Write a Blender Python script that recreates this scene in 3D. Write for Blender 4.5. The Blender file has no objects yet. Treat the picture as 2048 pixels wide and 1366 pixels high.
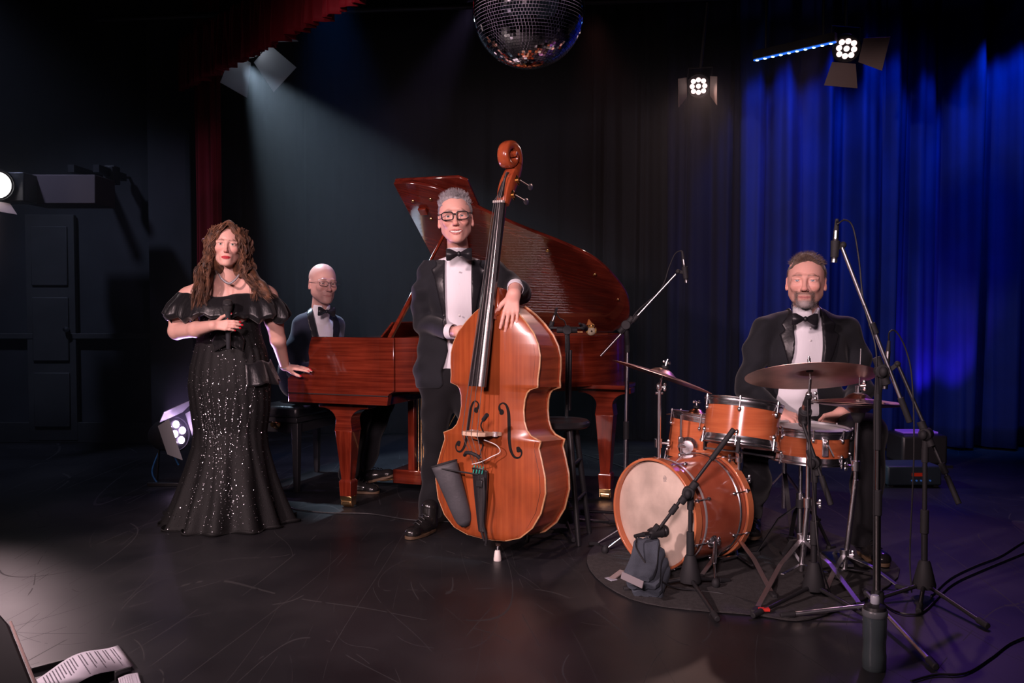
import bpy, math, random
import numpy as np
from mathutils import Matrix, Vector, Euler
rnd = random.Random(7)
R = math.radians
sc = bpy.context.scene
COL = sc.collection
# ---------------------------------------------------------------- camera
FPX, CAMZ, HORY = 1800.0, 1.19, 615.0
PITCH = math.atan((683 - HORY) / FPX)
cd = bpy.data.cameras.new('camera'); cam = bpy.data.objects.new('camera', cd); COL.objects.link(cam)
cd.sensor_width = 36.0; cd.lens = FPX / 2048 * 36.0; cd.clip_end = 60; cd.clip_start = 0.05
cam.location = (0, 0, CAMZ); cam.rotation_euler = (math.pi / 2 - PITCH, 0, 0)
sc.camera = cam
vs = sc.view_settings
vs.view_transform = 'Standard'; vs.look = 'None'; vs.gamma = 1; vs.exposure = 0.0; vs.use_curve_mapping = False
sc.cycles.max_bounces = 6; sc.cycles.diffuse_bounces = 2; sc.cycles.glossy_bounces = 4
sc.cycles.transmission_bounces = 5; sc.cycles.volume_bounces = 0; sc.cycles.sample_clamp_indirect = 4.0
sc.cycles.caustics_reflective = False; sc.cycles.caustics_refractive = False
# ---------------------------------------------------------------- world: a dark theatre, only a trace of stray light
wd = bpy.data.worlds.new('World'); sc.world = wd; wd.use_nodes = True
wd.node_tree.nodes['Background'].inputs[0].default_value = (0.35, 0.4, 0.55, 1)
wd.node_tree.nodes['Background'].inputs[1].default_value = 0.012
# ---------------------------------------------------------------- lights
def light(name, kind, loc, target, energy, color, size=0.2, angle=50, blend=0.5):
    d = bpy.data.lights.new(name, kind); o = bpy.data.objects.new(name, d); COL.objects.link(o)
    d.energy = energy; d.color = color
    if kind == 'AREA': d.size = size
    else: d.shadow_soft_size = size
    if kind == 'SPOT': d.spot_size = R(angle); d.spot_blend = blend
    o.location = loc
    if target is not None:
        v = Vector(target) - Vector(loc); o.rotation_euler = v.to_track_quat('-Z', 'Y').to_euler()
    return o
PINK = (1.0, 0.72, 0.74)
KEY = light('key_spot', 'SPOT', (-3.3, .4, 2.9), (.1, 4.8, .75), 950, (1.0, .70, .72), .14, 56, .5)
light('front_spot', 'SPOT', (-.7, -1.6, 2.5), (.1, 4.7, 1.15), 1150, (1.0, .70, .75), .35, 44, .8)
light('side_floor_spot', 'SPOT', (-3.6, 2.6, 2.0), (-2.0, 3.3, 0), 300, (1.0, .76, .74), .2, 60, 1.0)
light('left_lamp_light', 'SPOT', (-3.78, 6.5, 2.05), (-2.45, 3.0, 0), 190, (1.0, .70, .74), .1, 32, 1.0)
# lilac lamp on the floor behind the singer
_f = (-2.23, 5.9, .36)
light('floor_lamp_light', 'SPOT', _f, (-1.3, 4.7, 1.35), 120, (.68, .42, 1.0), .05, 62, .7)
light('ball_fill', 'SPOT', (1.6, 1.2, 2.9), (.07, 3.7, 2.5), 90, (.75, .55, 1.0), .04, 14, .5)  # two unseen lights added to brighten the mirror ball
light('ball_fill', 'SPOT', (-1.4, 2.0, 1.7), (.07, 3.7, 2.45), 75, (1, .7, .9), .04, 14, .5)
light('side_fill', 'SPOT', (-4.2, 5.9, 3.9), (-3.3, 7.3, .6), 130, (.55, .62, 1.0), .1, 75, 1.0)  # unseen light added to lift the haze and wall at the left
# cool hazy beam from under the valance
light('beam_light', 'SPOT', (-2.0, 6.82, 3.0), (-.7, 6.4, 1.2), 420, (.62, .80, 1.0), .04, 56, .35)
light('blue_wash_beam', 'SPOT', (-1.33, 6.4, 3.75), (-1.0, 7.0, 0), 130, (.04, .25, 1.0), .06, 46, .9)
# lilac lamp high behind the pianist
light('lilac_back_spot', 'SPOT', (-.2, 7.1, 3.7), (-1.30, 6.0, 1.25), 90, (.66, .45, 1.0), .05, 24, .7)
# pink hanging lamps
light('hanging_lamp_light', 'SPOT', (1.43, 6.86, 2.865), (.9, 4.2, .2), 45, (1.0, .60, .52), .04, 84, .9)
light('hanging_lamp_light', 'SPOT', (2.375, 6.355, 3.01), (1.6, 4.0, .4), 45, (1.0, .60, .52), .04, 100, .9)
# blue lamps just in front of the blue curtain, and the purple uplight at its foot
for _i, (_x, _e, _a) in enumerate(((2.10, 60, 40), (2.55, 75, 40), (2.98, 55, 36), (3.45, 45, 40), (3.95, 95, 42), (4.6, 60, 44))):
    light('curtain_wash', 'SPOT', (_x, 6.98, 3.78 + .08 * (_i % 3)), (_x + .03, 7.6, 2.25 - .15 * (_i % 2)), _e * 2.0, (.0, .17, 1.0), .04, _a + 4, .6)
light('curtain_wash_wide', 'SPOT', (3.0, 6.0, 4.3), (3.1, 7.6, 1.2), 35, (.0, .12, 1.0), .1, 75, 1.0)
light('purple_uplight', 'SPOT', (3.42, 7.12, .27), (3.56, 7.55, .85), 60, (.30, .05, 1.0), .04, 60, .8)
light('blue_floor_wash', 'SPOT', (3.4, 7.0, 3.9), (2.2, 5.0, 0), 140, (.36, .10, 1.0), .1, 70, .9)
light('red_floor_wash', 'SPOT', (.6, 6.9, 3.4), (1.0, 5.4, 0), 20, (1.0, .3, .25), .1, 50, .9)


def P(px, py, Y):
    """the point at depth Y (metres from the camera along the floor) seen at a place of the 2048x1366 photograph"""
    u = (px - 1024) / FPX; v = (683 - py) / FPX
    s, c = math.sin(PITCH), math.cos(PITCH)
    dy = c + v * s; dz = -s + v * c
    return Vector((u * Y / dy, Y, CAMZ + dz * Y / dy))
def G(px, py, z=0.0):
    u = (px - 1024) / FPX; v = (683 - py) / FPX
    s, c = math.sin(PITCH), math.cos(PITCH)
    dy = c + v * s; dz = -s + v * c
    t = (z - CAMZ) / dz
    return Vector((u * t, dy * t, z))
# ---------------------------------------------------------------- objects
def tag(o, label=None, cat=None, group=None, kind=None):
    for k, v in (('label', label), ('category', cat), ('group', group), ('kind', kind)):
        if v: o[k] = v
    return o
ORI = {}
def thing(name, label, cat, loc=(0, 0, 0), group=None):
    o = bpy.data.objects.new(name, None); COL.objects.link(o); o.location = loc; o.empty_display_size = 0.05
    ORI[o] = Vector(loc)
    return tag(o, label, cat, group)
def place(o, parent, loc=None):
    COL.objects.link(o)
    if parent is not None:
        o.parent = parent; ORI[o] = ORI[parent]
    else:
        ORI[o] = Vector(loc or (0, 0, 0)); o.location = ORI[o]
    return o
def meshobj(name, V, F, mat, parent=None, loc=None, smooth=None, bevel=0, label=None, cols=None, flat=False, sharp=40):
    """V world coordinates; the mesh is stored about its thing's base"""
    V = np.asarray(V, dtype=float)
    org = ORI[parent] if parent is not None else Vector(loc or (0, 0, 0))
    me = bpy.data.meshes.new(name)
    me.from_pydata((V - np.array(org)).tolist(), [], F)
    me.materials.append(mat)
    if not flat:
        if smooth is None: me.polygons.foreach_set('use_smooth', [True] * len(me.polygons))
        else: me.polygons.foreach_set('use_smooth', smooth)
        if sharp and smooth is None: me.set_sharp_from_angle(angle=R(sharp))
    me.update()
    o = bpy.data.objects.new(name, me); place(o, parent, loc)
    if cols is not None:
        a = me.color_attributes.new('Col', 'FLOAT_COLOR', 'POINT')
        c = np.ones((len(V), 4), dtype=np.float32); c[:, :3] = cols; a.data.foreach_set('color', c.ravel())
    if bevel:
        b = o.modifiers.new('bevel', 'BEVEL'); b.width = bevel; b.segments = 2; b.limit_method = 'ANGLE'; b.angle_limit = R(40)
        b.harden_normals = False
    if label: o['label'] = label
    return o
def frame(axis, up=(0, 0, 1)):
    z = Vector(axis).normalized(); u = Vector(up)
    if abs(z.dot(u)) > 0.98: u = Vector((1, 0, 0))
    x = u.cross(z).normalized(); y = z.cross(x)
    return x, y, z
class MB:
    def __init__(s, M=None): s.v = []; s.f = []; s.M = M
    def add(s, V, F):
        n = len(s.v)
        if s.M is not None: V = [s.M @ Vector(p) for p in V]
        s.v += [tuple(p) for p in V]; s.f += [tuple(i + n for i in q) for q in F]
        return s
    def box(s, c, size, Rm=None):
        x, y, z = [k / 2 for k in size]; c = Vector(c)
        V = [Vector((i * x, j * y, k * z)) for i in (-1, 1) for j in (-1, 1) for k in (-1, 1)]
        if Rm is not None: V = [Rm @ p for p in V]
        return s.add([c + p for p in V], [(0, 1, 3, 2), (4, 6, 7, 5), (0, 4, 5, 1), (2, 3, 7, 6), (0, 2, 6, 4), (1, 5, 7, 3)])
    def bar(s, a, b, w, h, up=(0, 0, 1)):
        a, b = Vector(a), Vector(b); x, y, z = frame(b - a, up); Rm = Matrix((x, y, z)).transposed()
        return s.box((a + b) / 2, (w, h, (b - a).length), Rm)
    def cyl(s, a, b, ra, rb=None, n=16, caps=True):
        return s.tube([a, b], [ra, ra if rb is None else rb], n, caps)
    def tube(s, path, r, n=10, caps=True, closed=False, up=None):
        P_ = [Vector(p) for p in path]; m = len(P_)
        if isinstance(r, (int, float)): r = [r] * m
        V = []; F = []; prev = None
        for i, p in enumerate(P_):
            if closed: t = P_[(i + 1) % m] - P_[i - 1]
            else: t = P_[min(i + 1, m - 1)] - P_[max(i - 1, 0)]
            if t.length < 1e-9: t = Vector((0, 0, 1))
            t.normalize()
            if prev is None: x, y, _ = frame(t, up or (0, 0, 1))
            else:
                x = prev - t * prev.dot(t)
                if x.length < 1e-6: x, y, _ = frame(t)
                x.normalize(); y = t.cross(x)
            prev = x
            for k in range(n):
                a = 2 * math.pi * k / n
                V.append(p + x * (math.cos(a) * r[i]) + y * (math.sin(a) * r[i]))
        rows = m if closed else m - 1
        for i in range(rows):
            i2 = (i + 1) % m
            for k in range(n):
                k2 = (k + 1) % n
                F.append((i * n + k, i * n + k2, i2 * n + k2, i2 * n + k))
        if caps and not closed:
            F.append(tuple(reversed(range(n)))); F.append(tuple((m - 1) * n + k for k in range(n)))
        return s.add(V, F)
    def lathe(s, prof, o=(0, 0, 0), axis=(0, 0, 1), n=32, closed=False, ang=None):
        """prof: (radius, height) pairs along the axis"""
        o = Vector(o); x, y, z = frame(axis); V = []; F = []; m = len(prof)
        for r, h in prof:
            for k in range(n):
                a = 2 * math.pi * k / n
                V.append(o + z * h + x * (r * math.cos(a)) + y * (r * math.sin(a)))
        for i in range(m if closed else m - 1):
            i2 = (i + 1) % m
            for k in range(n):
                k2 = (k + 1) % n
                F.append((i * n + k, i * n + k2, i2 * n + k2, i2 * n + k))
        if not closed:
            if prof[0][0] > 1e-4: F.append(tuple(reversed(range(n))))
            if prof[-1][0] > 1e-4: F.append(tuple((m - 1) * n + k for k in range(n)))
        return s.add(V, F)
    def ball(s, c, r, n=16, m=10, sx=(1, 1, 1), Rm=None):
        c = Vector(c); V = []; F = []
        for i in range(m + 1):
            th = math.pi * i / m
            for k in range(n):
                a = 2 * math.pi * k / n
                p = Vector((r * sx[0] * math.sin(th) * math.cos(a), r * sx[1] * math.sin(th) * math.sin(a), r * sx[2] * math.cos(th)))
                V.append(c + (Rm @ p if Rm is not None else p))
        for i in range(m):
            for k in range(n):
                k2 = (k + 1) % n
                F.append((i * n + k, (i + 1) * n + k, (i + 1) * n + k2, i * n + k2))
        return s.add(V, F)
    def prism(s, poly, a, b):
        """poly: list of 3D points (one face), extruded by vector from a to b offsets"""
        n = len(poly); a, b = Vector(a), Vector(b)
        V = [Vector(p) + a for p in poly] + [Vector(p) + b for p in poly]
        F = [tuple(range(n)), tuple(reversed(range(n, 2 * n)))] + [(i, i + n, (i + 1) % n + n, (i + 1) % n) for i in range(n)]
        return s.add(V, F)
    def loft(s, rings, caps=True, closed=True):
        n = len(rings[0]); V = [p for r in rings for p in r]; F = []
        for i in range(len(rings) - 1):
            for k in range(n if closed else n - 1):
                k2 = (k + 1) % n
                F.append((i * n + k, i * n + k2, (i + 1) * n + k2, (i + 1) * n + k))
        if caps: F.append(tuple(reversed(range(n)))); F.append(tuple((len(rings) - 1) * n + k for k in range(n)))
        return s.add(V, F)
    def build(s, name, mat, parent=None, **k):
        o = meshobj(name, s.v, s.f, mat, parent, **k)
        import bmesh
        bm = bmesh.new(); bm.from_mesh(o.data); bmesh.ops.recalc_face_normals(bm, faces=bm.faces); bm.to_mesh(o.data); bm.free()
        return o
def spline(pts, n=8, closed=False):
    """Catmull-Rom through the points"""
    p = [Vector(q) for q in pts]; m = len(p); out = []
    for i in range(m if closed else m - 1):
        if closed: a, b, c, d = p[i - 1], p[i], p[(i + 1) % m], p[(i + 2) % m]
        else: a, b, c, d = p[max(i - 1, 0)], p[i], p[i + 1], p[min(i + 2, m - 1)]
        for k in range(n):
            t = k / n
            out.append(0.5 * ((2 * b) + (c - a) * t + (2 * a - 5 * b + 4 * c - d) * t * t + (3 * b - a - 3 * c + d) * t ** 3))
    if not closed: out.append(p[-1])
    return out
def copy_tree(o, parent=None):
    c = o.copy(); COL.objects.link(c); c.parent = parent
    ORI[c] = ORI.get(parent, Vector(o.location)) if parent else Vector(o.location)
    for ch in list(o.children):
        if ch.name in bpy.data.objects: copy_tree(ch, c)
    return c
# ---------------------------------------------------------------- materials
def mat(name, col, rough=0.5, metal=0.0, spec=0.5, coat=0.0, coat_rough=0.1, sheen=0.0, noise=0.0, nscale=8.0, bump=0.0, bscale=60.0,
        sss=0.0, trans=0.0, emit=None, estr=0.0, vcol=False, stretch=(1, 1, 1), alpha=1.0, aniso=0.0, col2=None, ior=1.45, detail=4):
    m = bpy.data.materials.new(name); m.use_nodes = True; nt = m.node_tree; b = nt.nodes['Principled BSDF']
    def S(k, v): b.inputs[k].default_value = v
    c4 = (*col, 1)
    S('Base Color', c4); S('Roughness', rough); S('Metallic', metal); S('Specular IOR Level', spec); S('Coat Weight', coat)
    S('Coat Roughness', coat_rough); S('Sheen Weight', sheen); S('Transmission Weight', trans); S('Alpha', alpha); S('Anisotropic', aniso); S('IOR', ior)
    if sss: S('Subsurface Weight', sss); S('Subsurface Radius', (0.012, 0.005, 0.003)); S('Subsurface Scale', 1.0)
    if emit: S('Emission Color', (*emit, 1)); S('Emission Strength', estr)
    L = nt.links.new
    tc = nt.nodes.new('ShaderNodeTexCoord'); mp = nt.nodes.new('ShaderNodeMapping'); L(tc.outputs['Object'], mp.inputs['Vector'])
    mp.inputs['Scale'].default_value = stretch
    src = None
    if vcol:
        a = nt.nodes.new('ShaderNodeVertexColor'); a.layer_name = 'Col'; src = a.outputs['Color']
    if noise or col2:
        n = nt.nodes.new('ShaderNodeTexNoise'); n.inputs['Scale'].default_value = nscale; n.inputs['Detail'].default_value = detail
        L(mp.outputs[0], n.inputs['Vector'])
        mx = nt.nodes.new('ShaderNodeMix'); mx.data_type = 'RGBA'
        cr = nt.nodes.new('ShaderNodeValToRGB'); cr.color_ramp.elements[0].position = 0.35; cr.color_ramp.elements[1].position = 0.65
        L(n.outputs[0], cr.inputs[0]); L(cr.outputs[0], mx.inputs['Factor'])
        if src is not None:
            mx.blend_type = 'MULTIPLY'; L(src, mx.inputs['A']); mx.inputs['B'].default_value = (1 - noise,) * 3 + (1,)
        else:
            mx.inputs['A'].default_value = c4
            mx.inputs['B'].default_value = (*(col2 or tuple(x * (1 - noise) for x in col)), 1)
        src = mx.outputs['Result']
    if src is not None: L(src, b.inputs['Base Color'])
    if bump:
        n2 = nt.nodes.new('ShaderNodeTexNoise'); n2.inputs['Scale'].default_value = bscale; n2.inputs['Detail'].default_value = 3
        L(mp.outputs[0], n2.inputs['Vector'])
        bp = nt.nodes.new('ShaderNodeBump'); bp.inputs['Strength'].default_value = bump; bp.inputs['Distance'].default_value = 0.01
        L(n2.outputs[0], bp.inputs['Height']); L(bp.outputs[0], b.inputs['Normal'])
    return m
def wood(name, dark, light_, rough=0.2, coat=0.6, scale=(3, 3, 60), nscale=2.0, coat_rough=0.05, blotch=0.25, bump=0.0, Rm=(0, 0, 0), gdet=5):
    m = mat(name, dark, rough, coat=coat, coat_rough=coat_rough); nt = m.node_tree; L = nt.links.new; b = nt.nodes['Principled BSDF']
    tc = nt.nodes.new('ShaderNodeTexCoord'); mp = nt.nodes.new('ShaderNodeMapping'); L(tc.outputs['Object'], mp.inputs['Vector'])
    mp.inputs['Scale'].default_value = scale; mp.inputs['Rotation'].default_value = Rm
    n = nt.nodes.new('ShaderNodeTexNoise'); n.inputs['Scale'].default_value = nscale; n.inputs['Detail'].default_value = gdet; n.inputs['Distortion'].default_value = 0.4
    L(mp.outputs[0], n.inputs['Vector'])
    cr = nt.nodes.new('ShaderNodeValToRGB'); cr.color_ramp.elements[0].position = 0.35; cr.color_ramp.elements[1].position = 0.65
    cr.color_ramp.elements[0].color = (*dark, 1); cr.color_ramp.elements[1].color = (*light_, 1); L(n.outputs[0], cr.inputs[0])
    n2 = nt.nodes.new('ShaderNodeTexNoise'); n2.inputs['Scale'].default_value = 5; n2.inputs['Detail'].default_value = 5; L(tc.outputs['Object'], n2.inputs['Vector'])
    mx = nt.nodes.new('ShaderNodeMix'); mx.data_type = 'RGBA'; mx.blend_type = 'MULTIPLY'; mx.inputs['Factor'].default_value = 1
    cr2 = nt.nodes.new('ShaderNodeValToRGB'); cr2.color_ramp.elements[0].position = 0.3; cr2.color_ramp.elements[0].color = ((1 - blotch),) * 3 + (1,)
    cr2.color_ramp.elements[1].position = 0.6
    L(n2.outputs[0], cr2.inputs[0]); L(cr.outputs[0], mx.inputs['A']); L(cr2.outputs[0], mx.inputs['B']); L(mx.outputs['Result'], b.inputs['Base Color'])
    return m
HAZE = .013
CHROME = mat('chrome', (0.85, 0.85, 0.88), 0.24, 1.0)
STEEL = mat('brushed_steel', (0.5, 0.5, 0.52), 0.28, 1.0)
BLKMET = mat('black_metal', (0.018, 0.018, 0.02), 0.38, 0.0, 0.5)
RUBBER = mat('black_rubber', (0.02, 0.02, 0.022), 0.65, 0.0, 0.3)
BRASS = mat('brass', (0.85, 0.55, 0.25), 0.22, 1.0)
WHITE = mat('white_plastic', (0.75, 0.73, 0.72), 0.4)
CABLE = mat('cable_rubber', (0.012, 0.012, 0.014), 0.5)
# ---------------------------------------------------------------- figures: smooth distance fields turned into one continuous surface
class Field:
    def __init__(s, lo, hi, h):
        s.lo = np.array(lo, dtype=np.float32); s.h = h
        s.n = np.ceil((np.array(hi) - np.array(lo)) / h).astype(int) + 1
        s.ax = [(s.lo[i] + np.arange(s.n[i]) * h).astype(np.float32) for i in range(3)]
        s.v = np.full(s.n, 0.5, dtype=np.float32)
        s.M = None
    def loc(s, p):
        p = Vector(p); return s.M @ p if s.M is not None else p
    def rot(s): return s.M.to_3x3().normalized() if s.M is not None else Matrix.Identity(3)
    def _sl(s, lo, hi, pad):
        sl = []
        for i in range(3):
            a = int(max(0, math.floor((lo[i] - pad - s.lo[i]) / s.h))); b = int(min(s.n[i], math.ceil((hi[i] + pad - s.lo[i]) / s.h) + 1))
            if b <= a: return None
            sl.append(slice(a, b))
        return tuple(sl)
    def _xyz(s, sl):
        return (s.ax[0][sl[0]][:, None, None], s.ax[1][sl[1]][None, :, None], s.ax[2][sl[2]][None, None, :])
    def _op(s, sl, d, k, op):
        a = s.v[sl]
        if op == 'add':
            if k > 0:
                h = np.maximum(k - np.abs(a - d), 0) / k; s.v[sl] = np.minimum(a, d) - h * h * k * 0.25
            else: s.v[sl] = np.minimum(a, d)
        elif op == 'sub':
            d = -d
            if k > 0:
                h = np.maximum(k - np.abs(a - d), 0) / k; s.v[sl] = np.maximum(a, d) + h * h * k * 0.25
            else: s.v[sl] = np.maximum(a, d)
    def ell(s, c, r, k=0.01, op='add', Rm=None):
        c = s.loc(c); r = [max(x, 1e-4) for x in r]; m = max(r)
        sl = s._sl([c[i] - m for i in range(3)], [c[i] + m for i in range(3)], k + s.h * 2)
        if sl is None: return s
        X, Y, Z = s._xyz(sl); X, Y, Z = X - c[0], Y - c[1], Z - c[2]
        Q = s.rot() @ Rm if Rm is not None else s.rot()
        q = [(X * Q[0][i] + Y * Q[1][i] + Z * Q[2][i]) for i in range(3)]
        k0 = np.sqrt(sum((q[i] / r[i]) ** 2 for i in range(3))); k1 = np.sqrt(sum((q[i] / r[i] ** 2) ** 2 for i in range(3))) + 1e-9
        s._op(sl, (k0 * (k0 - 1) / k1).astype(np.float32), k, op); return s
    def cap(s, a, b, ra, rb=None, k=0.01, op='add', sq=None):
        """round cone a-b; sq=(direction, factor) flattens it along a direction"""
        rb = ra if rb is None else rb; a = s.loc(a); b = s.loc(b); m = max(ra, rb)
        f = 1.0
        if sq is not None: f = sq[1]; n = s.rot() @ Vector(sq[0]).normalized()
        sl = s._sl([min(a[i], b[i]) - m * max(f, 1) for i in range(3)], [max(a[i], b[i]) + m * max(f, 1) for i in range(3)], k + s.h * 2)
        if sl is None: return s
        X, Y, Z = s._xyz(sl); ab = b - a; L2 = ab.length_squared + 1e-9
        px, py, pz = X - a[0], Y - a[1], Z - a[2]
        t = np.clip((px * ab[0] + py * ab[1] + pz * ab[2]) / L2, 0, 1)
        px, py, pz = px - ab[0] * t, py - ab[1] * t, pz - ab[2] * t
        if sq is not None:
            dn = (px * n[0] + py * n[1] + pz * n[2]) * (1 / f - 1)
            px, py, pz = px + n[0] * dn, py + n[1] * dn, pz + n[2] * dn
        d = np.sqrt(px * px + py * py + pz * pz) - (ra + (rb - ra) * t)
        s._op(sl, d.astype(np.float32), k, op); return s
    def chain(s, pts, k=0.01, op='add', sq=None):
        for (a, ra), (b, rb) in zip(pts[:-1], pts[1:]): s.cap(a, b, ra, rb, k, op, sq)
        return s
    def poly(s, pts, keep=True, k=0.0, ylim=None):
        """keep (or cut away) what lies inside a vertical-plane outline, extruded along y; pts are (x, z)"""
        X = s.ax[0][:, None]; Z = s.ax[2][None, :]; n = len(pts)
        d = np.full((len(s.ax[0]), len(s.ax[2])), 1e9, dtype=np.float32); ins = np.zeros(d.shape, dtype=bool)
        for i in range(n):
            (ax, az), (bx, bz) = pts[i], pts[(i + 1) % n]
            ex, ez = bx - ax, bz - az; wx, wz = X - ax, Z - az
            t = np.clip((wx * ex + wz * ez) / (ex * ex + ez * ez + 1e-12), 0, 1)
            d = np.minimum(d, (wx - ex * t) ** 2 + (wz - ez * t) ** 2)
            c = ((az > Z) != (bz > Z)) & (X < (bx - ax) * (Z - az) / ((bz - az) if abs(bz - az) > 1e-9 else 1e-9) + ax)
            ins ^= c
        d = np.sqrt(d); d = np.where(ins, -d, d)[:, None, :].astype(np.float32)
        d = np.broadcast_to(d, s.v.shape)
        if ylim is not None:
            Y = s.ax[1][None, :, None]; d = np.maximum(d, np.maximum(ylim[0] - Y, Y - ylim[1]))
        if not keep: d = -d
        a = s.v
        if k > 0:
            h = np.maximum(k - np.abs(a - d), 0) / k; s.v = np.maximum(a, d) + h * h * k * 0.25
        else: s.v = np.maximum(a, d)
        return s
    def half(s, p, n, k=0.0):
        """keep the side the normal points away from"""
        n = Vector(n).normalized(); X, Y, Z = s.ax[0][:, None, None], s.ax[1][None, :, None], s.ax[2][None, None, :]
        d = ((X - p[0]) * n[0] + (Y - p[1]) * n[1] + (Z - p[2]) * n[2]).astype(np.float32)
        s.v = np.maximum(s.v, d); return s
    def shell(s, t):
        s.v = np.abs(s.v + t * 0.5) - t * 0.5; return s
    def copy(s):
        c = Field.__new__(Field); c.lo, c.h, c.n, c.ax, c.M = s.lo, s.h, s.n, s.ax, s.M; c.v = s.v.copy(); return c
    def blank(s):
        c = s.copy(); c.v = np.full(s.n, 0.5, dtype=np.float32); return c
    def wob(s, amp, fr, seed=0, stretch=(1, 1, 1), ridge=False, calm=None):
        """cloth folds: a sum of a few waves added to the distance"""
        g = np.random.RandomState(seed); X, Y, Z = s.ax[0][:, None, None], s.ax[1][None, :, None], s.ax[2][None, None, :]
        w = np.zeros(s.v.shape, dtype=np.float32)
        for i in range(5):
            k = g.normal(size=3); k /= np.linalg.norm(k); k *= fr * (0.6 + 0.9 * g.rand()); k *= np.array(stretch); ph = g.rand() * 6.28
            w += np.sin(X * k[0] + Y * k[1] + Z * k[2] + ph + 0.8 * np.sin(X * k[2] * 0.7 - Z * k[1] * 0.6))
        if ridge: w = 1.2 - np.abs(w)
        if calm is not None: w = w * np.clip(np.abs(X - calm) / .10 - 1.0, .12, 1)
        s.v += (amp / 2.2) * w.astype(np.float32); return s
    def mesh(s):
        v = s.v; I = v < 0; nx, ny, nz = v.shape
        c = np.zeros((nx - 1, ny - 1, nz - 1), dtype=np.int8)
        for i in (0, 1):
            for j in (0, 1):
                for k in (0, 1): c += I[i:nx - 1 + i, j:ny - 1 + j, k:nz - 1 + k]
        act = (c > 0) & (c < 8); ix, iy, iz = np.nonzero(act); n = len(ix)
        ids = np.full(act.shape, -1, dtype=np.int32); ids[ix, iy, iz] = np.arange(n)
        acc = np.zeros((n, 3)); cnt = np.zeros(n)
        cor = [(i, j, k) for i in (0, 1) for j in (0, 1) for k in (0, 1)]
        for a in cor:
            for d in range(3):
                if a[d]: continue
                b = list(a); b[d] = 1
                va = v[ix + a[0], iy + a[1], iz + a[2]]; vb = v[ix + b[0], iy + b[1], iz + b[2]]
                m = (va < 0) != (vb < 0); t = np.where(m, va / (va - vb + 1e-12), 0)
                p = np.tile(np.array(a, dtype=float), (n, 1)); p[:, d] += t
                acc[m] += p[m]; cnt[m] += 1
        V = (np.stack([ix, iy, iz], 1) + acc / np.maximum(cnt, 1)[:, None]) * s.h + s.lo
        F = []
        for d in range(3):
            o = [0, 0, 0]; o[d] = 1
            A = I[:nx - o[0], :ny - o[1], :nz - o[2]]; B = I[o[0]:, o[1]:, o[2]:]
            ch = A != B; e1, e2 = [q for q in range(3) if q != d]
            e = np.nonzero(ch); e = [q.copy() for q in e]
            ok = (e[e1] > 0) & (e[e2] > 0) & (e[e1] < v.shape[e1] - 1) & (e[e2] < v.shape[e2] - 1)
            e = [q[ok] for q in e]; sg = A[e[0], e[1], e[2]]
            def g(o1, o2):
                q = [x.copy() for x in e]; q[e1] -= o1; q[e2] -= o2; return ids[q[0], q[1], q[2]]
            q = np.stack([g(0, 0), g(1, 0), g(1, 1), g(0, 1)], 1)
            fl = sg if d != 1 else ~sg
            q[~fl] = q[~fl][:, ::-1]
            F.append(q)
        F = np.concatenate(F); F = F[(F >= 0).all(1)]
        return V, F
def relax(V, F, it=1, lam=0.5):
    V = V.copy(); n = len(V)
    E = np.concatenate([F[:, [0, 1]], F[:, [1, 2]], F[:, [2, 3]], F[:, [3, 0]]]); E = np.concatenate([E, E[:, ::-1]])
    cnt = np.bincount(E[:, 0], minlength=n)[:, None]
    for _ in range(it):
        S = np.stack([np.bincount(E[:, 0], weights=V[E[:, 1], i], minlength=n) for i in range(3)], 1)
        V += lam * (S / np.maximum(cnt, 1) - V)
    return V
def fobj(name, fields, m, parent, paint=None, it=1, lam=0.5, label=None):
    """one mesh object out of one or several field blocks"""
    if not isinstance(fields, (list, tuple)): fields = [fields]
    Vs, Fs, n = [], [], 0
    for f in fields:
        V, F = f.mesh(); V = relax(V, F, it, lam) if it else V
        Vs.append(V); Fs.append(F + n); n += len(V)
    V = np.concatenate(Vs); F = np.concatenate(Fs)
    me = bpy.data.meshes.new(name); org = np.array(ORI[parent]); W = (V - org).astype(np.float32)
    me.vertices.add(len(V)); me.vertices.foreach_set('co', W.ravel())
    me.loops.add(F.size); me.loops.foreach_set('vertex_index', F.astype(np.int32).ravel())
    me.polygons.add(len(F)); me.polygons.foreach_set('loop_start', np.arange(0, F.size, 4, dtype=np.int32))
    me.polygons.foreach_set('use_smooth', np.ones(len(F), dtype=bool)); me.update(calc_edges=True); me.validate()
    me.materials.append(m)
    if paint is not None:
        a = me.color_attributes.new('Col', 'FLOAT_COLOR', 'POINT')
        c = np.ones((len(V), 4), dtype=np.float32); c[:, :3] = paint(V); a.data.foreach_set('color', c.ravel())
    o = bpy.data.objects.new(name, me); place(o, parent)
    if label: o['label'] = label
    return o
def ss(a, b, x): t = np.clip((x - a) / (b - a), 0, 1); return t * t * (3 - 2 * t)
def headM(pos, yaw=0, pitch=0, roll=0, scale=1.0):
    """yaw>0 turns the face towards the right of the photograph, pitch>0 looks up, roll>0 leans to the photograph's right"""
    return Matrix.Translation(Vector(pos)) @ (Matrix.Rotation(R(yaw), 4, 'Z') @ Matrix.Rotation(R(-pitch), 4, 'X') @ Matrix.Rotation(R(roll), 4, 'Y')) @ Matrix.Scale(scale, 4)
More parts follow.
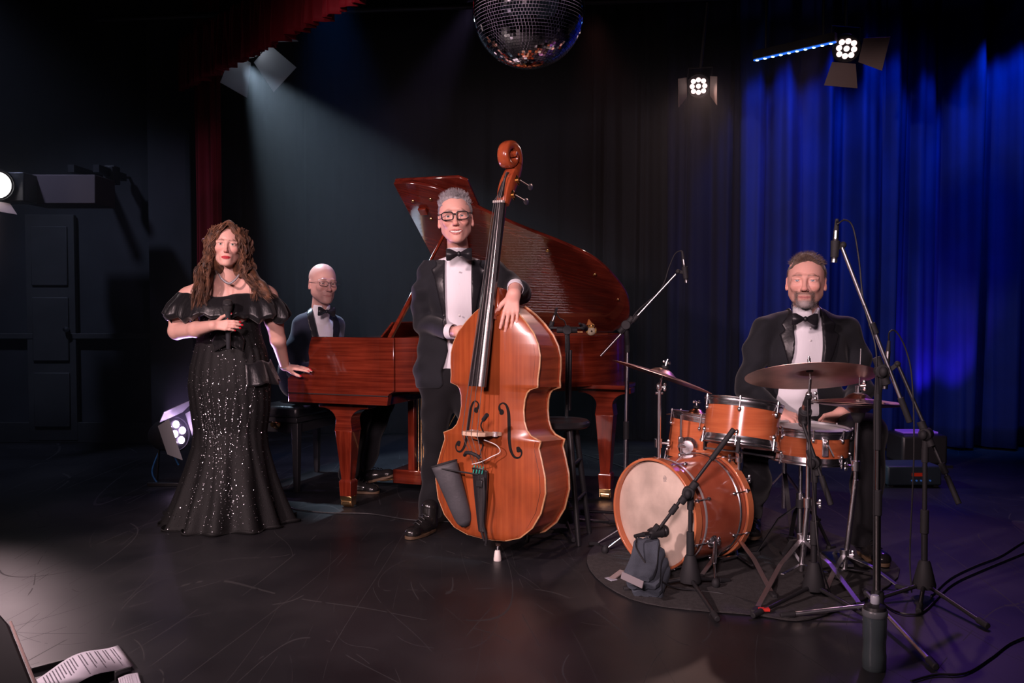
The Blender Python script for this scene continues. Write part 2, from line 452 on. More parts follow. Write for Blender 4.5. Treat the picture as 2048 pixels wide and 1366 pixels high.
class Scaled:
    """adds shapes given in head units through a placing matrix with scale"""
    def __init__(s, F, M):
        s.F, s.M, s.sc = F, M, M.to_scale()[0]
        s.Mr = M
    def ell(s, c, r, k=0.01, op='add', Rm=None):
        s.F.M = s.Mr; s.F.ell(c, [x * s.sc for x in r], k * s.sc, op, Rm); s.F.M = None
    def cap(s, a, b, ra, rb=None, k=0.01, op='add', sq=None):
        s.F.M = s.Mr; s.F.cap(a, b, ra * s.sc, (ra if rb is None else rb) * s.sc, k * s.sc, op, sq); s.F.M = None
    def chain(s, pts, k=0.01, op='add', sq=None):
        for (a, ra), (b, rb) in zip(pts[:-1], pts[1:]): s.cap(a, b, ra, rb, k, op, sq)
HD = dict(w=1.0, jw=1.0, neck=1.0, smile=0.3, teeth=0, lips=1.0, brow=1.0, nose=1.0, open=1.0, cheek=1.0, ears=1.0, chin=0.0)
def head_sdf(F, M, p):
    p = {**HD, **p}; H = Scaled(F, M); w, jw, sm = p['w'], p['jw'], p['smile']; cz = p['chin']
    H.ell((0, .018, .036), (.074 * w, .094, .080), .0)
    H.ell((0, -.018, -.004), (.065 * w, .070, .082), .02)
    H.ell((0, -.026, -.068), (.050 * jw, .052, .040), .028)
    for s in (-1, 1):
        H.cap((s * .0535 * w, .004, -.010), (s * .047 * jw, .000, -.054), .0135, .0125, .03)
        H.cap((s * .047 * jw, .000, -.056), (s * .022 * jw, -.062, -.100 + cz), .011, .012, .026)
        H.ell((s * .038 * w, -.066 - .004 * sm, -.026 + .006 * sm), (.020, .017, .017 + .003 * sm), .022)
        H.chain([((s * .010, -.085, .016), .0065 * p['brow']), ((s * .030, -.0825, .0200), .0070 * p['brow']), ((s * .050, -.070, .013), .006)], .014)
    H.ell((0, -.078, -.102 + cz), (.021 * jw, .016, .016), .02)
    H.ell((0, -.078, -.068), (.028, .016, .024), .02)
    for s in (-1, 1):
        H.ell((s * .031, -.099, .001), (.018, .014, .0115), .016, 'sub')
        H.ell((s * .031, -.0745, .0005), (.0160, .0148, .0140), .006)
    n = p['nose']
    H.cap((0, -.086, .012), (0, -.104 - .004 * n, -.032), .0068, .0100 * n, .012)
    H.ell((0, -.1085 - .003 * n, -.0365), (.0115 * n, .0105, .0092), .007)
    for s in (-1, 1):
        H.ell((s * .0125 * n, -.0995, -.0400), (.0070 * n, .0100, .0068), .005)
        H.ell((s * .0065 * n, -.1065, -.0475), (.0034, .0055, .0030), .003, 'sub')
        # eye opening
        H.ell((s * .031, -.091, -.0005), (.0138, .0125, .0044 * p['open']), .0015, 'sub')
        # fold beside the mouth
        H.cap((s * .021 * n, -.101, -.038), (s * .036, -.088, -.066), .0022, .0022, .010 + .006 * sm, 'sub')
    mw = .023 + .006 * sm; mz = -.0715; up = .006 * sm; L = p['lips']; gap = .0045 * p['teeth']
    f = lambda x: -.0945 + 14.0 * x * x
    for q in (-1, 1):
        H.chain([((q * .001, f(0) - .001, mz + .0032 + gap * .5), .0036 * L), ((q * .009, f(.009) - .001, mz + .0040 + gap * .5 + up * .1), .0038 * L), ((q * mw, f(mw), mz + up), .0016)], .003)
        H.chain([((0, f(0) - .0005, mz - .0044 - gap), .0046 * L), ((q * .010, f(.010) - .0005, mz - .0038 - gap * .8 + up * .1), .0042 * L), ((q * mw, f(mw), mz + up), .0016)], .003)
    r = .0014 + gap * .75
    for q in (-1, 1):
        H.chain([((0, f(0) - .004 + gap * .8, mz - gap * .25), r), ((q * .012, f(.012) - .003 + gap * .8, mz - gap * .15 + up * .3), r * .9), ((q * (mw + .001), f(mw) - .003, mz + up), .0012)], .001, 'sub')
    e = p['ears']
    for s in (-1, 1):
        Rm = Matrix.Rotation(s * R(18), 3, 'Z') @ Matrix.Rotation(R(-8), 3, 'X')
        H.ell((s * (.0735 * w + .003), .014, -.010), (.0050, .0165 * e, .0285 * e), .008, Rm=Rm)
        H.ell((s * (.0735 * w + .008), .008, -.008), (.0045, .0090, .0150), .004, 'sub', Rm=Rm)
        H.ell((s * (.0735 * w + .0025), .008, -.032), (.0050, .0075, .0075), .006)
def mixc(c, col, m): return c * (1 - m[:, None]) + np.array(col, dtype=float) * m[:, None]
def head_paint(V, M, p, skin, lip, brow, beard=None, stubble=0.0, red=(0.62, 0.2, 0.16), scalp=None, nails=None, lash=None):
    p = {**HD, **p}
    Mi = np.array(M.inverted()); q = V @ Mi[:3, :3].T + Mi[:3, 3]
    x, y, z = q[:, 0], q[:, 1], q[:, 2]; ax_ = np.abs(x)
    g = np.random.RandomState(3).rand(len(V))
    c = np.tile(np.array(skin, dtype=float), (len(V), 1))
    inh = ((np.abs(z) < .2) & (ax_ < .12) & (np.abs(y) < .14)).astype(float)
    bl = np.exp(-(((ax_ - .040) / .020) ** 2 + ((z + .028) / .016) ** 2)) * (y < -.03) * .30 + np.exp(-((x / .014) ** 2 + ((z + .038) / .012) ** 2)) * (y < -.09) * .35
    bl = np.maximum(bl, (ax_ > .078) * (np.abs(z) < .05) * .35 * inh)
    c = mixc(c, red, bl * inh)
    sm = p['smile']; mw = .023 + .006 * sm; mz = -.0715; up = .006 * sm; gap = .0045 * p['teeth']
    arc = mz + up * np.clip(ax_ / mw, 0, 1) ** 2
    hw = (.0088 * p['lips'] + gap) * np.clip(1 - (ax_ / (mw + .001)) ** 2, 0, 1) ** .6
    lipm = (1 - ss(.75, 1.1, np.abs(z + .0003 - arc) / np.maximum(hw, 1e-4))) * (y < -.07) * inh * (ax_ < mw + .002)
    c = mixc(c, lip, lipm)
    line = np.exp(-((z - arc + gap * .3) / (.0014 + gap * .3)) ** 2) * (ax_ < mw) * (y < -.07) * inh
    c = mixc(c, np.array(lip) * .3, line * .8)  # shade of the mouth slit painted as a dark line between the lips
    # brows
    bz = .0205 + .0055 * np.sin(np.clip((ax_ - .012) / .040, 0, 1) * 2.4) - .006 * np.clip((ax_ - .012) / .040, 0, 1)
    bw = .0046 * (1 - .55 * np.clip((ax_ - .012) / .042, 0, 1)) * p.get('bw', p['brow'])
    bm = np.exp(-((z - bz) / bw) ** 4) * ss(.009, .014, ax_) * (1 - ss(.049, .056, ax_)) * (y < -.03) * inh
    c = mixc(c, brow, bm * (.55 + .45 * g))
    # dark line of lashes along the upper eyelid
    le = np.exp(-(((ax_ - .031) / .0155) ** 4)) * np.exp(-((z - (.0056 * p['open'] + .0005)) / .0016) ** 2) * (y < -.07) * inh
    c = mixc(c, (.03, .018, .015), le * (lash if lash else .55))
    if stubble:
        low = (1 - ss(-.052, -.030, z)) * ss(-.16, -.105, z) * (y < .02) * (1 - lipm) * inh
        c = mixc(c, np.array(skin) * .45, low * stubble * (.5 + .5 * g))
    if beard:
        bc, bgrey = beard
        band = np.exp(-((z + .054) / .008) ** 2) * (ax_ < .034) * (y < -.06)           # moustache
        lowm = (1 - ss(-.088, -.079, z + .10 * np.clip(ax_ - .02, 0, 1))) * ss(-.150, -.118, z) * (y < -.01)
        side = np.exp(-(((ax_ - .034) / .010) ** 2)) * (z < -.045) * (z > -.11) * (y < -.05)
        m = np.clip(np.maximum(np.maximum(band, lowm), side), 0, 1) * (1 - lipm) * inh
        col = bc + (np.array(bgrey) - bc) * (ss(-.07, -.10, z) * (ax_ < .036))[:, None]
        c = c * (1 - (m * (.7 + .3 * g))[:, None]) + col * (m * (.7 + .3 * g))[:, None]
        low = (1 - ss(-.06, -.03, z)) * (y < .03) * (1 - lipm) * inh * ss(-.15, -.1, z)
        c = mixc(c, bc, low * .28 * (.5 + .5 * g))
    if scalp is not None:
        col, zz = scalp
        m = ss(zz - .01, zz + .02, z + .9 * (y + .02)) * inh
        c = mixc(c, col, m * .8)
    return c
SKINS = {}
def skin_mat(name):
    return mat(name, (0.8, 0.5, 0.4), 0.48, spec=0.4, vcol=True, sss=0.12, bump=0.08, bscale=220)
EYEM = mat('eye', (0.8, 0.8, 0.8), 0.08, vcol=True, coat=1.0)
TEETH = mat('teeth', (0.80, 0.74, 0.68), 0.25)
LENS = mat('glasses_lens', (1, 1, 1), 0.02, trans=1.0, ior=1.02, alpha=0.12)
def eyes(parent, M, iris, look=(0, 0), scale=1.0, mascara=False):
    for s in (-1, 1):
        rings = [0, 8, 11, 14, 20, 25, 28, 34, 50, 70, 90, 120, 150, 180]; n = 20
        V, C = [], []; Rl = Matrix.Rotation(R(look[0]), 3, 'Z') @ Matrix.Rotation(R(-look[1]), 3, 'X')
        for a in rings:
            for k in range(n):
                t = 2 * math.pi * k / n; ra = R(a)
                q = Vector((math.sin(ra) * math.cos(t), -math.cos(ra), math.sin(ra) * math.sin(t))) * .0125
                V.append(M @ (Vector((s * .031, -.0757, 0)) + Rl @ q))
                C.append((.01, .01, .01) if a <= 11 else (tuple(x * (.6 if a > 22 else 1) for x in iris) if a <= 27 else (.62, .58, .56)))
        F = [(i * n + k, (i + 1) * n + k, (i + 1) * n + (k + 1) % n, i * n + (k + 1) % n) for i in range(len(rings) - 1) for k in range(n)]
        meshobj('eye', V, F, EYEM, parent, cols=np.array(C))
def teeth(parent, M, p):
    m = MB(M=M); pts = [(x / 1000, -.0925 + 12 * (x / 1000) ** 2, -.0715 + 9 * (x / 1000) ** 2) for x in range(-24, 25, 6)]
    for i, (a, b) in enumerate(zip(pts[:-1], pts[1:])):
        c = [(a[j] + b[j]) / 2 for j in range(3)]; m.ball(c, 1, 8, 6, sx=(.0034, .0025, .0058))
    m.build('teeth', TEETH, parent)
def specs(parent, M, col, w=.0245, h=.0165, y=-.106, z=-.002, r=.0016, wide=.074, rimless=False, dx=.0335):
    o = thing_part('glasses', parent)
    fm = mat('glasses_frame', col, .3)
    for s in (-1, 1):
        pts = []
        for k in range(28):
            a = 2 * math.pi * k / 28; e = 4.0
            ca, sa = math.cos(a), math.sin(a); q = (abs(ca) ** e + abs(sa) ** e) ** (-1 / e)
            pts.append(Vector((s * dx + w * q * ca, y + 1.6 * abs(s * dx + w * q * ca - s * dx * .3) ** 2 * 1.5, z + h * q * sa * (1 - .06 * s * ca))))
        MB(M=M).tube(pts, r, 8, closed=True).build('rim', fm, o)
        c = Vector((s * dx, y + .002, z)); m = MB(M=M); m.add([c] + [p.lerp(c, .02) for p in pts], [(0, i + 1, (i + 1) % 28 + 1) for i in range(28)])
        m.build('lens', LENS, o)
        MB(M=M).tube([(s * (dx + w), y + .006, z + h * .55), (s * (wide + .003), y + .018, z + h * .5), (s * (wide + .0065), -.03, z + h * .3), (s * (wide + .0065), .012, z + .004), (s * (wide + .003), .032, z - .016)], r * .9, 6).build('temple', fm, o)
    MB(M=M).tube([(-dx + w, y + .001, z + h * .4), (0, y - .003, z + h * .5), (dx - w, y + .001, z + h * .4)], r, 6).build('bridge', fm, o)
def thing_part(name, parent, label=None):
    """an empty holding sub-parts inside a thing"""
    o = bpy.data.objects.new(name, None); COL.objects.link(o); o.parent = parent; ORI[o] = ORI[parent]; o.empty_display_size = .02
    if label: o['label'] = label
    return o
# ---------------------------------------------------------------- hands
def hand_sdf(F, wrist, d, n, side, curl=(20, 20, 20, 20), spread=1.0, thumb=(35, 15, 10), sc_=1.0, flen=1.0, curl2=None, fan=0.05, nails=None):
    """d: where the palm points, n: away from the back of the hand, side: +1 or -1 for the thumb's side; returns nail places"""
    d = Vector(d).normalized(); n = Vector(n); n = (n - d * n.dot(d)).normalized(); l = d.cross(n).normalized() * side
    w = Vector(wrist); k = .008 * sc_; tips = []
    offs = [.0290, .0098, -.0098, -.0275]; kn = [.088, .092, .087, .078]; L = [.078, .087, .081, .062]; rr = [.0088, .0090, .0084, .0074]
    for i in range(4):
        a = w + l * (offs[i] * .36 * sc_) + d * .004 * sc_; b = w + (l * offs[i] * (.75 + .25 * spread) + d * kn[i] * .95) * sc_
        F.cap(a, b, .0135 * sc_, .0102 * sc_, k * 1.6, sq=(n, .85))
        pos = b; ang = 0; sp = offs[i] * fan / .03 * (spread + 1)
        c = curl[i]; cc = [c, (curl2 or curl)[i] * 1.1, (curl2 or curl)[i] * .8]
        for j, fr in enumerate((.46, .30, .24)):
            ang += cc[j]
            dv = (d * math.cos(R(ang)) - n * math.sin(R(ang)) + l * sp).normalized()
            q = pos + dv * (L[i] * fr * sc_ * flen)
            r0 = rr[i] * sc_ * (1, .92, .86)[j]; r1 = rr[i] * sc_ * (.92, .86, .74)[j]
            F.cap(pos, q, r0, r1, .003 * sc_ if j else .005 * sc_); pos = q
        nv = (n * math.cos(R(ang)) + d * math.sin(R(ang))).normalized()
        tips.append((pos - dv * .004 * sc_ + nv * rr[i] * .62 * sc_, dv, nv, rr[i] * sc_))
    a = w + l * .018 * sc_ + d * .018 * sc_ - n * .006 * sc_; t1, t2, t3 = [R(t) for t in thumb]
    v1 = (d * math.cos(t1) + l * math.sin(t1) - n * .35).normalized(); b = a + v1 * .045 * sc_
    v2 = (d * math.cos(t2) + l * math.sin(t2) - n * .30).normalized(); c = b + v2 * .034 * sc_
    v3 = (d * math.cos(t3) + l * math.sin(t3) - n * .25).normalized(); e = c + v3 * .024 * sc_
    F.cap(a, b, .0145 * sc_, .0115 * sc_, .012 * sc_); F.cap(b, c, .0108 * sc_, .0098 * sc_, .004 * sc_); F.cap(c, e, .0098 * sc_, .0080 * sc_, .003 * sc_)
    nv = (n + l * .6).normalized(); tips.append((e + nv * .006 * sc_, v3, nv, .009 * sc_))
    return tips
def nails_obj(tips, m, parent):
    for p, dv, nv, r in tips:
        x = dv.cross(nv).normalized(); nv2 = x.cross(dv).normalized(); Rm = Matrix((x, dv, nv2)).transposed()
        MB().ball(p, 1, 10, 6, sx=(r * .68, r * 1.0, r * .25), Rm=Rm).build('nail', m, parent)
# ---------------------------------------------------------------- hair
def strands(name, parent, m, roots, dirs, length, r=.0011, curve=None, seg=5, jitter=.3, seed=1, n=3, lift=None):
    g = random.Random(seed); mb = MB()
    for i_, (p, d) in enumerate(zip(roots, dirs)):
        d = Vector(d).normalized(); d = (d + Vector((g.uniform(-1, 1), g.uniform(-1, 1), g.uniform(-1, 1))) * jitter).normalized()
        L = (length[i_] if isinstance(length, list) else length) * g.uniform(.6, 1.2); path = []; rad = []; q = Vector(p)
        for i in range(seg + 1):
            path.append(q.copy()); rad.append(r * (1 - .85 * i / seg))
            dd = d
            if curve is not None: dd = (d + Vector(curve) * (i / seg)).normalized()
            q = q + dd * (L / seg)
        mb.tube(path, rad, n, caps=False)
    o = mb.build(name, m, parent); o['kind'] = 'stuff'
    return o
# ================================================================ the stage
def floor_material():
    m = mat('black_stage_vinyl', (0.016, 0.015, 0.016), 0.35, spec=0.5); nt = m.node_tree; L = nt.links.new; b = nt.nodes['Principled BSDF']
    tc = nt.nodes.new('ShaderNodeTexCoord'); prev = None
    def N(t, **k):
        n = nt.nodes.new(t)
        for a, v in k.items(): setattr(n, a, v)
        return n
    def math_(op, a, b_=None, clamp=False):
        n = N('ShaderNodeMath', operation=op, use_clamp=clamp)
        for i, v in enumerate((a, b_)):
            if v is None: continue
            if isinstance(v, (int, float)): n.inputs[i].default_value = v
            else: L(v, n.inputs[i])
        return n.outputs[0]
    tot = None
    for i, (sc_, rot, st, th) in enumerate([(0.35, 20, (1, .25, 1), .0007), (0.4, 75, (1, .2, 1), .0007), (.5, 130, (1, .25, 1), .0009), (0.3, 160, (1, .3, 1), .0006), (.6, 50, (1, .3, 1), .0010), (.45, 100, (1, .22, 1), .0008), (.8, 5, (1, .25, 1), .0006), (.9, 115, (1, .25, 1), .0006), (.75, 60, (1, .2, 1), .0006)]):
        mp = N('ShaderNodeMapping'); mp.inputs['Rotation'].default_value = (0, 0, R(rot)); mp.inputs['Scale'].default_value = st; mp.inputs['Location'].default_value = (i * 3.7, i * 1.3, i * 2.0)
        L(tc.outputs['Object'], mp.inputs['Vector'])
        n = N('ShaderNodeTexNoise'); n.inputs['Scale'].default_value = sc_; n.inputs['Detail'].default_value = 0.0; n.inputs['Distortion'].default_value = .7; L(mp.outputs[0], n.inputs['Vector'])
        # thin contour lines broken up by a second noise
        wv = math_('ABSOLUTE', math_('SUBTRACT', math_('FRACT', math_('MULTIPLY', n.outputs[0], 14.0)), 0.5))
        line = math_('LESS_THAN', wv, th * 6)
        n2 = N('ShaderNodeTexNoise'); n2.inputs['Scale'].default_value = 2.6 + i; n2.inputs['Detail'].default_value = 2; L(mp.outputs[0], n2.inputs['Vector'])
        on = math_('GREATER_THAN', n2.outputs[0], 0.52)
        s = math_('MULTIPLY', line, on)
        tot = s if tot is None else math_('MAXIMUM', tot, s)
    nb = N('ShaderNodeTexNoise'); nb.inputs['Scale'].default_value = 1.6; nb.inputs['Detail'].default_value = 6; L(tc.outputs['Object'], nb.inputs['Vector'])
    cr = N('ShaderNodeValToRGB'); cr.color_ramp.elements[0].color = (0.008, 0.0085, 0.0105, 1); cr.color_ramp.elements[1].color = (0.022, 0.0215, 0.024, 1)
    cr.color_ramp.elements[0].position = .35; cr.color_ramp.elements[1].position = .7; L(nb.outputs[0], cr.inputs[0])
    mx = N('ShaderNodeMix'); mx.data_type = 'RGBA'; L(math_('MULTIPLY', tot, 0.075), mx.inputs['Factor']); L(cr.outputs[0], mx.inputs['A']); mx.inputs['B'].default_value = (0.13, 0.12, 0.12, 1)
    L(mx.outputs['Result'], b.inputs['Base Color'])
    rr = math_('ADD', math_('MULTIPLY', nb.outputs[0], 0.30), 0.27); L(math_('ADD', rr, math_('MULTIPLY', tot, 0.3)), b.inputs['Roughness'])
    return m
FLOORM = floor_material()
def struct(o): o['kind'] = 'structure'; return o
struct(MB().box((0, 4.2, -.05), (13, 9.6, .1)).build('floor', FLOORM, flat=True))
BLACKWALL = mat('black_painted_wall', (0.035, 0.037, 0.042), 0.75, noise=.3, nscale=3)
DARKPANEL = mat('dark_grey_panel', (0.055, 0.055, 0.055), 0.6, noise=.25, nscale=4)
struct(MB().box((0, 9.0, 2.4), (13, .1, 5.0)).build('wall_back', BLACKWALL, flat=True))
struct(MB().box((-6.5, 4.2, 2.4), (.1, 9.6, 5.0)).build('wall_left', BLACKWALL, flat=True))
struct(MB().box((6.5, 4.2, 2.4), (.1, 9.6, 5.0)).build('wall_right', BLACKWALL, flat=True))
struct(MB().box((0, 4.2, 4.95), (13, 9.6, .1)).build('ceiling', mat('black_ceiling', (0.01, 0.01, 0.012), .9), flat=True))
# side wall beyond the singer, with its pillar, rails and door
a0 = P(300, 700, 7.75); a1 = P(386, 700, 7.75)
struct(MB().box(((a0.x + a1.x) / 2, 7.9, 2.4), (a1.x - a0.x, .3, 4.95)).build('trim_pillar', BLACKWALL, flat=True, bevel=.01))
wx = a0.x
struct(MB().box(((-6.45 + wx) / 2, 8.0, 2.4), (wx + 6.45, .12, 4.95)).build('wall_side', BLACKWALL, flat=True))
struct(MB().box(((-6.45 + wx) / 2, 7.9, P(0, 672, 7.9).z), (wx + 6.45, .06, .05)).build('trim_1', DARKPANEL, flat=True, bevel=.005))
struct(MB().box(((-6.45 + wx) / 2, 7.9, .09), (wx + 6.45, .04, .18)).build('baseboard_left', DARKPANEL, flat=True, bevel=.005))
d0, d1 = P(52, 430, 7.9), P(158, 880, 7.9)
dr = struct(MB().box(((d0.x + d1.x) / 2, 7.9, (d0.z + .02) / 2), (d1.x - d0.x, .05, d0.z - .02)).build('door_1', DARKPANEL, flat=True, bevel=.004))
for za, zb in ((.14, .62), (.72, 1.28), (1.38, d0.z - .1)):
    MB().box(((d0.x + d1.x) / 2, 7.868, (za + zb) / 2), ((d1.x - d0.x) * .74, .02, zb - za)).build('door_panel', DARKPANEL, dr, bevel=.008)
MB().lathe([(.012, 0), (.012, .03), (.026, .04), (.022, .06), (0, .065)], (d1.x - .06, 7.872, 1.0), (0, -1, 0), 16).build('door_knob', STEEL, dr)
# bulkhead lit by the lamp at the left edge
b0, b1 = P(50, 350, 7.0), P(194, 408, 7.0)
bk = MB().box(((b0.x + b1.x) / 2, 7.15, (b0.z + b1.z) / 2), (b1.x - b0.x, .35, b0.z - b1.z)).build('ventilation_duct', mat('painted_duct', (.11, .08, .085), .7), loc=((b0.x + b1.x) / 2, 7.15, b1.z), bevel=.006)
tag(bk, 'grey box duct high on the left wall beside the bright lamp', 'duct')
MB().box((b0.x + .2, 7.58, b0.z + .1), (.05, .52, .06)).build('bracket', BLKMET, bk); MB().box((b1.x - .15, 7.58, b0.z + .1), (.05, .52, .06)).build('bracket', BLKMET, bk)
q = P(214, 347, 7.5)
sp = thing('wall_speaker', 'small dark wall speaker on a bracket right of the grey duct', 'speaker', (q.x, 7.9, q.z))
MB().box((q.x, 7.6, q.z), (.085, .12, .15)).build('speaker_cabinet', DARKPANEL, sp, bevel=.008)
MB().box((q.x, 7.535, q.z), (.07, .012, .13)).build('speaker_grille', BLKMET, sp, bevel=.004)
MB().cyl((q.x, 7.65, q.z), (q.x, 7.95, q.z + .03), .012).build('wall_bracket', BLKMET, sp)
# ---------------------------------------------------------------- drapes
def velvet(name, col, rough=.75, sheen=.5):
    m = mat(name, col, rough, sheen=sheen, spec=.25, noise=.25, nscale=3, bump=.15, bscale=260)
    m.node_tree.nodes['Principled BSDF'].inputs['Sheen Tint'].default_value = (*[min(1, c * 3 + .05) for c in col], 1)
    return m
def drape(name, mtl, pts, z0, z1, fold=.11, amp=.07, seed=1, nz=26, step=.012, flare=.0, parent=None, label=None, cat=None, group=None, thick=.004, ripple=.4, swag=0):
    g = np.random.RandomState(seed)
    pts = [Vector((p[0], p[1], 0)) for p in pts]; seg = [(b - a).length for a, b in zip(pts[:-1], pts[1:])]; tot = sum(seg); n = int(tot / step)
    ph = np.cumsum(1 + ripple * g.uniform(-1, 1, n + 1)) * step / fold * 2 * math.pi; am = np.interp(np.arange(n + 1), np.arange(0, n + 40, 20), g.uniform(.45, 1.25, len(np.arange(0, n + 40, 20))))
    ph2 = g.uniform(0, 6.28, 4)
    V = []
    for j in range(nz + 1):
        t = j / nz; z = z1 + (z0 - z1) * t
        for i in range(n + 1):
            s = i / n * tot; acc = 0
            for (a, b), L_ in zip(zip(pts[:-1], pts[1:]), seg):
                if s <= acc + L_ + 1e-9: break
                acc += L_
            u = (s - acc) / L_; p = a.lerp(b, u); d = (b - a).normalized(); nrm = Vector((d.y, -d.x, 0))
            A = amp * am[i] * (.55 + .45 * math.sqrt(t))
            off = A * (math.sin(ph[i] + .5 * math.sin(3 * t + ph2[0])) + .35 * math.sin(2.3 * ph[i] + ph2[1]) + .5 * math.sin(.37 * ph[i] + ph2[2] + t))
            off += swag * math.sin(3.1 * s + 2) * math.sin(3.14 * t)
            V.append(p + nrm * off + Vector((0, 0, z)) + d * (.02 * math.sin(ph[i] * .5 + 2 * t)))
    F = [(j * (n + 1) + i, j * (n + 1) + i + 1, (j + 1) * (n + 1) + i + 1, (j + 1) * (n + 1) + i) for j in range(nz) for i in range(n)]
    o = meshobj(name, V, F, mtl, parent, loc=None if parent else (pts[0].x, pts[0].y, z0), sharp=0)
    sm = o.modifiers.new('thickness', 'SOLIDIFY'); sm.thickness = thick
    if label: tag(o, label, cat, group)
    return o
BLUEV = velvet('blue_stage_velvet', (0.0016, 0.013, 0.125), .8, .0)
BLACKV = velvet('black_stage_cloth', (0.0035, 0.005, 0.008), .95, .0)
REDV = velvet('red_stage_velvet', (0.20, 0.004, 0.012), .7, .5)
xb = P(1478, 700, 7.55).x; xb2 = P(1748, 700, 7.55).x
xc = P(1330, 700, 7.8).x
drape('shaded_blue_curtain', velvet('shaded_blue_velvet', (.002, .004, .022), .9, 0), [(xc, 7.85), (xb + .06, 7.70)], .02, 4.6, .22, .06, seed=21, label='left end of the blue stage curtain, its shade put into a darker velvet', cat='curtain')  # blue curtain beyond the lamps' reach; its dimness is in the velvet colour
drape('blue_curtain', BLUEV, [(xb, 7.64), (xb2 + .05, 7.50)], .02, 4.6, .30, .095, seed=3, ripple=.6, label='blue velvet stage curtain hanging directly behind the drummer', cat='curtain')
drape('blue_curtain', BLUEV, [(xb2, 7.60), (6.2, 7.42)], .02, 4.6, .34, .105, seed=9, ripple=.6, label='wide blue velvet stage curtain at right, behind the small microphone boom and floor uplight', cat='curtain')
drape('black_curtain', BLACKV, [(P(1180, 700, 8.1).x, 8.1), (xc + .1, 7.95)], .02, 4.6, .16, .05, seed=5, label='narrow black side curtain between the piano tail and the blue curtain', cat='curtain')
drape('black_curtain', BLACKV, [(P(442, 700, 8.4).x, 8.4), (P(1190, 700, 8.4).x, 8.25)], .02, 4.6, .30, .035, seed=6, step=.02, label='wide black backdrop curtain hanging behind the grand piano', cat='curtain')
rc0, rc1 = P(388, 600, 7.45), P(446, 600, 7.45)
drape('red_curtain', REDV, [(rc0.x, 7.5), (rc1.x, 7.4)], .02, 4.0, .085, .03, seed=8, step=.006, label='narrow red velvet curtain leg hanging behind the singer', cat='curtain')
# valance along the front of the stage, running from far left towards the camera
VA, VB = (-2.68, 7.34), (.9, 3.12)
drape('red_valance', REDV, [VA, VB], 2.93, 3.34, .085, .035, seed=12, nz=10, step=.008, label='gathered red velvet valance running overhead across the stage front', cat='valance')
# lighting bars over the stage
BARM = mat('black_pipe', (.02, .02, .022), .5)
def bar(name, a, b, label):
    o = MB().cyl(a, b, .024, n=12).build(name, BARM, loc=tuple((Vector(a) + Vector(b)) / 2)); tag(o, label, 'lighting bar')
    return o
def hang_wires(o, xs):
    for (x, y, z) in xs: MB().cyl((x, y, z), (x, y, 4.9), .006, n=6).build('drop_rod', BARM, o)
p1, p2 = P(1397, 172, 6.9), P(1693, 97, 6.4)
bz = 3.25
o = bar('lighting_bar', (-3.2, 7.05, 3.42), (5.4, 6.15, 3.42), 'long black lighting bar over the back of the stage'); hang_wires(o, [(-3, 7.03, 3.42), (0, 6.72, 3.42), (3.5, 6.35, 3.42)])
o = bar('lighting_bar', (1.2, 6.95, 3.72), (6.0, 5.9, 3.72), 'short black lighting bar at upper right holding the strip light'); hang_wires(o, [(1.6, 6.86, 3.72), (5, 6.12, 3.72)])
o = bar('lighting_bar', (-3.0, 5.2, 3.9), (3.0, 5.2, 3.9), 'black lighting bar above the piano, out over the musicians'); hang_wires(o, [(-2.6, 5.2, 3.9), (2.5, 5.2, 3.9)])
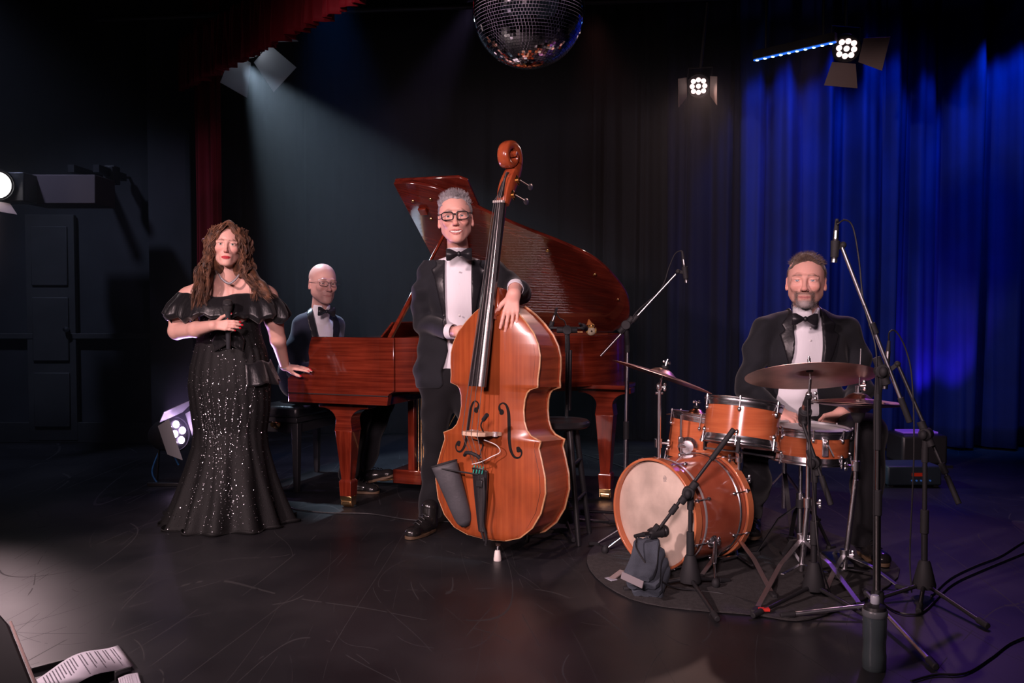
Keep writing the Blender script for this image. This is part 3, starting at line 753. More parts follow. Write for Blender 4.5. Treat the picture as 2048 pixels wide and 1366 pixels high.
# ---------------------------------------------------------------- lamps
def par(name, label, pos, target, r=.095, led=9, col=(1, .70, .66), estr=30, doors=(1, 1, 1, 1), top=None, depth=.17, doorm=None, dl=.14, roll=0, group=None, open_=35, glow=None):
    pos = Vector(pos); d = (Vector(target) - pos).normalized()
    Q = d.to_track_quat('-Z', 'Y').to_matrix().to_4x4() @ Matrix.Rotation(R(roll), 4, 'Z'); M = Matrix.Translation(pos) @ Q   # local -Z looks along the beam
    t = thing(name, label, 'stage light', tuple(top if top is not None else pos), group)
    MB(M=M).lathe([(r * 1.12, .004), (r * 1.16, -.012), (r * 1.05, -.018), (r * 1.05, -.004)], n=32, closed=True).build('front_ring', BLKMET, t)
    MB(M=M).lathe([(0, depth), (r * .75, depth), (r * .98, depth * .7), (r * 1.06, .0), (0, .0)], n=32).build('housing', BLKMET, t)
    EM = mat('lamp_glow', (1, 1, 1), .3, emit=col, estr=estr)
    if led == 1:
        MB(M=M).ball((0, 0, -.002), 1, 24, 10, sx=(r * .92, r * .92, .012)).build('lens', EM, t)
    else:
        spots = [(0, 0)] if led != 9 else []
        k = {9: [(1, .0)], 7: [(6, .62)]}.get(led, [(6, .62)])
        if led == 9: ring = [(x * .60, y * .60) for x in (-1, 0, 1) for y in (-1, 0, 1)]; ring = [(x * (1 if x * y == 0 else .8), y * (1 if x * y == 0 else .8)) for x, y in ring]
        else: ring = spots + [(.62 * math.cos(i * math.pi / 3), .62 * math.sin(i * math.pi / 3)) for i in range(6)]
        for x, y in ring: MB(M=M).ball((x * r, y * r, -.006), 1, 14, 8, sx=(r * .24, r * .24, .010)).build('led_lens', EM, t)
    dm = doorm or BLKMET
    for i, on in enumerate(doors):
        if not on: continue
        a = i * math.pi / 2; ca, sa = math.cos(a), math.sin(a); o_ = R(open_ if on is True or on == 1 else on)
        e = Vector((ca, sa, 0)); tn = Vector((-sa, ca, 0)); b = e * r * 1.12 + Vector((0, 0, -.02)); c = b + (e * math.sin(o_) + Vector((0, 0, -1)) * math.cos(o_)) * dl
        w0, w1 = r * .95, r * 1.35; nn = (c - b).cross(tn).normalized() * .002
        MB(M=M).prism([b - tn * w0, b + tn * w0, c + tn * w1, c - tn * w1], nn, -nn).build('barn_door', dm, t)
    if top is not None:
        topv = Vector(top); s = Q.to_3x3() @ Vector((1, 0, 0)); mid = pos - d * depth * .45
        up = (topv - mid); up.normalize()
        for sg in (-1, 1): MB().bar(mid + s * sg * r * 1.15, mid + s * sg * r * 1.15 + up * r * 1.6, .02, .004, up=s).build('yoke', BLKMET, t)
        MB().bar(mid + s * -r * 1.17 + up * r * 1.6, mid + s * r * 1.17 + up * r * 1.6, .02, .004, up=up).build('yoke', BLKMET, t)
        MB().cyl(mid + up * r * 1.6, topv, .012).build('clamp', BLKMET, t)
    return t, M
par('stage_lamp', 'lit pink stage light with two side barn doors, the lower left of the hanging pair', p1, (0.3, 2.2, .4), r=.078, doors=(1, 0, 1, 0), top=(p1.x, 6.60 - .0, 3.40), estr=1.6, open_=18, dl=.17, doorm=mat('lamp_door_warm_lit', (.10, .07, .06), .6))  # doors tinted brown to carry the warm lamplight on black metal
par('stage_lamp', 'lit pink stage light with a wide lower barn door, nearest the blue strip light', p2, (1.4, 2.0, .7), r=.085, doors=(0, 0, 70, 60), top=(p2.x, 6.4, 3.74), estr=1.6, roll=8, dl=.17, doorm=mat('lamp_door_warm_lit', (.10, .07, .06), .6))
pf = P(349, 868, 6.0)
FLP = par('floor_lamp', 'glaring lilac floor spotlight with barn doors standing behind the singer', pf, (3.2, 2.9, 1.3), r=.105, led=7, col=(.80, .55, 1.0), estr=22, doors=(8, 30, 22, 0), dl=.15, roll=-14, doorm=mat('lamp_door', (.35, .35, .37), .5))[0]
for sg in (-1, 1): MB().bar(pf + Vector((sg * .12, .06, -.01)), (pf.x + sg * .14, pf.y + .05, .02), .025, .006).build('stand_leg', BLKMET, FLP)
MB().box((pf.x, pf.y + .06, .012), (.34, .22, .024)).build('base_plate', BLKMET, FLP, bevel=.004)
MB().tube(spline([(pf.x - .05, pf.y + .2, .1), (pf.x - .12, pf.y + .15, .25), (pf.x - .16, pf.y + .02, .1), (pf.x - .11, pf.y - .02, .012)]), .006).build('power_cable', mat('blue_cable', (.02, .12, .3), .5), FLP)
pe = P(-6, 370, 6.7)
EDGE = par('followspot', 'glaring white stage light cut off by the left edge', pe, (.6, 2.4, .8), r=.105, led=1, col=(1, .92, .9), estr=12, doors=(40, 0, 0, 50), dl=.09, roll=6, doorm=mat('lamp_door_pink', (.4, .3, .3), .5))[0]
MB().cyl((pe.x - 1.2, pe.y + .12, pe.z + .0), (pe.x - .02, pe.y + .12, pe.z + .0), .016).build('side_arm', BLKMET, EDGE)
MB().cyl((pe.x - 1.2, pe.y + .12, 0.0), (pe.x - 1.2, pe.y + .12, pe.z + .3), .024).build('stand_pole', BLKMET, EDGE)
MB().box((pe.x - 1.2, pe.y + .12, .02), (.5, .5, .04)).build('base_plate', BLKMET, EDGE)
MB().box((pe.x + .02, pe.y + .20, pe.z - .0), (.26, .22, .22)).build('lamp_body', BLKMET, EDGE, bevel=.01)
ph = P(500, 90, 6.95)
SPOT = par('stage_lamp', 'cool white spotlight with a hazy beam, hanging half behind the red valance', ph, P(800, 620, 5.6), r=.10, led=1, col=(.85, .93, 1.0), estr=3, doors=(30, 45, 30, 45), dl=.27, roll=20, top=(ph.x, 7.0, 3.42), doorm=mat('lamp_door_grey', (.35, .36, .4), .5))[0]
# strip light with ten blue diodes
s0, s1 = P(1508, 121, 6.7), P(1672, 84, 6.3)
st = thing('strip_light', 'thin blue strip light with a row of bright diodes at upper right', 'strip light', tuple((s0 + s1) / 2))
MB().bar(s0 + Vector((0, 0, .035)), s1 + Vector((0, 0, .035)), .05, .06).build('strip_housing', BLKMET, st, bevel=.004)
MB().bar(s0, s1, .02, .008).build('diffuser', mat('strip_glow', (.05, .2, .6), .3, emit=(.03, .18, 1.0), estr=1.1), st)
LEDM = mat('blue_diode', (.5, .8, 1), .3, emit=(.35, .65, 1.0), estr=6)
for i in range(10):
    c = s0.lerp(s1, (i + .4) / 10); MB().ball(c + Vector((0, -.002, -.005)), 1, 10, 6, sx=(.013, .010, .006)).build('diode', LEDM, st)
for k in (.15, .85):
    c = s0.lerp(s1, k); MB().cyl(c + Vector((0, 0, .06)), (c.x, c.y, 3.75), .008).build('hanger', BLKMET, st)
# purple uplight box and the small amplifier at the foot of the blue curtain
u0 = G(1840, 893); u0.y = 6.9; u0 = Vector((P(1845, 860, 6.7).x, 6.75, 0))
up = thing('floor_uplight', 'low dark floor uplight throwing purple light up the blue curtain', 'stage light', tuple(u0))
MB().box(u0 + Vector((0, .05, .13)), (.34, .30, .22)).build('housing', BLKMET, up, bevel=.02)
MB().box(u0 + Vector((0, .05, .01)), (.40, .34, .02)).build('base_plate', BLKMET, up)
MB().box(u0 + Vector((.02, .10, .245)), (.26, .16, .012)).build('lens', mat('uplight_glow', (.2, .1, .5), .3, emit=(.25, .08, 1.0), estr=.25), up)
am = Vector((P(1820, 890, 6.0).x, 6.05, 0))
ap = thing('power_unit', 'small dark power unit with red display lying on the floor before the uplight', 'amplifier', tuple(am))
MB().box(am + Vector((0, 0, .075)), (.36, .26, .13)).build('case', mat('dark_blue_case', (.03, .045, .06), .45), ap, bevel=.012)
MB().box(am + Vector((.03, -.133, .085)), (.10, .006, .022)).build('display', mat('red_display', (.1, 0, 0), .3, emit=(1, .05, .02), estr=.12), ap)
for i in range(5): MB().cyl(am + Vector((-.02 + i * .03, -.128, .045)), am + Vector((-.02 + i * .03, -.138, .045)), .006, n=8).build('button', mat('blue_button', (.02, .05, .2), .3, emit=(.1, .3, 1), estr=.15), ap)
for i in range(4): MB().box(am + Vector(((-.15, .15)[i % 2], (-.1, .1)[i // 2], .005)), (.03, .03, .012)).build('foot', RUBBER, ap)
# ---------------------------------------------------------------- stage haze hanging at the back, behind the musicians
hm = bpy.data.materials.new('stage_haze'); hm.use_nodes = True; hn = hm.node_tree; hn.nodes.clear()
vo = hn.nodes.new('ShaderNodeVolumeScatter'); vo.inputs['Density'].default_value = HAZE; vo.inputs['Anisotropy'].default_value = .25; vo.inputs['Color'].default_value = (.9, .95, 1, 1)
ho_ = hn.nodes.new('ShaderNodeOutputMaterial'); hn.links.new(vo.outputs[0], ho_.inputs['Volume'])
hz = MB().box((-2.2, 7.25, 2.45), (8.4, 3.3, 4.8)).build('haze', hm, flat=True); tag(hz, 'thin stage haze hanging behind the piano, lit by the cool spotlight beam', 'haze', kind='stuff')
# ---------------------------------------------------------------- mirror ball
def mirror_ball():
    c = P(1057, 22, 3.7); r = .228
    t = thing('mirror_ball', 'large mirror ball covered in small square mirrors, hanging at the top of the stage', 'mirror ball', tuple(c))
    MB().ball(c, r * .985, 48, 32).build('ball_core', mat('ball_core', (.30, .27, .33), .5), t)  # pale lilac core colour stands in for glints along the tile edges
    g = random.Random(5); V, F = [], []; tile = .0128; rows = int(math.pi * r / tile)
    for i in range(rows):
        th = math.pi * (i + .5) / rows; n = max(1, int(2 * math.pi * r * math.sin(th) / tile)); off = g.random()
        for k in range(n):
            a = 2 * math.pi * (k + off * 0) / n
            nrm = Vector((math.sin(th) * math.cos(a), math.sin(th) * math.sin(a), math.cos(th))); e = Vector((-math.sin(a), math.cos(a), 0)); f = nrm.cross(e)
            n2 = (nrm + e * g.gauss(0, .022) + f * g.gauss(0, .022)).normalized(); e2 = (e - n2 * e.dot(n2)).normalized(); f2 = n2.cross(e2)
            p = c + nrm * r; h = tile * .445; hw = min(h, math.pi * r * math.sin(th) / n * .89)
            q = [p + e2 * hw * sx + f2 * h * sy for sx, sy in ((-1, -1), (1, -1), (1, 1), (-1, 1))]; b = [x - nrm * .004 for x in q]
            m = len(V); V += q + b; F += [(m, m + 1, m + 2, m + 3)] + [(m + j, m + 4 + j, m + 4 + (j + 1) % 4, m + (j + 1) % 4) for j in range(4)]
    o = meshobj('mirror_tiles', V, F, mat('mirror', (.85, .85, .88), .03, 1.0), t, flat=True); o['kind'] = 'stuff'
    MB().cyl(c + Vector((0, 0, r)), c + Vector((0, 0, r + .05)), .03).build('cap', CHROME, t)
    MB().cyl(c + Vector((0, 0, r + .05)), (c.x, c.y, 4.9), .005, n=8).build('hanging_chain', STEEL, t)
mirror_ball()
# ================================================================ grand piano
KP = Vector((-1.32, 5.28, 0)); A20 = R(20)
MP = Matrix.Translation(KP) @ Matrix.Rotation(-A20, 4, 'Z')        # local x runs to the tail, y away from the audience
MAHO = wood('mahogany_gloss', (0.085, 0.010, 0.005), (0.17, 0.024, 0.011), .16, .8, (1.2, 1.2, 30), 2.2, Rm=(0, 0, A20), blotch=.4)
MAHOV = wood('mahogany_upright', (0.10, 0.011, 0.005), (0.20, 0.028, 0.012), .18, .8, (22, 22, 1.2), 2.0, blotch=.3)
INNER = wood('inner_rim_wood', (0.42, 0.13, 0.05), (0.62, 0.24, 0.10), .3, .4, (1.2, 1.2, 30), 2.0)
GOLDP = mat('gold_plate', (0.30, 0.14, 0.05), .4, .7)
piano = thing('grand_piano', 'reddish mahogany grand piano with its lid raised behind the bassist', 'piano', tuple(KP))
OUT = spline([(0, 0, 0), (.30, 0, 0), (.62, 0, 0), (.80, .055, 0), (.95, .17, 0), (1.05, .265, 0), (1.25, .425, 0), (1.45, .565, 0), (1.62, .72, 0), (1.72, .93, 0), (1.755, 1.12, 0), (1.72, 1.33, 0), (1.62, 1.45, 0), (1.48, 1.48, 0), (.7, 1.48, 0), (0, 1.48, 0)], 8)
def inset(path, d):
    out = []
    for i, p in enumerate(path):
        t = (path[min(i + 1, len(path) - 1)] - path[max(i - 1, 0)]).normalized(); out.append(p + Vector((-t.y, t.x, 0)) * d)
    return out
def wall_ring(name, path, th, z0, z1, m, parent, bevel=.004):
    inn = inset(path, th); rings = []
    for a, b in zip(path, inn): rings.append([Vector((a.x, a.y, z0)), Vector((a.x, a.y, z1)), Vector((b.x, b.y, z1)), Vector((b.x, b.y, z0))])
    return MB(M=MP).loft(rings).build(name, m, parent, bevel=bevel)
i0 = next(i for i, p in enumerate(OUT) if p.x > .16); i1 = max(i for i, p in enumerate(OUT) if p.x > .16)
RIM = OUT[i0:i1 + 1]
wall_ring('outer_rim', RIM, .045, .715, 1.02, MAHO, piano)
wall_ring('inner_rim', inset(RIM, .046), .05, .74, .985, INNER, piano)
arm = [(.004, .635), (0, .775), (.02, .787), (.07, .792), (.115, .812), (.143, .85), (.148, .89), (.142, .93), (.150, .975), (.165, 1.02), (.70, 1.02), (.70, .718), (.665, .700), (.655, .635)]
for w in (0, 1.435): MB(M=MP).prism([(u, w, z) for u, z in arm], (0, 0 - (.001 if w == 0 else -.001), 0), (0, .045, 0)).build('cheek', MAHO, piano, bevel=.004)
MB(M=MP).box((.335, -.004, .690), (.66, .012, .006)).build('groove', mat('dark_groove', (.02, .004, .003), .6), piano)
MB(M=MP).box((.32, .74, .655), (.62, 1.40, .05)).build('keybed', MAHO, piano, bevel=.004)
MB(M=MP).box((.045, .74, .70), (.03, 1.38, .05)).build('key_slip', MAHO, piano, bevel=.004)
wk = MB(M=MP)
for i in range(52): wk.box((.13, .13 + i * .0235, .735), (.15, .0222, .02))
o = wk.build('white_keys', mat('ivory', (.75, .73, .68), .25), piano, flat=True); o['kind'] = 'stuff'
bkk = MB(M=MP)
for i in range(51):
    if i % 7 not in (1, 4): bkk.box((.165, .1415 + i * .0235, .75), (.09, .011, .022))
o = bkk.build('black_keys', mat('ebony', (.01, .01, .01), .3), piano, flat=True); o['kind'] = 'stuff'
MB(M=MP).box((.26, .74, .86), (.02, 1.38, .24)).build('fallboard', MAHO, piano, bevel=.004)
MB(M=MP).box((.40, .74, 1.0), (.26, 1.38, .016)).build('music_shelf', MAHO, piano, bevel=.003)
MB(M=MP).bar((.42, .74, 1.01), (.50, .74, 1.10), .74, .012, up=(1, 0, 0)).build('music_desk', MAHO, piano, bevel=.003)
# plate, soundboard, strings
ins = inset(RIM, .10); c = Vector((.85, .85, 0))
MB(M=MP).prism([(p.x, p.y, .84) for p in ins], (0, 0, 0), (0, 0, .02)).build('soundboard', INNER, piano)
MB(M=MP).prism([(p.x, p.y, .865) for p in inset(RIM, .12)], (0, 0, 0), (0, 0, .012)).build('iron_plate', GOLDP, piano)
stg = MB(M=MP)
for i in range(70):
    w = .14 + i * .0185; u1 = .62
    for p in RIM:
        if abs(p.y - w) < .03 and p.x > u1: u1 = p.x
    if w < .42: u1 = min(u1, .66 + w * 1.2)
    stg.tube([(.5, w, .90), (max(.58, u1 - .16), w + .03, .90)], .0012, 4, caps=False)
o = stg.build('strings', STEEL, piano); o['kind'] = 'stuff'
# lid
PHI = R(37)
def lidM(): return MP @ Matrix.Translation((0, 1.485, 1.022)) @ Matrix.Rotation(-PHI, 4, 'X') @ Matrix.Translation((0, -1.485, 0))
ML = lidM()
LO = [p for p in inset(OUT, -.012) if p.x > .55]
lo = [Vector((.55, -.012, 0))] + LO + [Vector((.55, 1.485, 0))]
LIDM = wood('lid_wood', (0.075, 0.010, 0.007), (0.13, 0.018, 0.010), .10, 1.0, (1.2, 40, 6), 1.6, Rm=(0, 0, A20), blotch=.35)
MB(M=ML).prism([(p.x, p.y, 0) for p in lo], (0, 0, 0), (0, 0, .022)).build('main_lid', LIDM, piano, bevel=.005)
fl = [Vector((.55, -.012, 0)), Vector((.96, -.012, 0)), Vector((1.01, .02, 0)), Vector((1.01, 1.47, 0)), Vector((.55, 1.485, 0))]
MB(M=ML @ Matrix.Translation((0, 0, .026))).prism([tuple(p) for p in fl], (0, 0, 0), (0, 0, .020)).build('front_lid', LIDM, piano, bevel=.005, label='front lid flap folded back')
for (u, w) in ((.62, .14), (.74, .13), (.68, .30), (1.35, .62), (1.6, .86), (1.7, 1.12)):
    MB(M=ML).ball((u, w, -.004), 1, 10, 6, sx=(.012, .012, .006)).build('bumper', BRASS, piano)
MB(M=ML).box((.66, .22, -.012), (.05, .05, .02)).build('prop_socket', MAHO, piano, bevel=.003)
pb = MP @ Vector((.64, .05, 1.0)); pt = ML @ Vector((.78, .36, -.01))
MB().bar(pb, pb.lerp(pt, .42), .034, .022, up=(1, 0, 0)).build('prop_stick', MAHOV, piano, bevel=.004)
MB().bar(pb.lerp(pt, .36), pt, .018, .016, up=(1, 0, 0)).build('prop_stick', MAHOV, piano, bevel=.003)
MB().ball(pt, .012, 10, 6).build('prop_tip', BRASS, piano)
for u in (.7, 1.35): MB(M=MP).box((u, 1.488, 1.02), (.07, .012, .05)).build('hinge', BRASS, piano)
# legs
def piano_leg(u, w, zt):
    prof = [(0.05, .056), (.05, .105), (.05, .195)]
    cx = Vector((u, w, 0)); lg = thing_part('leg', piano)
    # capital with its scrolled shoulders
    N = 10; poly = [(-.165, zt), (-.165, zt - .035)]
    for i in range(N + 1):
        a = i / N * math.pi / 2; poly.append((-.165 + .095 * math.sin(a) * 1.0 + .02, zt - .035 - .075 * (1 - math.cos(a))))
    poly += [(-.060, zt - .175)]; poly += [(-x, z) for x, z in reversed(poly)]
    MB(M=MP).prism([(u + x, w - .055, z) for x, z in poly], (0, 0, 0), (0, .11, 0)).build('capital', MAHO, lg, bevel=.003)
    ring = lambda s, z: [Vector((u + sx * s, w + sy * s, z)) for sx, sy in ((-1, -1), (1, -1), (1, 1), (-1, 1))]
    MB(M=MP).loft([ring(.056, zt - .17), ring(.030, .165)]).build('shaft', MAHOV, lg, bevel=.003)
    MB(M=MP).loft([ring(.031, .172), ring(.041, .158), ring(.041, .150), ring(.037, .070)]).build('foot_block', MAHOV, lg, bevel=.003)
    MB(M=MP).box((u, w, .058), (.075, .065, .024)).build('caster_plate', BRASS, lg, bevel=.002)
    for s in (-1, 1): MB(M=MP).box((u + s * .034, w, .040), (.006, .05, .05)).build('caster_fork', BRASS, lg, bevel=.001)
    MB(M=MP).cyl((u - .029, w, .0285), (u + .029, w, .0285), .028, n=24).build('caster_wheel', BRASS, lg, bevel=.003)
lp = G(697, 1014)
lg = MP.inverted() @ lp
piano_leg(lg.x, max(lg.y, .07), .632); piano_leg(lg.x, 1.36, .632)
tp_ = MP.inverted() @ P(1212, 990, 5.55); piano_leg(tp_.x, tp_.y, .70)
MB(M=MP).box((tp_.x, tp_.y, .71), (.30, .30, .025)).build('leg_block', MAHO, piano, bevel=.004)
for w in (.35, .74, 1.1): MB(M=MP).bar((.62, w, .70), (1.5, .2 * w + .85, .70), .05, .06).build('beam', INNER, piano)
# pedal lyre
ly = thing_part('pedal_lyre', piano); lu = .50
for w in (.63, .85): MB(M=MP).box((lu, w, .40), (.045, .035, .50)).build('post', MAHOV, ly, bevel=.004)
MB(M=MP).box((lu, .74, .64), (.12, .34, .03)).build('top_block', MAHO, ly, bevel=.003)
MB(M=MP).box((lu - .02, .74, .115), (.20, .30, .09)).build('pedal_box', MAHO, ly, bevel=.006)
for w in (.69, .72, .76, .79): MB(M=MP).cyl((lu, w, .15), (lu, w, .64), .004, n=8).build('pedal_rod', BRASS, ly)
MB(M=MP).cyl((lu + .04, .68, .11), (lu + .36, .68, .66), .005, n=8).build('brace', BRASS, ly); MB(M=MP).cyl((lu + .04, .80, .11), (lu + .36, .80, .66), .005, n=8).build('brace', BRASS, ly)
for w in (.68, .74, .80):
    MB(M=MP).loft([[Vector((x, w + s * hw, z + dz)) for s, dz in ((-1, -.004), (1, -.004), (1, .004), (-1, .004))] for x, hw, z in ((lu - .10, .010, .085), (lu - .17, .012, .075), (lu - .22, .019, .065), (lu - .245, .017, .062), (lu - .255, .008, .06))]).build('pedal', BRASS, ly, bevel=.002)
# ---------------------------------------------------------------- bench
MBn = MP @ Matrix.Translation((-.36, .76, 0)); bn = thing('piano_bench', 'black padded piano bench on square legs under the seated pianist', 'bench', tuple(MBn @ Vector((0, 0, 0))))
LEATH = mat('black_leather', (.015, .015, .017), .32, bump=.2, bscale=150)
MB(M=MBn).box((0, 0, .470), (.34, .76, .03)).build('seat_board', BLKMET, bn, bevel=.004)
cu = MB(M=MBn).box((0, 0, .520), (.35, .77, .075)).build('cushion', LEATH, bn, bevel=.022)
MB(M=MBn).box((0, 0, .42), (.30, .70, .07)).build('apron', BLKMET, bn, bevel=.004)
for sx in (-1, 1):
    for sy in (-1, 1):
        MB(M=MBn).loft([[Vector((sx * .14 + a * h, sy * .34 + b * h, z)) for a, b in ((-1, -1), (1, -1), (1, 1), (-1, 1))] for z, h in ((.45, .024), (.05, .017), (.0, .014))]).build('leg', BLKMET, bn, bevel=.002)
MB(M=MBn).lathe([(0, 0), (.03, 0), (.034, .012), (.026, .024), (.016, .03), (.016, .05), (0, .05)], (.0, -.35, .44), (0, -1, 0), 20).build('height_knob', BRASS, bn)
# ================================================================ double bass
BE = G(995, 1121); YAW = R(-33); LEAN = R(-4.5)
MBs = Matrix.Translation(BE) @ Matrix.Rotation(YAW, 4, 'Z') @ Matrix.Rotation(LEAN, 4, 'X') @ Matrix.Translation((0, -.10, .118))
SPRUCE = wood('bass_top_varnish', (0.29, 0.056, 0.015), (0.37, 0.080, 0.021), .34, .35, (45, 1.2, 1.4), 1.6, .2, blotch=.35)
FLAME = wood('bass_rib_varnish', (0.25, 0.045, 0.016), (0.42, 0.085, 0.030), .40, .25, (2.5, 2.5, 42), 1.2, .12, blotch=.25, Rm=(0, R(10), 0))
NECKW = wood('bass_neck_varnish', (0.24, 0.040, 0.014), (0.38, 0.080, 0.028), .25, .6, (14, 14, 2.0), 1.5)
EBONY = mat('ebony_fingerboard', (.025, .022, .024), .22, coat=.5, noise=.3, nscale=20, stretch=(10, 10, .5))
bass = thing('double_bass', 'orange varnished double bass standing on its endpin in front of the bassist', 'double bass', tuple(BE))
ZW = [(0, 0.02), (.006, .10), (.03, .175), (.08, .235), (.15, .276), (.24, .296), (.31, .290), (.38, .270), (.435, .252), (.458, .257), (.466, .262), (.474, .240), (.486, .210), (.51, .186), (.55, .170), (.60, .163), (.65, .167), (.682, .178), (.698, .194), (.705, .214), (.710, .233), (.720, .232), (.745, .231), (.80, .237), (.85, .238), (.90, .226), (.95, .200), (1.00, .156), (1.04, .112), (1.07, .070), (1.085, .045)]
def hw(z): return float(np.interp(z, [a for a, b in ZW], [b for a, b in ZW]))
ZS = sorted(set([a for a, b in ZW] + list(np.linspace(0, 1.085, 60)) + [.002, .012, .02]))
DEP = lambda z: .215 - .055 * max(0, (z - .60) / .48)
def plate(name, y0, sgn, arch, over, th, m):
    V, F = [], []; nc = 22
    for z in ZS:
        w = hw(z) + over
        for k in range(nc + 1):
            a = -1 + 2 * k / nc; x = w * math.sin(a * math.pi / 2)
            e = min(1, z / .06) * min(1, (1.085 - z) / .06); hgt = arch * max(0, 1 - (x / w) ** 2) ** .9 * max(0, e) ** .5
            V.append((x, y0(z) + sgn * hgt, z))
    n = nc + 1; R_ = len(ZS)
    F = [(i * n + k, i * n + k + 1, (i + 1) * n + k + 1, (i + 1) * n + k) for i in range(R_ - 1) for k in range(nc)]
    o = MB(M=MBs).add(V, F).build(name, m, bass); s = o.modifiers.new('t', 'SOLIDIFY'); s.thickness = th; s.offset = 0
    return o
plate('top_plate', lambda z: 0, -1, .026, .010, .009, SPRUCE)
plate('back_plate', lambda z: DEP(z), 1, .012, .010, .009, FLAME)
outl = [(-hw(z), z) for z in reversed(ZS)] + [(hw(z), z) for z in ZS]
MB(M=MBs).loft([[Vector((x, 0, z)), Vector((x, DEP(z), z)), Vector((x * .975, DEP(z), z)), Vector((x * .975, 0, z))] for x, z in outl]).build('ribs', FLAME, bass)
EDG = mat('worn_edge', (.62, .33, .16), .4, noise=.35, nscale=40)
for y in (0, 1):
    MB(M=MBs).tube([(math.copysign(hw(z) if False else abs(x) + .0095, x), -.0005 if y == 0 else DEP(z), z) for x, z in outl], .0052, 6).build('worn_edge', EDG, bass)
MB(M=MBs).tube([(x * .955, -.0058 - .026 * (1 - .912) ** .9 * min(1, z / .06) ** .5 * min(1, max(0, (1.085 - z) / .06)) ** .5, z) for x, z in outl if .01 < z < 1.06], .0012, 5).build('purfling', mat('purfling', (.03, .01, .006), .5), bass)
def topy(x, z): w = hw(z) + .01; return -.0048 - .026 * max(0, 1 - (x / w) ** 2) ** .9 * min(1, z / .06) ** .5
# f holes: dark inlays painting the shade of openings that are not cut
def fhole(s):
    c = [(.072, .585), (.060, .600), (.060, .618), (.076, .628), (.094, .618), (.106, .585), (.112, .53), (.118, .47), (.128, .42), (.148, .390), (.172, .388), (.184, .405), (.178, .422), (.164, .424)]
    wd = [.010, .011, .006, .0055, .009, .012, .013, .013, .012, .009, .006, .006, .010, .011]
    pts = spline([(s * x, 0, z) for x, z in c], 5); n = len(pts); V, F = [], []
    ws = np.interp(np.linspace(0, len(c) - 1, n), range(len(c)), wd)
    for i, p in enumerate(pts):
        t = (pts[min(i + 1, n - 1)] - pts[max(i - 1, 0)]).normalized(); nn = Vector((-t.z, 0, t.x)) * ws[i] * .62
        for q in (p + nn, p - nn): V.append((q.x, topy(q.x, q.z) - .0006, q.z))
    F = [(2 * i, 2 * i + 1, 2 * i + 3, 2 * i + 2) for i in range(n - 1)]
    mb = MB(M=MBs).add(V, F)
    for p in (pts[1], pts[-2]):
        ring = [(p.x + .0135 * math.cos(a), topy(p.x, p.z) - .0007, p.z + .0135 * math.sin(a)) for a in [k * math.pi / 8 for k in range(16)]]; mb.add(ring, [tuple(range(16))])
    mb.build('f_hole', mat('f_hole_shade', (.002, .001, .001), .9), bass)
fhole(1); fhole(-1)
# neck, fingerboard
FB0, FB1 = Vector((0, -.135, .70)), Vector((0, -.012, 1.555))
FBD = (FB1 - FB0).normalized(); FBN = Vector((0, -FBD.z, FBD.y)).normalized()
def fb(t, a, r=1):
    w = .0430 + (.0240 - .0430) * t; p = FB0.lerp(FB1, t); cv = .010 * (1 - a * a)
    return p + Vector((w * a, 0, 0)) + FBN * cv
MB(M=MBs).loft([[fb(t, a) for a in np.linspace(-1, 1, 9)] + [fb(t, 1) - FBN * .016, fb(t, -1) - FBN * .016] for t in np.linspace(0, 1, 12)]).build('fingerboard', EBONY, bass)
nk = []
for t, d, w in ((.37, .075, .030), (.42, .050, .026), (.55, .036, .023), (.8, .030, .022), (1.0, .030, .022)):
    p = FB0.lerp(FB1, t) - FBN * .016; ring = []
    for k in range(13):
        a = math.pi * k / 12; ring.append(p + Vector((w * 1.02 * math.cos(a), 0, 0)) - FBN * (d * math.sin(a)))
    nk.append(ring)
MB(M=MBs).loft(nk).build('neck', NECKW, bass)
MB(M=MBs).loft([[Vector((-.040, -.045, 1.03)), Vector((.040, -.045, 1.03)), Vector((.045, .12, 1.03)), Vector((-.045, .12, 1.03))], [Vector((-.036, -.04, 1.10)), Vector((.036, -.04, 1.10)), Vector((.035, .15, 1.10)), Vector((-.035, .15, 1.10))], [Vector((-.027, -.032, 1.16)), Vector((.027, -.032, 1.16)), Vector((.022, .04, 1.16)), Vector((-.022, .04, 1.16))]]).build('neck_heel', NECKW, bass, bevel=.006)
nut = FB1
MB(M=MBs).box(nut + Vector((0, -.008, .004)), (.054, .022, .012)).build('nut', mat('bone', (.6, .55, .5), .35), bass, bevel=.002)
# pegbox and scroll: centre line in the side view, half width and half thickness
sp_ = [(.016, 1.552, .030, .022), (.030, 1.60, .034, .032), (.052, 1.65, .036, .038), (.080, 1.70, .036, .036), (.104, 1.745, .034, .028), (.112, 1.79, .032, .024), (.092, 1.828, .031, .022), (.052, 1.842, .030, .021), (.014, 1.822, .030, .020), (.002, 1.785, .030, .019), (.018, 1.752, .032, .017), (.048, 1.745, .035, .015), (.070, 1.765, .038, .013), (.068, 1.790, .042, .012), (.048, 1.800, .046, .012), (.034, 1.786, .050, .012)]
sps = spline([(a, b, 0) for a, b, _, _ in sp_], 5); hws = spline([(c_, d_, 0) for _, _, c_, d_ in sp_], 5); rings = []
for i, (p, q) in enumerate(zip(sps, hws)):
    t = (sps[min(i + 1, len(sps) - 1)] - sps[max(i - 1, 0)]).normalized(); n_ = Vector((-t.y, t.x, 0)); ring = []
    for k in range(16):
        a = 2 * math.pi * k / 16; e = 3.2; ca, sa = math.cos(a), math.sin(a); g_ = (abs(ca) ** e + abs(sa) ** e) ** (-1 / e)
        ring.append(Vector((q.x * g_ * ca, p.x + n_.x * q.y * g_ * sa, p.y + n_.y * q.y * g_ * sa)))
    rings.append(ring)
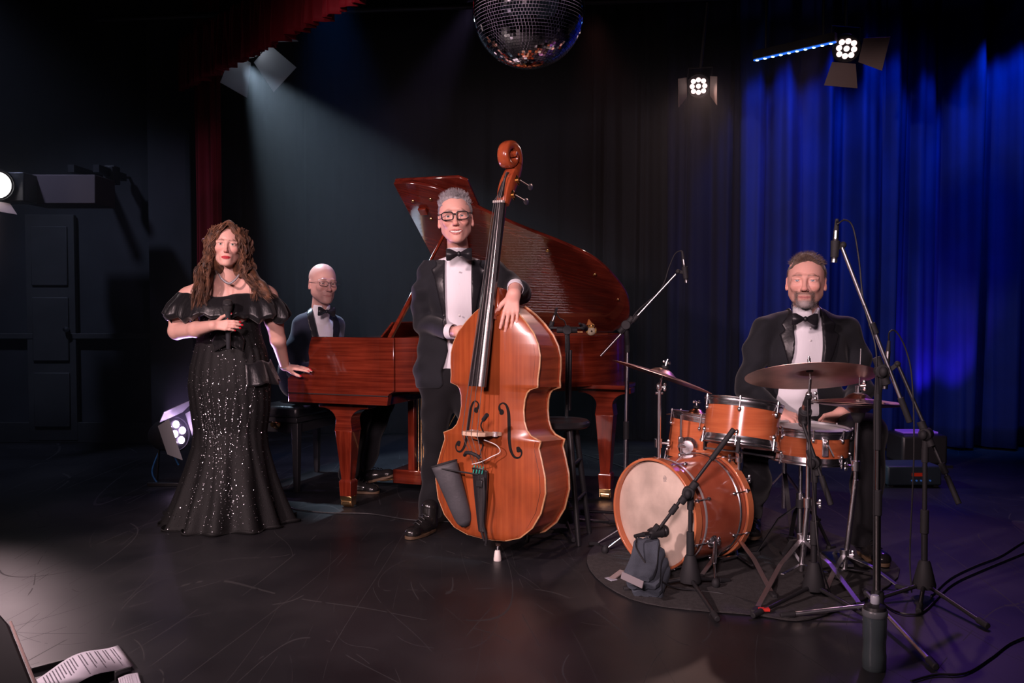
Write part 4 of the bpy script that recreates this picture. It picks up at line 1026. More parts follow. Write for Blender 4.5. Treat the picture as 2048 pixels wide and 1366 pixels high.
MB(M=MBs).loft(rings[:23]).build('pegbox', NECKW, bass); MB(M=MBs).loft(rings[21:]).build('scroll', NECKW, bass)
MB(M=MBs).box((0, .034, 1.640), (.030, .055, .14), Matrix.Rotation(R(-28), 3, 'X')).build('peg_slot', mat('slot_shade', (.01, .005, .004), .8), bass, bevel=.01)  # dark box on the solid pegbox, painting the shade inside an open slot
for i, (yy, zz) in enumerate(((.046, 1.60), (.060, 1.638), (.078, 1.676), (.096, 1.714))):
    s = 1 if i % 2 == 0 else -1
    tn = thing_part('tuning_machine', bass)
    MB(M=MBs).box((s * .036, yy, zz), (.003, .042, .034), Matrix.Rotation(R(-28), 3, 'X')).build('gear_plate', BRASS, tn, bevel=.002)
    MB(M=MBs).cyl((s * .034, yy, zz), (s * .048, yy, zz), .013, n=20).build('gear', BRASS, tn)
    MB(M=MBs).cyl((s * .046, yy, zz), (s * .050, yy + .075, zz - .012), .0035, n=8).build('key_shaft', STEEL, tn)
    MB(M=MBs).ball((s * .050, yy + .092, zz - .015), 1, 12, 8, sx=(.005, .022, .017)).build('key', mat('peg_key', (.3, .28, .3), .3, .8), tn)
# bridge
BZ = .487; BR = mat('maple_bridge', (.70, .50, .36), .45, noise=.2, nscale=30)
by = topy(0, BZ)
pr = [(-.080, 0), (-.045, 0), (-.040, .030), (-.015, .045), (-.02, .02), (.02, .02), (.015, .045), (.040, .030), (.045, 0), (.080, 0), (.078, .018), (.060, .040), (.058, .080), (.064, .110), (.046, .138), (.0, .152), (-.046, .138), (-.064, .110), (-.058, .080), (-.060, .040), (-.078, .018)]
MB(M=MBs).prism([(x, by + .001 - h, BZ) for x, h in pr], (0, 0, -.009), (0, 0, .009)).build('bridge', BR, bass, bevel=.002)
for s in (-1, 1): MB(M=MBs).cyl((s * .063, by - .030, BZ - .011), (s * .063, by - .030, BZ + .011), .013, n=18).build('bridge_adjuster', mat('adjuster', (.8, .75, .75), .3, .6), bass)
STM = mat('bass_string', (.62, .58, .58), .3, .9)
for i in range(4):
    x0 = -.042 + .028 * i; x1 = -.0165 + .011 * i; top = Vector((x0, by - .150 + .9 * abs(x0) ** 2 * 5, BZ))
    xt = -.024 + .016 * i
    MB(M=MBs).tube([(xt, -.075, .315), tuple(top), (x1, nut.y - .022, nut.z + .008), (x1 * .9, .012, nut.z + .06 + .03 * i)], .0017, 6).build('string', STM, bass)
# tailpiece
MB(M=MBs).loft([[Vector((s * w, y - .010 * (1 - s * s), z)) for s in (-1, -.5, 0, .5, 1)] + [Vector((w, y + .012, z)), Vector((-w, y + .012, z))] for w, y, z in ((.040, -.082, .322), (.041, -.080, .30), (.034, -.068, .20), (.024, -.055, .10), (.017, -.045, .035))]).build('tailpiece', EBONY, bass, bevel=.003)
MB(M=MBs).tube([(-.03, -.094, .326), (0, -.102, .330), (.03, -.094, .326)], .004, 6).build('tailpiece_fret', STEEL, bass)
GRN = mat('green_winding', (.02, .35, .26), .5)
for i in range(4): MB(M=MBs).cyl((-.024 + .016 * i, -.096, .305), (-.025 + .0165 * i, -.086, .340), .0026, n=6).build('string_winding', GRN, bass)
MB(M=MBs).tube([(.0, -.045, .04), (.0, -.02, -.005), (0, .05, -.012)], .006, 8).build('tail_wire', STEEL, bass)
# endpin
pin0 = Vector((0, .10, 0.0)); pinM = MBs
MB(M=MBs).lathe([(.026, .0), (.026, -.012), (.020, -.020), (.018, -.040), (.012, -.048), (.012, -.052)], (0, .10, .004), n=20).build('endpin_collar', mat('dark_collar', (.08, .05, .04), .4), bass)
e0 = MBs @ Vector((0, .10, -.045)); e1 = Vector((BE.x, BE.y, .045))
MB().cyl(e0, e1, .0065, n=12).build('endpin_rod', STEEL, bass)
MB().lathe([(.009, .05), (.013, .046), (.019, .006), (.018, 0.0), (0, 0)], (BE.x, BE.y, 0), n=20).build('endpin_tip', mat('white_rubber', (.72, .66, .62), .5), bass)
# clip-on microphone and pickup leads on the bass
mc = MB(M=MBs)
MB(M=MBs).tube(spline([(.045, -.13, .50), (.055, -.165, .53), (.075, -.175, .56)], 6), .0035, 8).build('gooseneck', BLKMET, bass)
MB(M=MBs).cyl((.072, -.172, .555), (.100, -.185, .580), .0095, n=14).build('clip_microphone', RUBBER, bass)
MB(M=MBs).tube(spline([(.03, -.10, .46), (.085, -.08, .44), (.100, -.07, .41), (.06, -.08, .385), (.02, -.10, .36), (-.03, -.10, .345)], 6), .0022, 6).build('pickup_lead', WHITE, bass)
MB(M=MBs).tube(spline([(-.02, -.12, .46), (-.005, -.06, .44), (-.012, -.06, .40), (.0, -.09, .37)], 6), .003, 6).build('pickup_lead', CABLE, bass)
MB(M=MBs).tube([(-.055, -.125, .385), (-.03, -.150, .40), (.0, -.156, .402), (.03, -.150, .392), (.04, -.140, .38)], .0085, 8).build('string_mute', RUBBER, bass)
MB(M=MBs).tube(spline([(.03, -.09, .29), (.045, -.10, .20), (.035, -.085, .09), (.04, -.06, .015), (.03, -.05, -.02)], 6), .006, 8).build('hanging_strap', RUBBER, bass)
MB(M=MBs).box((.018, -.10, .262), (.035, .016, .03)).build('preamp', BLKMET, bass, bevel=.003)
# bow quiver hanging on the tailpiece, open end up
QV = mat('quiver_leather', (.055, .055, .062), .55, noise=.2, nscale=12, bump=.1, bscale=80)
qv = thing('bow_quiver', 'dark grey leather bow quiver hanging at the front of the double bass', 'bow quiver', tuple(MBs @ Vector((-.06, -.1, .06))))
rings = []
for t in np.linspace(0, 1, 14):
    p = P(888, 927, 4.16).lerp(P(932, 1052, 4.14), t); wd = .062 * (1 - t) ** .7 + .036 * t ** .5 if t < .97 else .026
    wd = float(np.interp(t, [0, .3, .7, .9, 1], [.062, .055, .046, .040, .020])); dp = float(np.interp(t, [0, .3, .8, 1], [.024, .028, .024, .012]))
    ax = (P(932, 1052, 4.14) - P(888, 927, 4.16)).normalized(); sd = ax.cross(Vector((0, -1, 0))).normalized(); dn = ax.cross(sd)
    if t == 0: sd = (sd + ax * -.06).normalized()
    rings.append([p + sd * wd * math.cos(a) + dn * dp * math.sin(a) for a in [2 * math.pi * k / 28 for k in range(28)]])
MB().loft(rings, caps=False).build('pouch', QV, qv).modifiers.new('t', 'SOLIDIFY').thickness = .004
MB().add(rings[-1], [tuple(range(28))]).build('pouch_bottom', QV, qv)
MB().tube(rings[0], .0035, 6, closed=True).build('rim_piping', RUBBER, qv)
MB().tube([rings[0][0], MBs @ Vector((0, -.09, .30))], .004, 6).build('hanging_strap', RUBBER, qv)
# ---------------------------------------------------------------- stool
so = P(1118, 848, 4.62); so = Vector((so.x, 4.62, 0))
stl = thing('bar_stool', 'round black stool standing to the right of the double bass', 'stool', tuple(so))
MB().lathe([(0, .575), (.145, .575), (.158, .585), (.160, .600), (.150, .612), (.08, .615), (0, .612)], so, n=40).build('seat', mat('black_seat', (.02, .02, .022), .28), stl)
for k in range(4):
    a = k * math.pi / 2 + .5; MB().cyl(so + Vector((.10 * math.cos(a), .10 * math.sin(a), .58)), so + Vector((.19 * math.cos(a), .19 * math.sin(a), 0)), .017, .013, n=14).build('leg', BLKMET, stl)
for h, rr in ((.18, .162), (.36, .134)):
    for k in range(4):
        a, b = k * math.pi / 2 + .5, (k + 1) * math.pi / 2 + .5; MB().cyl(so + Vector((rr * math.cos(a), rr * math.sin(a), h + .04 * (k % 2))), so + Vector((rr * math.cos(b), rr * math.sin(b), h + .04 * (k % 2))), .009, n=10).build('rung', BLKMET, stl)
# ================================================================ drum kit
DWOOD = wood('drum_shell_gloss', (0.46, 0.110, 0.042), (0.60, 0.165, 0.065), .16, .9, (1.5, 1.5, 26), 2.2, blotch=.18)
DWOODB = wood('bass_drum_shell', (0.38, 0.080, 0.040), (0.52, 0.135, 0.07), .16, .9, (3, 3, 3), 2.2, blotch=.3)
HOOPW = wood('wooden_hoop', (0.50, 0.14, 0.055), (0.62, 0.20, 0.085), .25, .6, (3, 3, 3), 2.0, blotch=.2)
HEADM = mat('calf_head', (.70, .57, .47), .45, noise=.34, nscale=7, detail=6, bump=.05, bscale=20)
HEADW = mat('coated_head', (.78, .76, .76), .5)
def perp(ax): x, y, z = frame(ax); return x, y, z
def drum(name, label, c, axis, r, depth, nl, base, headm=HEADW, shell=DWOOD, wood_hoop=False, hoop_h=.040, lug_phase=0, bottom=True, group=None, badge=None):
    """c: centre of the batter (top) side, axis points from it into the drum"""
    c = Vector(c); x, y, z = frame(axis); t = thing(name, label, 'drum', base, group)
    MB().lathe([(r, .008), (r, depth - .008), (r - .008, depth - .008), (r - .008, .008)], c, z, 64, closed=True).build('shell', shell, t)
    for e, h in ((0, -1), (1, 1)):
        cc = c + z * (depth * e)
        if wood_hoop:
            MB().lathe([(r + .014, -h * .012), (r + .014, h * .030), (r + .002, h * .030), (r + .002, -h * .012)], cc, z, 64, closed=True).build('hoop', HOOPW, t, bevel=.003)
            MB().lathe([(0, h * .004), (r - .006, h * .004), (r + .001, h * .0), (r + .001, -h * .006)], cc, z, 64).build('drum_head', headm, t)
            MB().lathe([(r + .0035, -h * .06), (r + .0045, -h * .055), (r + .0045, -h * .050), (r + .0035, -h * .045)], cc, z, 64, closed=True).build('inlay_ring', mat('inlay', (.75, .7, .7), .25, .5), t) if e == 0 else MB().lathe([(r + .004, -.060), (r + .008, -.056), (r + .008, -.050), (r + .004, -.046)], cc, z, 64, closed=True).build('inlay_ring', CHROME, t)
        else:
            MB().lathe([(r + .004, -h * .030 + h * .006), (r + .006, -h * .012), (r + .009, -h * .006), (r + .009, h * .002), (r + .0125, h * .006), (r + .013, h * .012), (r + .010, h * .014), (r + .004, h * .012), (r + .004, h * .0)], cc, z, 64, closed=True).build('hoop', CHROME, t)
            MB().lathe([(0, h * .001), (r - .002, h * .001), (r + .003, -h * .006)], cc, z, 64).build('drum_head', headm, t)
    for i in range(nl):
        a = 2 * math.pi * (i + lug_phase) / nl; e = x * math.cos(a) + y * math.sin(a); tt = e.cross(z)
        ends = (.22, .78) if not wood_hoop else (.24, .76)
        for q, fr in enumerate(ends):
            p = c + z * (depth * fr) + e * (r + .006)
            Rm = Matrix((e, tt, z)).transposed()
            MB().ball(p, 1, 12, 8, sx=(.012, .009, .012), Rm=Rm).build('lug', CHROME, t)
            hz = c + z * (-.012 if q == 0 else depth + .012) + e * (r + .013)
            MB().cyl(p + e * .006, hz, .0028, n=8).build('tension_rod', CHROME, t)
            MB().cyl(hz - z * .006 * (1 if q else -1), hz + z * .007 * (1 if q else -1), .0058, n=10).build('rod_head', CHROME, t)
            if wood_hoop: MB().bar(hz - e * .010 - z * (.012 if q else -.012), hz + e * .006 - z * (.012 if q else -.012), .018, .008, up=z).build('claw', CHROME, t)
    return t
def wing(parent, p, d, up=(0, 0, 1), s=1.0, m=None):
    d = Vector(d).normalized(); x, y, z = frame(d, up); m = m or CHROME; p = Vector(p)
    MB().cyl(p, p + d * .018 * s, .007 * s, n=10).build('wing_nut', m, parent)
    for q in (-1, 1): MB().ball(p + d * .014 * s + y * q * .011 * s, 1, 10, 6, sx=(.004 * s, .010 * s, .008 * s), Rm=Matrix((x, y, z)).transposed()).build('nut_wing', m, parent)
def clampset(parent, p, r, m=None, lever=None):
    p = Vector(p); m = m or CHROME
    MB().cyl(p + Vector((0, 0, -.022)), p + Vector((0, 0, .022)), r + .007, n=16).build('height_clamp', m, parent, bevel=.002)
    d = Vector(lever or (1, -.3, 0)).normalized(); MB().cyl(p, p + d * (r + .028), .006, n=8).build('clamp_bolt', m, parent); wing(parent, p + d * (r + .024), d, m=m)
# ---- rug
rugc = [G(1175, 1113), G(1260, 1200), G(1500, 1232), G(1640, 1236), G(1800, 1142), G(1640, 1060), G(1480, 1010), G(1290, 1040)]
rp = spline(rugc, 6, closed=True); rv = [(p.x, p.y, .004) for p in rp]; rv2 = [(p.x, p.y, .009 + .003 * math.sin(3 * i)) for i, p in enumerate(rp)]
n = len(rp); cc_ = sum((Vector(v) for v in rv), Vector()) / n
rg = MB(); V = rv + rv2 + [(cc_.x, cc_.y, .010)]
rg.add(V, [(i, (i + 1) % n, n + (i + 1) % n, n + i) for i in range(n)] + [(n + i, n + (i + 1) % n, 2 * n) for i in range(n)])
tag(rg.build('drum_rug', mat('grey_rug', (.045, .042, .043), .95, noise=.35, nscale=60, bump=.4, bscale=300), loc=(cc_.x, cc_.y, 0)), 'thin dark grey mat lying under the drum kit', 'rug')
# ---- bass drum
BA = R(52); bax = Vector((math.sin(BA), math.cos(BA), 0)); BF = Vector((.655, 4.03, .262)); BR_ = .238
bd = drum('bass_drum', 'large orange wooden bass drum on its side with a pale hide front head', BF, bax, BR_, .34, 8, (BF.x + .1, BF.y + .1, 0), headm=HEADM, shell=DWOODB, wood_hoop=True, lug_phase=.5)
ux, uy = Vector((bax.y, -bax.x, 0)), Vector((0, 0, 1))
# small grey maker's stamp on the head
for k, (a, b, w_, h_) in enumerate([(0, .012, .010, .002), (0, .006, .018, .002), (0, 0, .020, .003), (0, -.006, .014, .002), (0, -.012, .018, .002), (-.006, .0, .002, .018), (.006, 0, .002, .018)]):
    p = BF - bax * .0050 + ux * (.05 + a) + uy * (.165 + b)
    MB().box(p, (w_, .0008, h_), Matrix((ux, bax, uy)).transposed()).build('printed_mark', mat('grey_print', (.30, .27, .26), .6), bd)
for s in (-1, 1):
    p = BF + bax * .17 + ux * s * BR_ * .90 + uy * -.09; p = BF + bax * .12 + (ux * s * math.cos(R(-25)) + uy * math.sin(R(-25))) * BR_
    o_ = p + ux * s * .02; q = Vector((o_.x + ux.x * s * .10 - bax.x * .12, o_.y + ux.y * s * .10 - bax.y * .12, .022))
    MB().lathe([(.028, 0), (.030, .006), (.022, .016), (.012, .022), (0, .022)], p - ux * s * .002, ux * s + uy * -.3, 20).build('spur_bracket', CHROME, bd)
    MB().cyl(p + ux * s * .018, p + (q - p) * .55, .010, n=12).build('spur', CHROME, bd); MB().cyl(p + (q - p) * .5, q + (p - q) * .1, .0055, n=10).build('spur_rod', CHROME, bd)
    MB().ball(q + Vector((0, 0, .002)), 1, 14, 10, sx=(.018, .018, .023)).build('rubber_foot', RUBBER, bd)
    wing(bd, p + ux * s * .02 + bax * .01, bax)
# cymbal holder rail on the bass drum top, and bass drum pedal
pd = thing('kick_pedal', 'black bass drum pedal with a felt beater behind the bass drum', 'pedal', tuple((BF + bax * .55).xy) + (0,))
pc = BF + bax * .50; pc.z = 0
MB().bar(pc + Vector((0, 0, .02)) - bax * .08, pc + Vector((0, 0, .02)) + bax * .22, .09, .012).build('base_plate', BLKMET, pd)
MB().bar(pc + Vector((0, 0, .10)) - bax * .02, pc + Vector((0, 0, .035)) + bax * .22, .075, .012).build('foot_board', STEEL, pd)
for s in (-1, 1): MB().cyl(pc + ux * s * .05 - bax * .05 + Vector((0, 0, .02)), pc + ux * s * .05 - bax * .05 + Vector((0, 0, .21)), .009).build('pedal_post', CHROME, pd)
MB().cyl(pc - ux * .06 - bax * .05 + Vector((0, 0, .2)), pc + ux * .06 - bax * .05 + Vector((0, 0, .2)), .008).build('axle', CHROME, pd)
MB().cyl(pc - bax * .05 + Vector((0, 0, .2)), pc - bax * .02 + Vector((0, 0, .36)), .004).build('beater_rod', CHROME, pd); MB().cyl(pc - bax * .035 + Vector((0, 0, .36)), pc + bax * .005 + Vector((0, 0, .355)), .024, n=18).build('beater', mat('felt', (.5, .48, .45), .9), pd, bevel=.006)
# ---- rack tom in its basket (upper) , floor tom, snare
def axis_tilt(rx, ry): return (Matrix.Rotation(R(ry), 3, 'Y') @ Matrix.Rotation(R(rx), 3, 'X') @ Vector((0, 0, -1)))
ta = axis_tilt(-9, 8.5)
TC = P(1488, 808, 4.02)
tom = drum('rack_tom', 'tilted orange wooden tom drum in the middle of the kit, above the bass drum', TC, ta, .163, .175, 6, tuple(TC + ta * .2), lug_phase=.12, group=None)
FC = P(1418, 836, 4.46); fa = axis_tilt(-3, 9)
ftom = drum('floor_tom', 'orange wooden floor tom behind the bass drum, under the small cymbal', FC, fa, .180, .235, 6, tuple(Vector((FC.x, FC.y, .2))), lug_phase=.4)
p = P(1376, 893, 4.30); dd = Vector((-.35, -.94, .05)).normalized()
MB().lathe([(.046, 0), (.047, .008), (.034, .016), (.030, .028), (.014, .030), (0, .030)], p + dd * .0, dd, 28).build('mount_bracket', CHROME, ftom)
MB().cyl(p + dd * .02, p + dd * .02 + Vector((-.045, 0, .004)), .008).build('bracket_arm', CHROME, ftom)
for k, (px, py) in enumerate(((1362, 880), (1476, 905), (1440, 880))):
    q = P(px, py, (4.28, 4.42, 4.66)[k]); MB().cyl(q + Vector((0, 0, .12)), (q.x, q.y, .02), .006).build('leg', CHROME, ftom); MB().ball((q.x, q.y, .016), .014, 12, 8).build('rubber_foot', RUBBER, ftom)
    MB().box(q, (.024, .02, .035)).build('leg_bracket', CHROME, ftom, bevel=.004)
SC = P(1620, 857, 4.22); sa = axis_tilt(1, 2.5)
snare = drum('snare_drum', 'shallow orange wooden snare drum with a white head before the drummer', SC, sa, .178, .135, 8, tuple(SC - Vector((0, 0, .15))), lug_phase=.3)
q = P(1650, 895, 4.04); MB().box(q, (.03, .02, .085)).build('strainer', CHROME, snare, bevel=.004); wing(snare, q + Vector((0, -.01, .02)), (0, -1, 0))
MB().bar(q + Vector((.0, -.02, .03)), q + Vector((.03, -.03, -.035)), .008, .006).build('strainer_lever', CHROME, snare)
LEGM = mat('satin_chrome', (.75, .75, .78), .38, 1.0)
# ---- flat-base chrome stands
def flat_tripod(t, foot, h, m, legs, r=.011, hub=.12, arms=True):
    foot = Vector(foot)
    for (lx, ly) in legs:
        e = Vector((lx, ly, .012)); a = foot + Vector((0, 0, hub)); mid = a.lerp(e, .5) + Vector((0, 0, hub * .18))
        MB().bar(a, mid, .020, .004, up=(0, 0, 1)).build('tripod_leg', LEGM if m is not BLKMET else m, t); MB().bar(mid, e, .020, .004, up=(0, 0, 1)).build('tripod_leg', LEGM if m is not BLKMET else m, t)
        if arms: MB().bar(foot + Vector((0, 0, hub * .35)), foot.lerp(e, .45) + Vector((0, 0, hub * .42)), .014, .003).build('tripod_brace', m, t)
        d = (e - foot); d.z = 0; d.normalize(); MB().bar(e - d * .02 + Vector((0, 0, .002)), e + d * .035 + Vector((0, 0, .0)), .024, .020).build('rubber_foot', RUBBER, t, bevel=.006)
    MB().cyl(foot + Vector((0, 0, hub - .02)), foot + Vector((0, 0, hub + .022)), r + .010, n=16).build('leg_collar', m, t, bevel=.002); wing(t, foot + Vector((r + .008, -.005, hub)), (1, -.4, 0))
def basket(t, c, ax, r, m):
    x, y, z = frame(ax)
    for k in range(3):
        a = 2 * math.pi * k / 3 + 1.1; e = x * math.cos(a) + y * math.sin(a)
        MB().bar(c, c + e * (r + .012), .014, .008, up=z).build('basket_arm', m, t); MB().bar(c + e * (r + .012) + z * .01, c + e * (r + .018) - z * .055, .016, .012, up=e).build('basket_grip', RUBBER, t, bevel=.003)
# tom stand
f = G(1478, 1135); f = Vector((f.x, 4.12, 0)); top = TC + ta * .215
ts = thing('tom_stand', 'chrome drum stand with a tripod base beside the right of the bass drum', 'drum stand', tuple(f))
tx = P(1478, 915, 4.12)
MB().cyl(f + Vector((0, 0, .10)), (tx.x, tx.y, .40), .012).build('lower_tube', CHROME, ts); MB().cyl((tx.x, tx.y, .36), (tx.x, tx.y, tx.z), .009).build('upper_tube', CHROME, ts)
clampset(ts, (tx.x, tx.y, .40), .012, lever=(1, 0, 0)); clampset(ts, (tx.x, tx.y, tx.z), .010, lever=(-1, -.3, 0))
MB().cyl((tx.x, tx.y, tx.z), top, .009).build('tilt_arm', CHROME, ts); basket(ts, top, ta, .163, CHROME)
flat_tripod(ts, f, .4, CHROME, [tuple(G(1400, 1160).xy), tuple(G(1545, 1195).xy), (f.x + .05, f.y + .28)], hub=.13)
wing(ts, P(1488, 1010, 4.10), (1, -.2, 0), s=1.4)
# extra leg rod in front of the bass drum at its right side
# snare stand
f2 = Vector((SC.x - .035, SC.y + .02, 0)); ss_ = thing('snare_stand', 'black and chrome snare stand under the shallow snare drum', 'drum stand', tuple(f2))
MB().cyl(f2 + Vector((0, 0, .06)), f2 + Vector((0, 0, .30)), .013).build('lower_tube', STEEL, ss_); MB().cyl(f2 + Vector((0, 0, .26)), f2 + Vector((0, 0, .47)), .009).build('upper_tube', CHROME, ss_)
clampset(ss_, f2 + Vector((0, 0, .29)), .012, lever=(.5, -1, 0)); basket(ss_, SC + sa * .165, sa, .178, BLKMET)
flat_tripod(ss_, f2, .3, BLKMET, [tuple(G(1512, 1112).xy), tuple(G(1660, 1100).xy), (f2.x + .04, f2.y + .28)], hub=.26)
# ---- cymbals
CYM = mat('bronze_cymbal', (.62, .42, .36), .36, 1.0, noise=.15, nscale=14, aniso=.5)
CYM2 = mat('dark_bronze_cymbal', (.48, .31, .25), .34, 1.0, noise=.2, nscale=10, aniso=.5)
def cymbal(name, label, c, n, r, bell=.058, base=None, m=None, part_of=None, rivets=False):
    c, n = Vector(c), Vector(n).normalized()
    prof = [(.006, .032), (bell * .35, .031), (bell * .7, .024), (bell, .010), (bell * 1.12, .0065), (r * .5, .0035), (r * .8, -.002), (r, -.009), (r, -.0103), (r * .8, -.0034), (r * .5, .002), (bell * 1.12, .0048), (bell, .0082), (bell * .7, .022), (bell * .35, .029), (.006, .030)]
    pr = [(a, b) for a, b in prof]
    if part_of: return MB().lathe(pr, c, n, 72, closed=True).build('cymbal', m or CYM, part_of)
    t = thing(name, label, 'cymbal', base or tuple(c)); MB().lathe(pr, c, n, 72, closed=True).build('cymbal_plate', m or CYM, t)
    MB().cyl(c + n * .034, c + n * .046, .017, n=18).build('felt_washer', RUBBER, t); MB().cyl(c + n * .024, c + n * .012, .015, n=18).build('felt_washer', RUBBER, t)
    return t
def cyl_stand(name, label, foot, cym_c, n, legs, tube_top, m=CHROME, r0=.013, hub=.14, rod=.05, extra=None):
    foot = Vector(foot); t = thing(name, label, 'cymbal stand', tuple(foot)); n = Vector(n).normalized(); tt = Vector(tube_top)
    h1 = tt.z * .42
    MB().cyl(foot + Vector((0, 0, .03)), Vector((tt.x, tt.y, h1)), r0).build('lower_tube', m, t)
    MB().cyl(Vector((tt.x, tt.y, h1 - .03)), tt, r0 * .75).build('upper_tube', m, t)
    clampset(t, (tt.x, tt.y, h1), r0, lever=(1, -.5, 0))
    MB().ball(tt, 1, 14, 8, sx=(.016, .014, .022)).build('tilter', m, t); wing(t, tt + Vector((.012, -.004, 0)), (1, -.2, 0)); MB().cyl(tt + Vector((-.018, 0, -.03)), tt + Vector((.018, 0, -.03)), .007).build('tilter_bolt', m, t)
    b = cym_c + n * .03; MB().cyl(tt, b - n * .05, .0065).build('tilt_arm', m, t) if (b - n * .05 - tt).length > .01 else None
    MB().cyl(b - n * .05, b + n * rod, .0042).build('cymbal_rod', m, t); wing(t, b + n * .02, n)
    flat_tripod(t, foot, tt.z, m, legs, hub=hub)
    return t
rc = P(1620, 749, 3.88); rn = Vector((-.03, .22, 1)).normalized()   # near edge up: its underside shows
rn = (Matrix.Rotation(R(16.5), 3, 'X') @ Vector((0, 0, 1))); rn = Vector((.02, abs(rn.y), rn.z)).normalized()
cymbal('ride_cymbal', 'largest cymbal, a wide bronze ride tilted in front of the drummer', rc, rn, .275, .060, m=CYM)
f3 = G(1606, 1158); f3 = Vector((f3.x, 3.93, 0)); t3 = P(1618, 792, 3.90)
rs = cyl_stand('cymbal_stand', 'chrome cymbal stand holding the wide ride cymbal', f3, rc, rn, [tuple(G(1512, 1226).xy), tuple(G(1722, 1218).xy), (f3.x + .02, f3.y + .33)], t3, hub=.17)
lc = P(1325, 750, 4.30); ln = (Matrix.Rotation(R(19), 3, 'Y') @ Matrix.Rotation(R(-3), 3, 'X') @ Vector((0, 0, 1)))
cymbal('crash_cymbal', 'thin bronze crash cymbal sloping down to the right, at the left of the kit', lc, ln, .248, .060, m=CYM2)
f4 = P(1321, 920, 4.32); f4 = Vector((f4.x, 4.40, 0))
cyl_stand('cymbal_stand', 'chrome cymbal stand rising behind the bass drum to the sloping crash cymbal', f4, lc, ln, [(f4.x - .30, f4.y + .05), (f4.x + .1, f4.y + .32), (f4.x + .05, f4.y - .14)], Vector((f4.x, f4.y - .03, P(1321, 775, 4.34).z)), hub=.16)
clampset(next(o for o in bpy.data.objects if o.name == 'cymbal_stand.001'), (f4.x, f4.y - .01, P(1321, 888, 4.36).z), .012)
sc_c = P(1392, 829, 4.56); sn = (Matrix.Rotation(R(4), 3, 'Y') @ Matrix.Rotation(R(-5), 3, 'X') @ Vector((0, 0, 1)))
cymbal('splash_cymbal', 'small bronze cymbal lying low over the floor tom', sc_c, sn, .150, .040, m=mat('warm_cymbal', (.78, .45, .25), .25, 1.0)); f5 = Vector((sc_c.x - .03, 4.62, 0))
cyl_stand('cymbal_stand', 'short chrome stand carrying the small cymbal behind the floor tom', f5, sc_c, sn, [(f5.x + .25, f5.y + .18), (f5.x - .25, f5.y + .18), (f5.x, f5.y + .3)], sc_c - sn * .07, hub=.14, rod=.035)
# hi-hat
hc = P(1716, 806, 3.90); hn = (Matrix.Rotation(R(2.0), 3, 'Y') @ Matrix.Rotation(R(-4), 3, 'X') @ Vector((0, 0, 1)))
fh = Vector((G(1703, 1165).x, 3.94, 0))
hh = thing('hi_hat', 'pair of bronze hi-hat cymbals on a chrome stand to the right of the snare drum', 'hi-hat', tuple(fh))
cymbal('', '', hc + hn * .012, hn, .192, .055, part_of=hh, m=CYM2); cymbal('', '', hc - hn * .014, -hn, .192, .055, part_of=hh, m=mat('lower_hat', (.20, .13, .12), .35, 1.0))
htop = P(1722, 697, 3.90)
MB().cyl((hc.x, hc.y, hc.z - .05), htop, .0032).build('pull_rod', CHROME, hh)
MB().cyl(hc + Vector((0, 0, .045)), hc + Vector((0, 0, .075)), .012).build('clutch', CHROME, hh); wing(hh, hc + Vector((.008, 0, .075)), (1, -.3, .1), s=1.3); MB().cyl(hc + Vector((0, 0, .036)), hc + Vector((0, 0, .046)), .018).build('felt_washer', mat('grey_felt', (.3, .3, .32), .9), hh)
MB().lathe([(0, 0), (.012, 0), (.028, .03), (.032, .05), (0, .05)], (hc.x, hc.y, hc.z - .085), n=20).build('seat_cup', RUBBER, hh)
MB().cyl((fh.x, fh.y, .03), (hc.x - .006, hc.y, .44), .012).build('lower_tube', CHROME, hh); MB().cyl((hc.x - .008, hc.y, .40), (hc.x, hc.y, hc.z - .06), .0095).build('upper_tube', CHROME, hh)
clampset(hh, (hc.x - .006, hc.y, P(0, 930, 3.92).z), .012, lever=(-1, -.3, 0))
flat_tripod(hh, fh, .5, STEEL, [tuple(G(1650, 1190).xy), tuple(G(1800, 1180).xy), (fh.x + .05, fh.y + .3)], hub=.10)
MB().bar((fh.x, fh.y, .05), (fh.x + .03, fh.y + .26, .035), .08, .012).build('foot_board', STEEL, hh)
